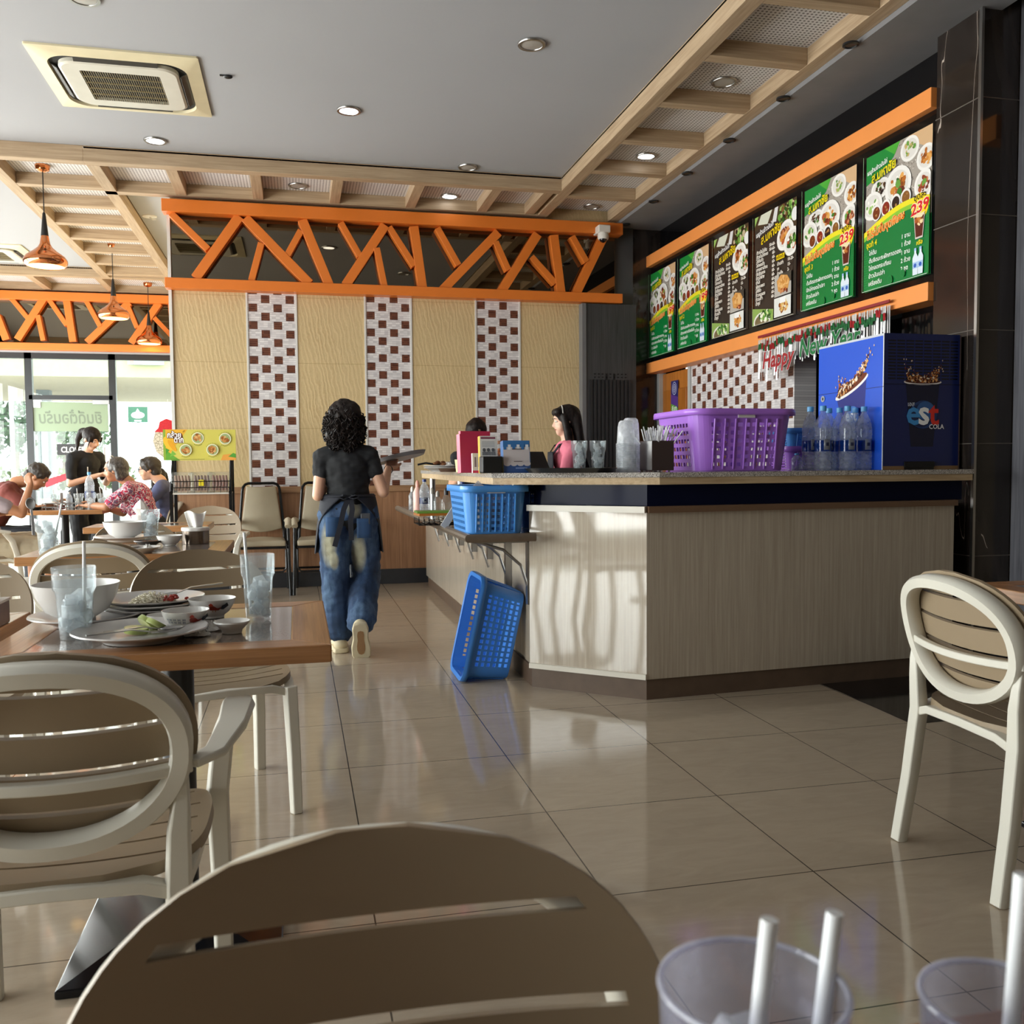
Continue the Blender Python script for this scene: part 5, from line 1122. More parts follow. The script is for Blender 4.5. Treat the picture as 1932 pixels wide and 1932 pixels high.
# ================================================================== plastic baskets
def basket(name, label, cat, W, L, H, mat, loc, rot, group=None, rib=7):
    """laundry basket: perforated tapered wall with rounded corners, ribbed ends, rolled rim with handle slots"""
    t = thing(name, label, cat, loc, 0, group, rot=rot)
    def rr(w, l, r, n):   # perimeter points, equally spread
        segs = []; hw, hl = w / 2, l / 2
        pts = []
        def arc(cx, cy, a0): return [(cx + r * math.cos(a0 + PI / 2 * i / 6), cy + r * math.sin(a0 + PI / 2 * i / 6)) for i in range(7)]
        pts = arc(hw - r, -hl + r, -PI / 2) + arc(hw - r, hl - r, 0) + arc(-hw + r, hl - r, PI / 2) + arc(-hw + r, -hl + r, PI)
        d = [0]; m = len(pts)
        for i in range(m): a, b = pts[i], pts[(i + 1) % m]; d.append(d[-1] + math.hypot(b[0] - a[0], b[1] - a[1]))
        out = []; j = 0
        for k in range(n):
            s_ = d[-1] * k / n
            while d[j + 1] < s_: j += 1
            f = (s_ - d[j]) / max(1e-9, d[j + 1] - d[j]); a, b = pts[j % m], pts[(j + 1) % m]; out.append((a[0] + (b[0] - a[0]) * f, a[1] + (b[1] - a[1]) * f))
        return out
    N, NV = 156, 15; bot, top = rr(W * .82, L * .84, W * .13, N), rr(W * .95, L * .95, W * .16, N)
    def fn(i, j): f = j / NV; a, b = bot[i % N], top[i % N]; return V((a[0] + (b[0] - a[0]) * f, a[1] + (b[1] - a[1]) * f, H * f))
    m = MB(); vs = [fn(i, j) for j in range(NV + 1) for i in range(N)]; fs = []
    def corner(i): x, y = top[i % N]; return abs(x) > W * .95 / 2 - W * .14 and abs(y) > L * .95 / 2 - W * .14
    for j in range(NV):
        for i in range(N):
            hole = (1 <= j <= 11 and j % 2 == 1 and i % 3 != 0 and not corner(i) and not corner(i + 1))
            if not hole: fs.append((j * N + i, j * N + (i + 1) % N, (j + 1) * N + (i + 1) % N, (j + 1) * N + i))
    m.add(vs, fs)
    for sy in (-1, 1):
        for i in range(rib):
            x = W * .29 * (-1 + 2 * i / (rib - 1)); m.tube([(x, sy * (L * .42 + .003), .008), (x, sy * (L * .475 + .004), H * .86)], .0035, 6)
    obj('wall', m, mat, t, smooth=0, solid=.0035)
    obj('floor', MB().prism(bot, -.003, .003), mat, t, smooth=0)
    n2 = 80; r0, r1, r2 = rr(W * .95, L * .95, W * .16, n2), rr(W * 1.02, L * 1.02, W * .18, n2), rr(W * 1.03, L * 1.03, W * .185, n2)
    m = MB(); m.add([(x, y, H - .012) for x, y in r0] + [(x, y, H + .004) for x, y in r0] + [(x, y, H + .008) for x, y in r1] + [(x, y, H - .002) for x, y in r2] + [(x, y, H - .022) for x, y in r2],
                    [(k * n2 + i, k * n2 + (i + 1) % n2, (k + 1) * n2 + (i + 1) % n2, (k + 1) * n2 + i) for k in range(4) for i in range(n2)])
    obj('rim', m, mat, t, smooth=50, solid=.003)
    for sy in (-1, 1): obj('handle_slot', MB().box(-.045, .045, sy * L * .478 - .005, sy * L * .478 + .005, H * .88, H * .955), M('slot_fill_' + mat.name, 'd8d4d0', .6), t, smooth=0)  # pale inset fills the handle opening
    return t
m_blue = M('blue_plastic', '4b8ed6', .3, var=.04); m_purple = M('purple_plastic', 'a86fd6', .3, var=.04); m_blued = M('deep_blue_plastic', '3f80d2', .28, var=.04)
CT = 1.0855
basket('blue_basket', 'light blue laundry basket of used dishes on the steel edged shelf', 'basket', .335, .47, .225, m_blue, (.945, 4.64, .789), (0, 0, R(1)), 'plastic laundry baskets')
basket('blue_basket', 'dark shaded blue basket behind the light blue one on the shelf', 'basket', .33, .42, .225, M('shaded_blue_plastic', '27508f', .3), (1.30, 4.95, .789), (0, 0, 0), 'plastic laundry baskets')  # shade below the worktop is put into this darker blue
basket('purple_basket', 'large purple laundry basket on the counter top', 'basket', .585, .60, .30, m_purple, (2.215, 4.56, CT + .004), (0, 0, R(-1)), 'plastic laundry baskets')
# basket standing on its end on the floor, opening to the left, leaning against the counter
th = R(12.5); ey = V((math.sin(th), 0, math.cos(th))); ez = V((-math.cos(th), 0, math.sin(th))); ex = ey.cross(ez)
Rb = Matrix((ex, ey, ez)).transposed(); L_ = .54
cen = V((1.0, 4.80, 0)) + ey * (L_ * .52) + V((0, 0, -.004))
t = basket('blue_basket', 'blue laundry basket standing on end on the floor against the counter', 'basket', .37, L_, .235, m_blued, cen, Rb.to_euler(), 'plastic laundry baskets')
mats = [Rb @ V(v) + cen for v in ((-.19, -L_ * .515, .235), (.19, -L_ * .515, .235), (-.15, -L_ * .42, 0))]
t.location.z -= min(v.z for v in mats) - .004; t.location.x += .035
# used dishes inside the blue basket on the shelf
for i, (dx, dy, rx, lb) in enumerate(((-.08, -.12, 1.1, 'clear plastic tray leaning in the blue shelf basket, left one'), (.03, -.08, 1.2, 'clear plastic tray leaning in the blue shelf basket, right one'))):
    obj('plastic_tray', MB().box(-.07, .07, -.002, .002, -.06, .06), CLEAR('milky_plastic', 'e4e6ec', .3, 'dfe2e8', .1), loc=(.965 + dx, 4.64 + dy, .96), rot=(rx * .3, .7, .3 + i), smooth=0, label=lb, cat='tray', group='plastic trays in the blue basket')
for i in range(5):
    bowl(('lowest', 'second lowest', 'middle', 'fourth', 'topmost')[i] + ' bowl of the stack inside the blue shelf basket', (.94 + .004 * i, 4.6, .797 + .022 * i), .085, .05, m_dishg, 'used bowls in the blue basket')
# bottles and cutlery on the shelf behind the basket
def squeeze(label, loc, h, r, c1, c2, name='sauce_bottle', cat='bottle'):
    t = thing(name, label, cat, loc, 0, 'small bottles on the shelf')
    obj('body', MB().lathe([(r * .9, 0), (r, .01), (r, h * .62), (r * .55, h * .76), (r * .4, h * .8)], 20), c1, t); obj('cap', MB().lathe([(r * .45, h * .78), (r * .45, h * .92), (r * .2, h), (1e-5, h)], 16), c2, t); return t
wh = M('white_plastic', 'dcdad4', .4); pk = M('pink_plastic', 'e8b8ac', .4)
def onS(px, y): q = at(px, 950, y=y); return V((q.x, y, .786))
squeeze('clear sauce bottle farthest left on the shelf', onS(778, 6.9), .18, .028, CLEAR('clear_bottle', 'e6eef6', .10, 'dfe9f4', .04), wh); squeeze('pale pink bottle with peach cap on the shelf', onS(788, 6.6), .23, .032, pk, M('peach_cap', 'e0a090', .4))
bottle('water bottle with dark blue cap on the shelf', onS(801, 6.4), .24, .036, '26387a', 'small bottles on the shelf', '3a5a9a'); squeeze('small white capped shaker on the shelf behind the basket, left one', onS(815, 6.1), .19, .028, m_cup, wh); squeeze('small white capped shaker on the shelf behind the basket, right one', onS(826, 6.0), .17, .028, m_cup, wh)
squeeze('dark topped cruet on the shelf showing above the basket rim', onS(842, 5.6), .2, .03, m_cup, M('dark_cap', '2a2a2e', .4)); squeeze('bottle with navy cap showing above the middle of the basket', onS(873, 5.4), .27, .03, m_cup, M('navy_cap', '2c3c7c', .4))
m = MB(); m.box(-.12, .12, -.08, .08, 0, .02)
obj('menu_pad', MB().box(-.11, .11, -.08, .08, 0, .012), M('green_cover', '6e9a3a', .5), loc=onS(818, 5.55) + V((0, 0, .052)), label='green covered pad on top of the papers on the shelf', cat='pad', smooth=0); obj('menu_pad', MB().box(-.12, .12, -.08, .08, 0, .014), M('orange_cover', 'c87a2c', .5), loc=onS(819, 5.54) + V((.01, 0, .037)), rot=(0, 0, .1), label='orange covered pad under the green one on the shelf', cat='pad', smooth=0)
t = thing('cutlery_tray', 'black wire tray of cutlery on the shelf beside the blue basket', 'tray', onS(828, 5.3)); w_ = MB()
for i in range(10): x = -.13 + .26 * i / 9; w_.tube([(x, -.12, .035), (x, -.12, .0), (x, .12, 0), (x, .12, .035)], .0022, 5)
for i in range(7): y = -.12 + .24 * i / 6; w_.tube([(-.13, y, .035), (-.13, y, 0), (.13, y, 0), (.13, y, .035)], .0022, 5)
obj('wire_basket', w_, M('black_tube_steel', '101113', .22, .2), t)
for i in range(6): spoon('steel spoon %s in the wire cutlery tray on the shelf' % ('lying first from the left', 'lying second from the left', 'lying third from the left', 'lying fourth from the left', 'lying fifth from the left', 'lying farthest right')[i], onS(828, 5.3) + V((-.09 + .036 * i, -.08, .008 + .003 * i)), R(-8 + 5 * i), 0, .15)
obj('white_card', MB().box(-.02, .02, -.002, .002, 0, .14), wh, loc=onS(836, 4.98) + V((-.0, 0, 0)), rot=(0, .6, .2), smooth=0, label='white strip leaning against the blue basket on the shelf', cat='card')
# ================================================================== drinks machine
t = thing('drinks_machine', 'dark blue cola dispenser at the right end of the counter', 'drinks dispenser', (3.01, 4.30, CT))
Wm, Dm, Hm = .465, .62, .715
obj('cabinet', MB().box(0, Wm, 0, Dm, .008, Hm), M('navy_metal', '101a48', .25, var=.1), t, smooth=0, bevel=.004)
obj('feet', MB().box(.02, Wm - .02, .02, Dm - .02, 0, .012), m_blackf, t, smooth=0)
rn = random.Random(17)
def splash(pb, cx, cy, s, n, tilt=0, cols=('7a3a18', 'b0662c', '5a2410', 'e0a868', '3a160a', 'f2e0c8')):
    for _ in range(n):
        a = rn.uniform(-1, 1); h = rn.random() ** 1.7; x = cx + s * a * (.8 + .25 * h); y = cy + s * (.1 * (a * a - 1) + h * .8 * (.35 + .65 * abs(a))); r = s * .08 * (1 - .65 * h)
        pb.z += .00001; pb.oval(x + tilt * (y - cy), y + tilt * a * s * 1.4, r, r * .6, rn.choice(cols), rn.random() * 3, 8, False)
    for _ in range(10):
        a = rn.choice((-1, 1)) * rn.uniform(.6, 1.1); pb.z += .00001; x, y = cx + s * a, cy + s * rn.uniform(.3, 1.0); pb.oval(x + tilt * (y - cy), y + tilt * a * s * 1.2, s * .03, s * .04, 'c8b0a0', 0, 8, False)
pb = PB(.00008); pb.rect(0, 0, Wm, Hm, '152258'); pb.rect(0, 0, Wm, .018, '8a6a48'); pb.rect(Wm - .008, 0, Wm, Hm, '5a4a44'); pb.rect(.0, .018, .004, Hm, '20306a')
pb.z += .0001
for r_ in range(13):
    for c_ in range(8): pb.rect(.022 + c_ * .054, .475 + r_ * .0165, .022 + c_ * .054 + .046, .475 + r_ * .0165 + .008, '080c20', False)
pb.poly([(.13, .46), (.335, .46), (.30, .12), (.165, .12)], '0e1432'); pb.oval(.2325, .462, .115, .016, 'e8e0dc'); pb.oval(.2325, .466, .108, .012, '4a1c0c'); splash(pb, .2325, .475, .112, 260)
pb.rect(0, .448, Wm, .4505, '060a18')
pb.oval(.235, .29, .085, .075, '1c3a6e'); pb.oval(.225, .285, .068, .062, '10204a'); pb.oval(.25, .31, .055, .05, '2c5a96')
pb.text(.132, .24, 'e', .185, '3f8fd0', .004, .0); pb.text(.205, .24, 's', .185, 'f4f4f4', .004); pb.text(.272, .24, 't', .17, 'd83228', .004); pb.text(.272, .215, 'COLA', .034, 'f0f0f0', .0006); pb.text(.14, .335, 'เอส', .03, 'd8e0ee', .0005)
pb.rect(.125, .0, .305, .042, '08080c')
pb.build('front_print', t, loc=(0, -.0012, 0), rot=(PI / 2, 0, 0), mat=PRINT('gloss_print', .2))
obj('drip_slot', MB().box(.125, .305, -.012, .001, .012, .04), M('matte_black', '141414', .5), t, smooth=0)
pb = PB(.00008); pb.rect(0, 0, Dm, Hm, '1f56d0'); pb.rect(0, Hm - .012, Dm, Hm, 'c8ccd4'); pb.rect(Dm - .008, 0, Dm, Hm, 'd8d8d8'); pb.rect(0, .435, Dm, .438, '0c1c50')
pb.poly([(.19, .40), (.47, .50), (.44, .15), (.3, .1)], '1c2c84'); pb.oval(.33, .455, .165, .03, 'f0ece8', .36); pb.oval(.33, .466, .155, .026, '6a2c14', .36); splash(pb, .33, .475, .155, 280, .32); pb.oval(.35, .3, .06, .05, '3a78c8'); pb.text(.28, .27, 'est', .09, 'e8e8f0', .002); pb.oval(.05, .41, .02, .018, '9aa0a8'); pb.oval(.05, .41, .008, .008, '303030')
pb.build('side_print', t, loc=(-.0012, Dm, 0), mx=Matrix(((0, 0, -1), (-1, 0, 0), (0, 1, 0))).to_4x4(), mat=PRINT('gloss_print', .2))
# ================================================================== things standing on the counter top
def onC(px, y): q = at(px, 885, y=y); return V((q.x, y, CT))
for i, (px, y, lb) in enumerate(((1528, 4.45, 'front water bottle nearest the purple basket'), (1552, 4.37, 'second front water bottle from the purple basket'), (1598, 4.37, 'third front water bottle, standing before the blue machine'), (1629, 4.40, 'front water bottle at the right end of the row'),
        (1563, 4.56, 'rear water bottle, leftmost of the back row'), (1583, 4.52, 'rear water bottle in the middle of the back row'), (1613, 4.52, 'rear water bottle at the right of the back row'))):
    bottle(lb, onC(px, y), .335, .043, '5aa6de', 'water bottles beside the drinks machine', '3470c8')
bottle('short clear bottle with blue cap low behind the purple basket', onC(1503, 4.75), .09, .03, '5aa6de', 'water bottles beside the drinks machine', None)
def crate(name, label, loc, mat, w_, h):
    t = thing(name, label, 'basket', loc, 0, 'plastic laundry baskets'); return t
basket('purple_basket', 'small purple basket behind the water bottles, under a blue one', 'basket', .3, .3, .12, m_purple, onC(1500, 4.9) + V((.02, 0, .004)), (0, 0, 0), 'plastic laundry baskets', 4); basket('blue_basket', 'small blue basket stacked on the small purple one', 'basket', .28, .28, .10, m_blue, onC(1500, 4.9) + V((.02, 0, .128)), (0, 0, 0), 'plastic laundry baskets', 4)
# straw holder
q = onC(1239, 4.4); t = thing('straw_holder', 'square brown holder full of white straws', 'holder', q, R(8)); hw = .063
obj('box_body', MB().box(-hw, hw, -hw, hw, .006, .155), M('brown_acrylic', '463836', .15, var=.06), t, smooth=0, bevel=.002); ft = MB()
for sx in (-1, 1):
    for sy in (-1, 1): obj('foot', MB().lathe([(.006, 0), (.006, .008), (1e-5, .008)], 10), m_chrome, t, loc=(sx * .045, sy * .045, 0))
for i in range(64):
    x, y = rn.uniform(-.055, .055), rn.uniform(-.055, .055); lx, ly = x * rn.uniform(.1, .9) + rn.uniform(-.02, .03), y * .5 + rn.uniform(-.02, .02)
    obj('straw', MB().tube([(x, y, .12), (x + lx, y + ly, rn.uniform(.19, .235))], .0034, 6), m_straw, t)
# stacked plastic cups
def cupstack(label, loc, n, h):
    t = thing('cup_stack', label, 'cups', loc, 0, 'stacks of plastic cups'); mt = CLEAR('milky_cup', 'e8edf2', .6, 'fafcff', .1)
    m = MB().lathe([(.049, 0), (.047, .012), (.044, .07 + .0065 * n)] , 28, cap=False); 
    for i in range(n):
        z = .0065 * i; obj('cup', MB().lathe([(.0495, z), (.0512, z + .0025), (.0495, z + .005)], 28, cap=False), mt, t)
    obj('cup', MB().lathe([(.049, .0), (.046, .0065 * n), (.041, h - .03), (.036, h - .008), (.028, h), (1e-5, h - .004)], 28), mt, t); return t
cupstack('shorter stack of upturned clear plastic cups on the counter', onC(1181, 4.36), 22, .255); cupstack('taller stack of upturned clear plastic cups just behind the other', onC(1190, 4.50), 22, .275)
# tray with two tumblers, signs and boxes
q = onC(1077, 4.36); ty = thing('serving_tray', 'black oval serving tray carrying two iced tumblers', 'tray', q)
obj('dish', MB().lathe([(1e-5, .004), (.20, .004), (.225, .022), (.23, .022), (.205, 0), (1e-5, 0)], 48), M('black_tray', '1c1e20', .35), ty)
tumbler('left iced tumbler on the black tray', onC(1093, 4.36) + V((0, 0, .005)), .041, .15, None, 12, 41, .8); tumbler('right iced tumbler on the black tray', onC(1128, 4.36) + V((0, 0, .005)), .041, .15, None, 12, 42, .8)
pb = PB(); W, H = .135, .16
pb.rect(0, 0, W, H, 'd5ccce'); pb.rect(0, H - .032, W, H, '3d78b8'); 
for i in range(6): pb.rect(i * W / 6 + .002, H - .045, i * W / 6 + W / 8, H - .02, 'e8eaf0' if i % 2 else '3d78b8')
pb.rect(0, 0, W, .045, '3c5a94')
for i in range(4): pb.oval(.018 + i * .034, .045, .018, .012, 'd5ccce')
pb.rect(.052, .055, .095, .058, '6a5a5a'); pb.rect(.045, .115, .095, .119, '5a4a4a'); pb.rect(.06, .02, .12, .026, '8aa0d0')
pb.build('payment_stand', loc=onC(950, 4.42) + V((.002, 0, 0)), rot=(R(84), 0, R(3)), thick=.05, back='5a78a8', label='small blue roofed payment sign stand on the counter', cat='sign', mat=PRINT('menu_print'))
obj('card_reader', MB().box(-.05, .05, -.04, .04, 0, .082), M('matte_black', '141414', .5), loc=onC(926, 4.44), rot=(0, 0, R(2)), smooth=0, bevel=.006, label='small black box left of the blue payment stand', cat='box')
pb = PB(); pb.rect(0, 0, .09, .185, 'e8c42c'); pb.rect(0, .075, .09, .185, 'e4e0da'); pb.rect(.004, .17, .08, .18, '8a4a5a')
for i in range(5): pb.rect(.01, .155 - i * .006, .075, .157 - i * .006, '9a9a9a')
for x in (.02, .042, .066): pb.oval(x, .115, .008, .009, '5a5a5a'); pb.rect(x - .010, .088, x + .010, .106, '7a7a7a')
pb.build('notice_stand', loc=onC(907, 4.52) + V((0, 0, .0)), rot=(R(86), 0, R(4)), thick=.04, back='c8a83a', label='white notice with small drawings on a yellow stand', cat='sign')
obj('menu_folder', MB().box(-.085, .085, -.012, .012, 0, .215).box(-.09, -.085, -.012, .03, 0, .2), M('crimson_cover', 'd83a62', .35), loc=onC(905, 4.72) + V((-.02, 0, 0)), rot=(R(-4), 0, R(14)), smooth=0, label='tall crimson menu folder standing on the counter', cat='menu'); 
pb = PB(); pb.rect(0, 0, .05, .2, 'e8c8b8'); pb.rect(0, .1, .05, .16, 'b07a5a'); pb.rect(0, .16, .05, .2, '8a6a9a'); pb.blobs(.025, .08, .02, .03, ['d8a860', 'b85a3a', 'e8d8a0'], 18, .008)
pb.build('menu_card', loc=onC(876, 4.78), rot=(R(88), 0, R(-30)), thick=.012, back='e8e0d0', label='narrow picture menu card at the left of the crimson folder', cat='menu')
pb = PB(); pb.rect(0, 0, .05, .10, 'e4e0e0'); pb.rect(0, 0, .05, .012, 'd83a62'); pb.rect(.01, .03, .02, .08, '8a7a8a'); pb.rect(.028, .03, .036, .08, '9a8a9a')
pb.build('leaflet', loc=onC(892, 4.60), rot=(R(86), 0, R(4)), thick=.02, back='d8d0d0', label='white leaflet holder in front of the crimson folder', cat='leaflet')
t = thing('snack_jar', 'clear jar of orange fried snacks behind the notice stand', 'jar', onC(945, 4.72)); obj('jar_body', MB().lathe([(.05, 0), (.053, .01), (.053, .13), (.045, .145), (.045, .15)], 24), m_cup, t); m = MB()
for _ in range(60): a = rn.random() * 6.28; q_ = .042 * math.sqrt(rn.random()); m.ball((q_ * math.cos(a), q_ * math.sin(a), .012 + rn.random() * .115), .011, .008, .008, n=4)
obj('snacks', m, M('orange_snack', 'b8622a', .5, var=.4, vs=60), t); obj('jar_lid', MB().lathe([(.048, .148), (.048, .165), (1e-5, .165)], 24), M('brown_lid', '8a5a3a', .4), t)
obj('tablet', MB().box(-.09, .09, -.006, .006, 0, .13), M('matte_black', '141414', .5), loc=onC(1012, 4.72), rot=(R(-35), 0, R(18)), smooth=0, bevel=.003, label='dark tablet leaning back behind the tray, before the cashier', cat='tablet')
q = onC(833, 5.6)
platter('lower plate stacked at the left end of the counter top', q, .11, m_dishg); platter('upper plate stacked at the left end of the counter top', q + V((0, 0, .011)), .11, m_dish); m = MB()
for _ in range(14): m.ball((rn.gauss(0, .03), rn.gauss(0, .025), .02 + rn.random() * .02), .016, .012, .009, n=5)
food('food_scraps', 'brown food scraps on the plates at the counter end', 'food', m, M('fried_brown', '7a4a24', .5, var=.5, vs=60), q + V((-.01, 0, .018))); crumple('crumpled tissue on the plates at the counter end', q + V((.04, -.02, .033)), .035, 44)
obj('scrap_tray', MB().lathe([(1e-5, .003), (.07, .003), (.085, .02), (.088, .02), (.075, 0), (1e-5, 0)], 28), M('dark_brown_tray', '4a3426', .5), loc=onC(855, 5.35), label='small dark brown tray right of the stacked plates', cat='tray')
obj('yellow_cup', MB().lathe([(.025, 0), (.033, .07), (.031, .07), (.024, .004), (1e-5, .004)], 20), M('pale_yellow_paper', 'e0d49a', .6), loc=onC(869, 5.1), label='pale yellow paper cup beside the menu card', cat='cup')
obj('wire_utensil', MB().tube([(-.09, 0, .025), (-.04, 0, .035), (.06, .01, .02)], .006, 8), m_blackf, loc=q + V((-.06, -.03, .018)), label='dark utensil handle poking from the plates at the counter end', cat='utensil')
# ornament hanging inside the storefront
q = at(318, 815, y=12.6); t = thing('hanging_ornament', 'red and white tinsel ornament hanging by the beige wall edge', 'ornament', q)
tw = NT('white_tinsel_mesh'); vv = tw.n('TexVoronoi', feature='DISTANCE_TO_EDGE'); tw.t.links.new(tw.co(), vv.inputs[0]); vv.inputs['Scale'].default_value = 26
tw = tw.pbr(tw.ramp(vv.outputs[0], (.02, '6a6456'), (.08, 'b5b0a0')), .5)
obj('lower_part', MB().prism([(-.16, .0), (-.19, -.12), (-.15, -.26), (-.03, -.36), (.03, -.36), (.15, -.26), (.19, -.12), (.16, .0)], -.03, .03, Matrix.Rotation(PI / 2, 4, 'X')), tw, t, smooth=0)
obj('upper_part', MB().prism([(-.17, .0), (-.12, .05), (-.1, .13), (-.02, .17), (.1, .13), (.17, .03), (.17, -.02)], -.035, .035, Matrix.Rotation(PI / 2, 4, 'X')), M('red_tinsel', 'b3202a', .35, .3, var=.5, vs=60), t, smooth=0)
obj('cord', MB().tube([(0, 0, .15), (0, 0, .42)], .002, 5), m_white, t)
# door banner and closed sign
pb = PB(.0006); W, H = .96, .40
pb.rect(-W / 2, -H / 2, W / 2, H / 2, '86997f'); pb.text(0, -.09, 'ยินดีต้อนรับ', .22, '6a7866', .004, .1, 'CENTER', flip=True, width=.8)
q = at(131, 786, y=YB); pb.build('door_banner', loc=(q.x + .01, YB + .04, q.z), rot=(PI / 2, 0, 0), label='pale green banner on the storefront door with mirrored lettering', cat='banner')
pb = PB(.0006); W, H = .42, .15; pb.rect(-W / 2, -H / 2, W / 2, H / 2, '1c1c1e'); pb.text(0, -.04, 'CLOSED', .11, 'f4f4f4', .002, 0, 'CENTER', 0, .32)
q = at(139, 848, y=YB); cs_ = pb.build('closed_sign', loc=(q.x, YB + .0, q.z), rot=(PI / 2, 0, 0), thick=.006, label='small black CLOSED sign hanging on the storefront door', cat='sign')
obj('hanging_cord', MB().tube([(-.15, .07, -.004), (0, .25, -.004), (.15, .07, -.004)], .003, 5), m_blackf, cs_)
for i, (px, py, sx, rz) in enumerate(((108, 905, .17, -.35), (192, 878, .13, .8))):
    q = at(px, py, y=13.74); obj('ribbon_sticker', MB().prism([(-sx, -.05), (sx, -.04), (sx, .04), (-sx, .05)], -.001, .001, Matrix.Rotation(rz, 4, 'Y') @ Matrix.Rotation(PI / 2, 4, 'X')), M('red_sticker', 'c83040', .5), loc=(q.x, 13.738, q.z), smooth=0, label='red ribbon sticker on the storefront glass %s the ponytailed waitress' % ('left of' if i == 0 else 'right of'), cat='sticker')
# ================================================================== people
def remesh(name, mb, mat, parent, vox=.007, it=4, wr=None, loc=None, cut=None, label=None):
    me = bpy.data.meshes.new('tmp'); me.from_pydata(mb.v, [], mb.f)
    o = bpy.data.objects.new('tmp', me); COL.objects.link(o)
    md = o.modifiers.new('r', 'REMESH'); md.mode = 'VOXEL'; md.voxel_size = vox; md.use_smooth_shade = True
    if it: m2 = o.modifiers.new('s', 'SMOOTH'); m2.factor = .5; m2.iterations = it
    dg_ = bpy.context.evaluated_depsgraph_get(); nm = bpy.data.meshes.new_from_object(o.evaluated_get(dg_))
    bpy.data.objects.remove(o); bpy.data.meshes.remove(me)
    if wr:
        sc, am = wr[:2]; st = wr[2] if len(wr) > 2 else (1, 1, 1); off = V((random.random() * 9, random.random() * 9, random.random() * 9))
        ns = [v.normal.copy() for v in nm.vertices]
        for v, n_ in zip(nm.vertices, ns):
            p = V((v.co.x * st[0], v.co.y * st[1], v.co.z * st[2])) * sc + off
            v.co += n_ * am * (noise.noise(p) + .5 * noise.noise(p * 2.3))
    nm.name = name; nm.materials.clear(); nm.materials.append(mat); nm.polygons.foreach_set('use_smooth', [True] * len(nm.polygons)); nm.update()
    o = bpy.data.objects.new(name, nm); COL.objects.link(o); o.parent = parent
    if label: o['label'] = label
    return o
def frame(f, u):   # matrix with y = forward f, z ~ up u
    y = V(f).normalized(); x = y.cross(V(u)).normalized(); z = x.cross(y); return Matrix((x, y, z)).transposed()
def hand(m, w, d, n, side, curl=.5, spread=1):
    """palm, four fingers of different length with two knuckle bends and a thumb from the side of the palm"""
    w, d, n = V(w), V(d).normalized(), V(n).normalized(); s_ = d.cross(n).normalized() * side
    for i, (o_, L) in enumerate(((-.027, .050), (-.009, .060), (.009, .057), (.026, .044))):
        a = w + s_ * o_ * .6 + d * .012; k = w + s_ * o_ * spread + d * (.078 - .006 * abs(i - 1.3)); m.caps(a, k, .0135, .0115, 8)
        p = k; ang = curl * .55
        for j, f in enumerate((.5, .3, .24)):
            dd = d * math.cos(ang) + n * math.sin(ang); q = p + dd * L * f * 1.2; m.caps(p, q, .0098 - .0008 * j, .0092 - .001 * j, 8); p = q; ang += curl * .7
    a = w + d * .02 - s_ * .018 + n * .006; b = a + (d * .55 - s_ * .75 + n * .25).normalized() * .038; c = b + (d * .85 - s_ * .35 + n * (.2 + .4 * curl)).normalized() * .03
    m.caps(a, b, .015, .0115, 8); m.caps(b, c, .0112, .0095, 8)
def head_mesh(m, c, hf, hu, s=1.0):
    mx = frame(hf, hu); P = lambda x, y, z: V(c) + mx @ (V((x, y, z)) * s)
    m.ball(P(0, -.008, .022), .073 * s, .092 * s, .088 * s, mx, 12); m.ball(P(0, .018, -.03), .058 * s, .07 * s, .075 * s, mx, 10)
    m.ball(P(0, .045, -.075), .034 * s, .036 * s, .03 * s, mx, 8)                       # chin
    for x in (-.042, .042): m.ball(P(x, .042, -.035), .024 * s, .028 * s, .032 * s, mx, 8)   # cheeks
    m.ball(P(0, .062, .032), .048 * s, .025 * s, .022 * s, mx, 8)                       # brow
    m.caps(P(0, .078, .008), P(0, .094, -.022), .009 * s, .013 * s, 8); 
    for x in (-.010, .010): m.ball(P(x, .084, -.026), .009 * s, n=6)
    m.caps(P(-.016, .074, -.052), P(.016, .074, -.052), .009 * s, .009 * s, 8)           # lips
    for x in (-1, 1): m.ball(P(x * .074, -.006, -.008), .010 * s, .020 * s, .031 * s, mx, 8)
def face_parts(t, c, hf, hu, s=1.0, glasses=None, open_=.8):
    mx = frame(hf, hu); P = lambda x, y, z: V(c) + mx @ (V((x, y, z)) * s)
    for x in (-.029, .029):
        e = obj('eye', MB().ball(P(x, .070, .006), .0125 * s, .012 * s, .0085 * s * open_, mx, 8), M('eye_white', 'e6e0da', .2), t); obj('iris', MB().ball(P(x, .079, .005), .0055 * s, .0045 * s, .0055 * s * open_, mx, 6), M('dark_iris', '1c1210', .15), e)
        obj('eyebrow', MB().tube([P(x - .016, .082, .026), P(x, .087, .031), P(x + .016, .081, .027)], [.002 * s, .0035 * s, .002 * s], 6), M('black_hair', '0d0b0b', .4), t)
    obj('lips', MB().caps(P(-.014, .081, -.052), P(.014, .081, -.052), .0055 * s, .0055 * s, 8), M('lip_pink', '9c5a50', .4), t)
    if glasses:
        g = MB()
        for x in (-.031, .031): g.tube([P(x + .024 * math.cos(a), .094, .004 + .018 * math.sin(a)) for a in (2 * PI * k / 20 for k in range(20))], .0025 * s, 6, closed=True)
        g.tube([P(-.008, .095, .008), P(.008, .095, .008)], .0022 * s, 6)
        for x in (-1, 1): g.tube([P(x * .055, .093, .008), P(x * .078, .04, .010), P(x * .08, -.02, .006)], .0022 * s, 6)
        obj('glasses', g, M(glasses, '1a1618', .25), t)
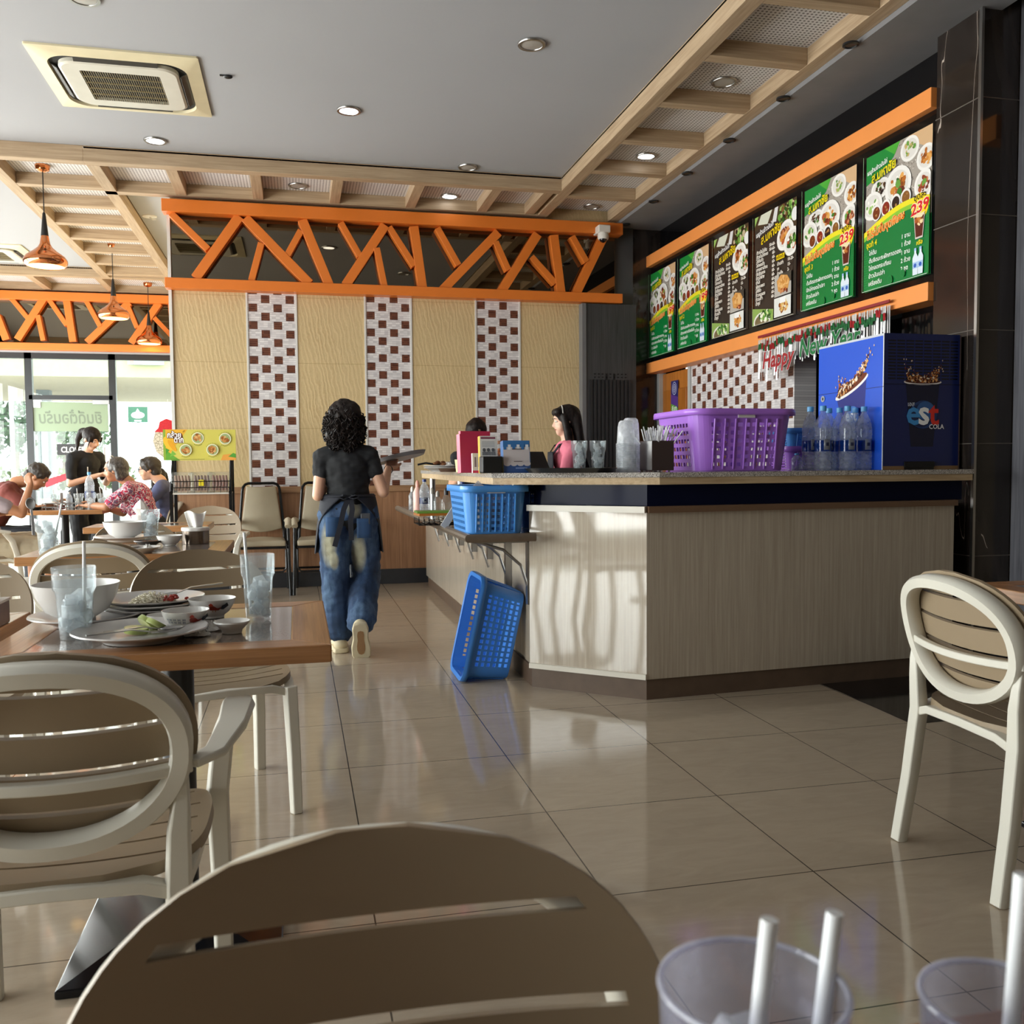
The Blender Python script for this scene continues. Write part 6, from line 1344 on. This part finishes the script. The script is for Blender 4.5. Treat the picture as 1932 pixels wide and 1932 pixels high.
def torso(m, J, f=0.0, s=1.0, lo=True, hi=True):
    pe, wa, ch, ne = V(J['pel']), V(J['waist']), V(J['chest']), V(J['neck']); fw = V(J.get('fw', (0, 1, 0)))
    k = J.get('girth', 1.0)
    def B(c, rx, ry, rz, u): m.ball(c, (rx * k + f) * s, (ry * k + f) * s, (rz + f) * s, frame(fw - u * fw.dot(u), u), 12)
    u1, u2 = (wa - pe).normalized(), (ch - wa).normalized()
    if lo: B(pe, .158, .115, .115 if hi else .09, u1); B(pe.lerp(wa, .5 if hi else .3), .145, .105, .10 if hi else .06, u1)
    if hi:
        B(wa, .130, .095, .11, u2); B(wa.lerp(ch, .5), .138, .10, .11, u2); B(ch, .146, .108, .115, u2)
        for sd in ('l', 'r'):
            sh = V(J['sh_' + sd]); m.caps(ch.lerp(sh, .25) + u2 * .05, sh, .062 * s + f, .05 * s + f, 12); m.caps(ne.lerp(ch, .25), sh, .036 * s + f, .044 * s + f, 12)
def person(label, loc, rotz, J, skin, vox=.007, shirt=None, sleeve=.5, pants=None, pant_end=1.0, pr=(.105, .078, .07), s=1.0, hf=(0, 1, 0), hu=(0, 0, 1), hs=1.0, curl=(.6, .6), hand_n=None, glasses=None, eyes=True, shirtname='tee_shirt', wr=(14, .006), shoes=None, cat='person'):
    t = thing('person', label, cat, loc, rotz); sk = skin; m = MB()
    torso(m, J, 0, s); m.caps(J['neck'], V(J['head']) - V(hu) * .03, .052 * s, .05 * s, 12); m.caps(J['chest'], J['neck'], .07 * s, .052 * s, 12); head_mesh(m, J['head'], hf, hu, hs)
    for i, sd in enumerate('lr'):
        sh, el, w = V(J['sh_' + sd]), V(J['el_' + sd]), V(J['wr_' + sd]); m.caps(sh, el, .046 * s, .036 * s, 12); m.caps(el, w, .037 * s, .024 * s, 12)
        d = (w - el).normalized(); n_ = V(hand_n[i]) if hand_n else V((0, 0, -1)); n_ = (n_ - d * n_.dot(d)).normalized(); hd = V(J.get('hd_' + sd, d)); n_ = (n_ - hd.normalized() * n_.dot(hd.normalized())).normalized()
        hand(m, w, hd, n_, 1 if sd == 'l' else -1, curl[i])
        hp, kn, an = V(J['hip_' + sd]), V(J['kn_' + sd]), V(J['an_' + sd]); m.caps(hp, kn, .088 * s, .058 * s, 12); m.caps(kn, kn.lerp(an, .35), .056 * s, .056 * s, 12); m.caps(kn.lerp(an, .35), an, .056 * s, .036 * s, 12)
        td = V(J.get('toe_' + sd, (0, 1, 0))).normalized(); up_ = V(J.get('tup_' + sd, (0, 0, 1)))
        m.caps(an - up_ * .03 - td * .03, an - up_ * .045 + td * .15, .032, .024, 10)
        if shoes: shoe(t, an, td, up_, shoes)
    remesh('body', m, sk, t, vox, 3)
    if eyes: face_parts(t, J['head'], hf, hu, hs, glasses)
    if shirt:
        m = MB(); torso(m, J, .014, s); m.caps(V(J['neck']) - (V(J['neck']) - V(J['chest'])) * .35, J['chest'], .07 * s, .09 * s, 12)
        for sd in 'lr':
            sh, el = V(J['sh_' + sd]), V(J['el_' + sd]); e = sh.lerp(el, sleeve); m.caps(sh, e, .056 * s, .055 * s, 12)
        remesh(shirtname, m, shirt, t, vox, 3, wr)
    if pants:
        m = MB(); torso(m, J, .024, s, True, False)
        for sd in 'lr':
            hp, kn, an = V(J['hip_' + sd]), V(J['kn_' + sd]), V(J['an_' + sd]); m.caps(hp, kn, pr[0], pr[1], 14)
            if pant_end >= 1: m.caps(kn, an + (kn - an).normalized() * .05, pr[1], pr[2], 14)
            elif pant_end > .5: pass
        remesh('trousers' if pant_end >= 1 else 'shorts', m, pants, t, vox, 3, wr)
    return t
def shoe(t, an, td, up_, mats):
    side = td.cross(up_).normalized(); mx = Matrix((side, td, up_)).transposed().to_4x4(); mx.translation = V(an) - up_ * .08
    out = [(.0, -.075), (.03, -.066), (.038, -.03), (.035, .03), (.045, .09), (.044, .14), (.028, .18), (.0, .19), (-.028, .18), (-.044, .14), (-.045, .09), (-.035, .03), (-.038, -.03), (-.03, -.066)]
    out = [(x * 1.25, y) for x, y in out]; m = MB()
    for (x, y, z, rx, ry, rz) in ((0, -.03, .045, .043, .045, .04), (0, .03, .045, .043, .06, .04), (0, .10, .035, .050, .07, .03), (0, .14, .03, .046, .05, .025)): m.ball(mx @ V((x, y, z)), rx, ry, rz, mx.to_3x3(), 8)
    m.caps(mx @ V((0, -.02, .05)), mx @ V((0, -.01, .085)), .04, .042, 10)
    u = remesh('shoe', m, mats[0], t, .007, 2); obj('sole', MB().prism(out, -.004, .026, mx), mats[1], u, smooth=30, bevel=.006)
    obj('sole_groove', MB().prism([(x * .42, y * .6 + .02) for x, y in out], -.0055, -.003, mx), mats[2], u, smooth=0)
def SKIN(n, c): return M(n, c, .5, var=.06, vs=9, sss=.08)
sk1, sk2, sk3, sk4 = SKIN('skin_warm', 'c98d6c'), SKIN('skin_tan', 'b07a58'), SKIN('skin_light', 'd9a98c'), SKIN('skin_fair', 'e0b49a')
m_hair = NT('black_hair_strands'); hn = m_hair.noise(m_hair.co(scale=(1, 1, .3)), 90, 4); m_hair = m_hair.pbr(m_hair.ramp(hn, (.3, '0a0808'), (.7, '2a201c')), .55, 0, m_hair.bump(hn, .4, .004), .22)
m_hairg = NT('greying_hair'); hn = m_hairg.noise(m_hairg.co(scale=(1, 1, .4)), 120, 4); m_hairg = m_hairg.pbr(m_hairg.ramp(hn, (.3, '1c1816'), (.75, '6b625c')), .4, 0, m_hairg.bump(hn, .4, .004))
m_blacktee = M('black_cotton', '17181b', .85, var=.15, bump=.1, bs=300); m_navy = M('navy_apron_cloth', '1a1c26', .8, var=.15)
# ---------------------------------------------------------------- walking waitress seen from behind
def denim():
    k = NT('faded_denim'); o = k.co(); x, y, z = k.xyz(o); n = k.noise(k.co(scale=(1, 1, .5)), 7, 5, .65); f = k.noise(o, 260, 2)
    base = k.ramp(n, (.3, '1b2a42'), (.5, '30496b'), (.72, '6683a3'))
    def blob(cx, cy, cz, rx, rz):
        a = k.math('DIVIDE', k.math('SUBTRACT', x, cx), rx); c = k.math('DIVIDE', k.math('SUBTRACT', z, cz), rz); d = k.math('ADD', k.math('MULTIPLY', a, a), k.math('MULTIPLY', c, c))
        return k.math('MAXIMUM', k.math('SUBTRACT', 1, d), 0)
    b = k.math('ADD', k.math('ADD', blob(.055, 0, .60, .05, .13), blob(-.12, 0, .66, .05, .15)), k.math('ADD', blob(-.09, 0, .56, .03, .06), blob(.03, 0, .87, .05, .06)))
    b = k.math('MINIMUM', k.math('MULTIPLY', b, k.math('MULTIPLY_ADD', n, 1.4, .1)), .72)
    col = k.mix(b, base, 'd2cba4'); col = k.mix(k.math('MULTIPLY', f, .35), col, '1a2c48')
    return k.pbr(col, .85)
J = dict(pel=(0, 0, .845), waist=(0, -.005, .97), chest=(-.01, .0, 1.115), neck=(-.015, .005, 1.245), head=(-.01, .02, 1.385), sh_r=(.128, 0, 1.185), sh_l=(-.150, 0, 1.18),
         el_r=(.205, -.03, .965), wr_r=(.245, .15, 1.105), el_l=(-.18, -.04, .95), wr_l=(-.115, .15, 1.03), hip_l=(-.085, 0, .83), hip_r=(.085, 0, .83), kn_l=(-.085, .03, .45), an_l=(-.065, .02, .085),
         kn_r=(.10, .10, .46), an_r=(.055, -.17, .175), toe_r=(.03, .35, -.94), tup_r=(0, .94, .35), toe_l=(-.1, 1, 0), girth=.93, hd_r=(.25, .85, .3), hd_l=(.4, .9, .2))
creme = M('cream_rubber', 'cfc2a2', .6, var=.1); WA = (.30, 5.62, 0)
wt_ = person('waitress walking away in black tee shirt, apron and faded blue jeans', WA, R(-3), J, sk3, .006, m_blacktee, .42, denim(), 1.0, (.102, .088, .088), .94, (.28, 1, 0), (0, 0, 1), .93, (.7, .8), ((-.3, .2, .9), (.2, -.2, .9)), 'dark_glasses', True, wr=(10, .010, (1, 1, 1.6)), shoes=(creme, creme, M('brown_sole_core', '9a7650', .7)))
# curly bob
hm = MB(); c = V(J['head']); rn = random.Random(4)
hm.ball(c + V((-.005, -.02, .03)), .106, .112, .110, n=10); hm.ball(c + V((-.01, -.045, -.06)), .116, .092, .09, n=10); hm.ball(c + V((-.07, -.02, -.08)), .05, .06, .05, n=8); hm.ball(c + V((.06, -.03, -.08)), .045, .055, .05, n=8)
hair = remesh('hair', hm, m_hair, wt_, .008, 2, (16, .012))
cm = MB()
for i in range(520):
    a = rn.uniform(0, 2 * PI); e = rn.uniform(-.95, 1); rr = math.sqrt(max(0, 1 - e * e)); p = c + V((-.008, -.03, -.02)) + V((.122 * rr * math.cos(a), .118 * rr * math.sin(a), .145 * e))
    if p.y > c.y + .055 and abs(p.x - c.x) < .07: continue
    r0 = rn.uniform(.006, .013); tw = rn.uniform(2, 4) * rn.choice((-1, 1)); L_ = rn.uniform(.03, .06); ph = rn.random() * 6
    cm.tube([p + V((r0 * math.cos(ph + tw * k), r0 * math.sin(ph + tw * k), -L_ * k / 2 + rn.uniform(-.004, .004))) for k in (0, .4, .8, 1.2, 1.6, 2)], [.0035, .0045, .0045, .004, .0035, .0015], 5)
obj('curls', cm, m_hair, hair)
def apron(t, z0, z1, rx, ry, cx, cy, mat):
    def fn(u, v):
        z = z0 + (z1 - z0) * v; f0 = R(62 + 22 * (1 - v)) if v < .45 else R(4 + 73 * ((1 - v) / .55) ** .8)
        a = -PI / 2 + f0 + (2 * PI - 2 * f0) * u; q = .86 + .28 * (1 - v) ** .6 + .03 * math.sin(a * 7) * (1 - v); return V((cx + rx * q * math.cos(a), cy + ry * q * math.sin(a), z))
    return obj('apron', MB().grid(fn, 60, 16), mat, t, solid=.003)
ap = apron(wt_, .60, .955, .178, .150, -.002, 0.008, m_navy)
stp = [(-1.2, -.25), (1.2, -.25), (1.2, .25), (-1.2, .25)]
for pth in ([(-.0, -.128, .94), (-.03, -.155, .87), (-.05, -.165, .78), (-.085, -.165, .655)], [(.01, -.128, .94), (.02, -.15, .87), (.008, -.165, .8), (.012, -.16, .69)]): obj('apron_string', MB().tube(pth, .0125, sec=stp, up=(0, 1, 0)), m_navy, ap)
obj('apron_bow', MB().tube([(0, -.13, .945), (-.035, -.15, .955), (-.055, -.145, .94), (-.03, -.145, .93), (0, -.135, .94), (.04, -.15, .955), (.06, -.145, .94), (.03, -.145, .932), (0, -.135, .94)], .009, sec=stp, up=(0, 0, 1)), m_navy, ap)
obj('apron_waistband', MB().tube([(.150 * math.cos(a) - .002, .122 * math.sin(a), .945 + .003 * math.sin(3 * a)) for a in (2 * PI * i / 40 for i in range(40))], .012, sec=[(-1, -.2), (1, -.2), (1, .2), (-1, .2)], up=None, closed=True), m_navy, ap)
pk_ = MB(); pk_.grid(lambda u, v: V((.045 + .085 * u, -.130 - .012 * math.sin(PI * u), .70 + .115 * v)), 6, 4); obj('back_pocket', pk_, M('pocket_denim', '2c4a70', .85, var=.2), wt_, solid=.004); pk2 = MB(); pk2.grid(lambda u, v: V((-.135 + .085 * u, -.125 - .014 * math.sin(PI * u), .71 + .115 * v)), 6, 4); obj('back_pocket', pk2, M('pocket_denim', '2c4a70', .85, var=.2), wt_, solid=.004)
obj('phone', MB().box(.068, .122, -.139, -.131, .78, .845), M('grey_phone', '4a4c52', .3), wt_, smooth=0, bevel=.004)
obj('bracelet', MB().tube([V(J['wr_r']) + V((.026 * math.cos(a), .010 * math.sin(a) - .01, .026 * math.sin(a) - .006)) for a in (2 * PI * k / 16 for k in range(16))], .003, 6, closed=True), M('black_hair_tie', '1a1a1c', .5), wt_)
q = V(WA) + V((.335, .255, 1.168)); m = MB().lathe([(1e-5, 0), (.155, 0), (.17, .018), (.175, .018), (.16, -.005), (1e-5, -.005)], 40)
obj('carrying_tray', m, M('grey_tray', '8d8c90', .4), loc=q, rot=(R(-6), R(-12), 0), label='round grey tray held up in the walking waitress\'s right hand', cat='tray')
# ---------------------------------------------------------------- cashier in pink
def sit_or_stand(**k): return k
CX = at(1072, 800, y=6.15); Jc = dict(pel=(0, 0, .86), waist=(0, 0, .98), chest=(0, .02, 1.14), neck=(0, .01, 1.265), head=(.0, .03, 1.40), sh_l=(-.155, .02, 1.20), sh_r=(.155, .02, 1.20), el_l=(-.2, .08, .97), wr_l=(-.14, .29, 1.06), el_r=(.2, .08, .97), wr_r=(.13, .28, 1.05),
     hip_l=(-.09, 0, .84), hip_r=(.09, 0, .84), kn_l=(-.09, .02, .45), kn_r=(.09, .02, .45), an_l=(-.09, 0, .085), an_r=(.09, 0, .085), girth=.9)
pinkm = M('pink_cotton', 'e0788c', .8, var=.1); pc = person('cashier with long black hair, pink tee shirt and black apron behind the counter', (CX.x + .01, 6.15, .02), R(84), Jc, sk4, .007, pinkm, .55, M('dark_trousers', '24262c', .8), 1.0, (.1, .075, .065), .92, (0, 1, -.12), (0, .1, 1), .92, wr=(13, .007), shoes=(M('dark_shoe', '202022', .5), M('dark_shoe', '202022', .5), M('dark_shoe', '202022', .5)))
def long_hair(t, c, hf, s, L_, mat, back=True, part='hair'):
    mx = frame(hf, (0, 0, 1)); P = lambda x, y, z: V(c) + mx @ (V((x, y, z)) * s); m = MB()
    m.ball(P(0, -.022, .035), .088 * s, .100 * s, .092 * s, mx, 10)
    for x in (-1, 1):
        m.caps(P(x * .062, .015, .035), P(x * .080, .005, -.09), .030 * s, .030 * s, 10); m.caps(P(x * .080, .005, -.09), P(x * .078, .0, -L_), .032 * s, .022 * s, 10)
    for x in (-.045, 0, .045): m.caps(P(x, -.075, .02), P(x * 1.1, -.085, -L_), .045 * s, .036 * s, 10)
    m.caps(P(-.055, .055, .075), P(.055, .055, .075), .03 * s, .03 * s, 10)
    return remesh(part, m, mat, t, .007, 3, (26, .004, (1, 1, .15)))
h_ = long_hair(pc, Jc['head'], (0, 1, -.12), .93, .20, m_hair)
obj('hair_clip', MB().tube([V(Jc['head']) + V((-.085 * math.cos(a), .03, .02 + .095 * math.sin(a))) for a in (R(20), R(45), R(70))], .004, 6), M('pearl_clip', 'd8d4cc', .3), h_)
apm = MB().grid(lambda u, v: V(((u - .5) * (.26 - .10 * max(0, v - .55)), .135 + .012 * math.sin(PI * u) - .0 * v, .62 + .57 * v)), 12, 12); ap2 = obj('apron', apm, m_navy, pc, solid=.005)
for x in (-1, 1): obj('apron_strap', MB().tube([(x * .085, .135, 1.17), (x * .10, .09, 1.235), (x * .105, .02, 1.26), (x * .09, -.07, 1.22), (x * .05, -.115, 1.08), (-x * .08, -.11, .98)], .012, sec=stp, up=(x * .3, .2, 1)), m_navy, ap2)
# kitchen hand mostly hidden behind the folders
q = at(898, 800, y=7.4); Jk = {k_: (V(v) if isinstance(v, tuple) else v) for k_, v in Jc.items()}
pk3 = person('worker behind the counter, only dark hair showing above the crimson folder', (q.x, 7.4, q.z - 1.475), R(170), Jc, sk3, .009, m_blacktee, .5, M('dark_trousers', '24262c', .8), 1.0, (.1, .075, .065), .92, (0, 1, -.1), (0, .1, 1), .92, eyes=True)
m = MB(); c = V(Jc['head']); m.ball(c + V((0, -.015, .03)), .088, .1, .095, n=10); m.ball(c + V((0, -.045, -.03)), .08, .07, .08, n=8); remesh('hair', m, m_hair, pk3, .008, 2, (20, .006))
# ---------------------------------------------------------------- ponytail waitress standing at the diners' table
q = at(158, 835, y=10.0)
Jw = dict(pel=(0, 0, .86), waist=(0, 0, .99), chest=(0, .02, 1.16), neck=(0, .05, 1.285), head=(.0, .115, 1.405), sh_l=(-.16, .02, 1.22), sh_r=(.16, .02, 1.22), el_l=(-.215, .05, .965), wr_l=(-.07, .27, 1.06), el_r=(.215, .05, .965), wr_r=(.06, .27, 1.05),
     hip_l=(-.09, 0, .84), hip_r=(.09, 0, .84), kn_l=(-.09, .02, .45), kn_r=(.09, .02, .45), an_l=(-.09, 0, .085), an_r=(.09, 0, .085), girth=.95)
blk = M('dark_shoe', '202022', .5)
pw = person('waitress with black ponytail and black tee shirt standing by the window table', (q.x, 10.0, 0), R(-128), Jw, sk3, .007, m_blacktee, .72, M('black_trousers', '15161a', .85), 1.0, (.105, .08, .07), .95, (0, .86, -.5), (0, .5, .86), .93, (.9, .9), ((0, .3, -.9), (0, .3, -.9)), wr=(10, .009), shoes=(blk, blk, blk))
m = MB(); c = V(Jw['head']); mx = frame((0, .86, -.5), (0, .5, .86)); P = lambda x, y, z: c + mx @ V((x, y, z))
m.ball(P(0, -.02, .03), .083, .1, .09, mx, 10); m.ball(P(0, .03, .072), .058, .038, .03, mx, 8); m.caps(P(0, -.10, .04), P(0, -.16, .0), .03, .036, 10); m.caps(P(0, -.16, 0), P(.0, -.17, -.10), .036, .03, 10); m.caps(P(0, -.17, -.10), P(0, -.13, -.20), .03, .012, 10)
m.caps(P(.068, .05, .04), P(.07, .06, -.08), .010, .004, 8); m.caps(P(-.068, .05, .04), P(-.07, .06, -.08), .010, .004, 8)
remesh('hair', m, m_hair, pw, .007, 2, (26, .004, (1, 1, .3)))
obj('shirt_mark', MB().box(.07, .078, .128, .134, 1.08, 1.13), M('white_plastic', 'dcdad4', .4), pw, smooth=0, label='small white mark on the chest')
# ---------------------------------------------------------------- seated diners (local: facing +y, seat at z .45)
def seated(lean=.2, headfwd=.12, arm='table', dz=0):
    z = .50
    return dict(pel=(0, 0, z + .05), waist=(0, .02 + lean * .25, z + .19), chest=(0, .02 + lean * .7, z + .36), neck=(0, .03 + lean, z + .49), head=(0, .05 + lean + headfwd, z + .60 + dz), sh_l=(-.175, .03 + lean * .8, z + .42), sh_r=(.175, .03 + lean * .8, z + .42),
                el_l=(-.22, .16 + lean, z + .24), el_r=(.22, .16 + lean, z + .24), wr_l=(-.13, .36 + lean, z + .29), wr_r=(.13, .36 + lean, z + .29), hip_l=(-.09, .02, z), hip_r=(.09, .02, z), kn_l=(-.12, .42, z), kn_r=(.12, .42, z), an_l=(-.12, .40, .085), an_r=(.12, .40, .085), fw=(0, 1, 0))
def short_hair(t, c, hf, hu, mat, s=1.0, low=-.05):
    mx = frame(hf, hu); P = lambda x, y, z: V(c) + mx @ (V((x, y, z)) * s); m = MB()
    m.ball(P(0, -.02, .035), .082 * s, .098 * s, .088 * s, mx, 10); m.ball(P(0, -.055, low + .02), .070 * s, .055 * s, .06 * s, mx, 8); m.caps(P(-.04, .045, .088), P(.04, .045, .088), .020 * s, .020 * s, 8)
    for x in (-1, 1): m.caps(P(x * .07, .02, .04), P(x * .073, .0, -.0), .016 * s, .012 * s, 8)
    return remesh('hair', m, mat, t, .007, 2, (30, .006))
def floral():
    k = NT('red_floral_cloth'); o = k.co(); n = k.n('TexNoise'); k.t.links.new(o, n.inputs['Vector']); n.inputs['Scale'].default_value = 14; n.inputs['Detail'].default_value = 1; n.inputs['Distortion'].default_value = 2.5
    v = k.n('TexVoronoi'); k.t.links.new(o, v.inputs['Vector']); v.inputs['Scale'].default_value = 26
    f = k.math('MULTIPLY_ADD', v.outputs['Distance'], .35, k.math('MULTIPLY', n.outputs[0], .75)); r = k.ramp(f, (.2, 'b01840'), (.4, 'd8b8c4'), (.46, '54405c'), (.52, 'c8244c'), (.6, 'ead8dc'), (.68, '8a6a86'), (.78, 'c02a4a')); k_ = r.node; k_.color_ramp.interpolation = 'CONSTANT'
    return k.pbr(r, .8)
J1 = seated(.16, .10); J1['el_r'] = (.2, .30, .70); J1['wr_r'] = (.10, .50, .785); J1['el_l'] = (-.23, .33, .775); J1['wr_l'] = (-.1, .53, .785); J1['girth'] = 1.12
p1 = person('older woman in red floral blouse with grey-black bob at the window table', (-1.30, 8.95, .0), R(86), J1, sk2, .008, floral(), .8, M('dark_trousers', '24262c', .8), 1.0, (.105, .08, .07), 1.02, (-.05, 1, -.15), (0, .15, 1), .98, (.5, .5), wr=(9, .008), shirtname='floral_blouse', shoes=(blk, blk, blk))
m = MB(); c = V(J1['head']); m.ball(c + V((0, -.025, .03)), .09, .1, .092, n=10); m.ball(c + V((0, -.07, -.045)), .085, .055, .065, n=8)
for x in (-1, 1): m.caps(c + V((x * .075, -.03, .03)), c + V((x * .08, -.055, -.07)), .022, .03, 8)
h_ = remesh('hair', m, m_hairg, p1, .007, 2, (22, .005)); obj('hair_band', MB().tube([c + V((.093 * math.cos(a), .022 , .035 + .094 * math.sin(a))) for a in (PI * k / 12 for k in range(13))], .0045, 6), M('pearl_clip', 'd8d4cc', .3), h_)
J2 = seated(.06, .09); p2_ = person('diner with glasses and slate blue tee shirt behind the floral blouse', (-1.22, 9.68, 0), R(92), J2, sk3, .008, M('slate_blue_cotton', '4f5578', .85, var=.1), .6, M('dark_trousers', '24262c', .8), 1.0, (.105, .08, .07), 1.0, (0, 1, -.1), (0, .1, 1), 1.0, (.5, .5), glasses='dark_glasses', shoes=(blk, blk, blk)); short_hair(p2_, J2['head'], (0, 1, -.1), (0, .1, 1), M('brown_black_hair', '2e2620', .5, var=.3, vs=80), 1.06, -.04)
J3 = seated(.24, .16, dz=-.06); J3['el_l'] = (-.23, .42, .72); J3['wr_l'] = (-.12, .60, .80); J3['el_r'] = (.24, .40, .735); J3['wr_r'] = (.12, .60, .785); J3['girth'] = 1.12
p3 = person('man in maroon tee shirt bending over his plate at the window table', (-2.78, 9.22, 0), R(-82), J3, sk2, .008, M('maroon_cotton', '6a3028', .85, var=.12), .6, M('dark_trousers', '24262c', .8), 1.0, (.115, .085, .075), 1.08, (0, .72, -.7), (0, .7, .72), 1.04, (.7, .7), wr=(9, .008), shoes=(blk, blk, blk)); short_hair(p3, J3['head'], (0, .72, -.7), (0, .7, .72), M('brown_black_hair', '2e2620', .5, var=.3, vs=80), 1.05)
J4 = seated(-.08, .05); J4['el_r'] = (.24, .24, .77); J4['wr_r'] = (.20, .32, .99); J4['hd_r'] = (-.25, -.2, .9); J4['girth'] = 1.15
J4['kn_r'] = (.16, .44, .47); J4['an_r'] = (.13, .50, .085)
p4 = person('man in grey shirt and beige shorts at the left edge, arm raised', (-2.42, 7.95, 0), R(-62), J4, sk2, .008, M('grey_lilac_cotton', 'a89aa0', .85, var=.08), .62, M('beige_shorts', 'b5a890', .85, var=.12), .4, (.12, .105, .1), 1.06, (0, 1, -.2), (0, .2, 1), 1.0, (1.1, 1.6), shoes=(M('grey_shoe', '5a5a60', .6), blk, blk)); short_hair(p4, J4['head'], (0, 1, -.2), (0, .2, 1), m_hairg, 1.04)
J5 = seated(.12, .08); q = at(314, 905, y=12.2)
p5 = person('long haired diner in black sitting far back beside the snack sign', (q.x + .05, 12.3, q.z - 1.07), R(150), J5, sk4, .009, m_blacktee, .9, M('dark_trousers', '24262c', .8), 1.0, (.1, .075, .065), .95, (-.2, 1, -.25), (0, .25, 1), .95, shoes=(blk, blk, blk)); long_hair(p5, J5['head'], (-.2, 1, -.25), .95, .2, m_hair)
chair('chair under the long haired diner in black far back', (q.x + .05, 12.3, 0), R(150))
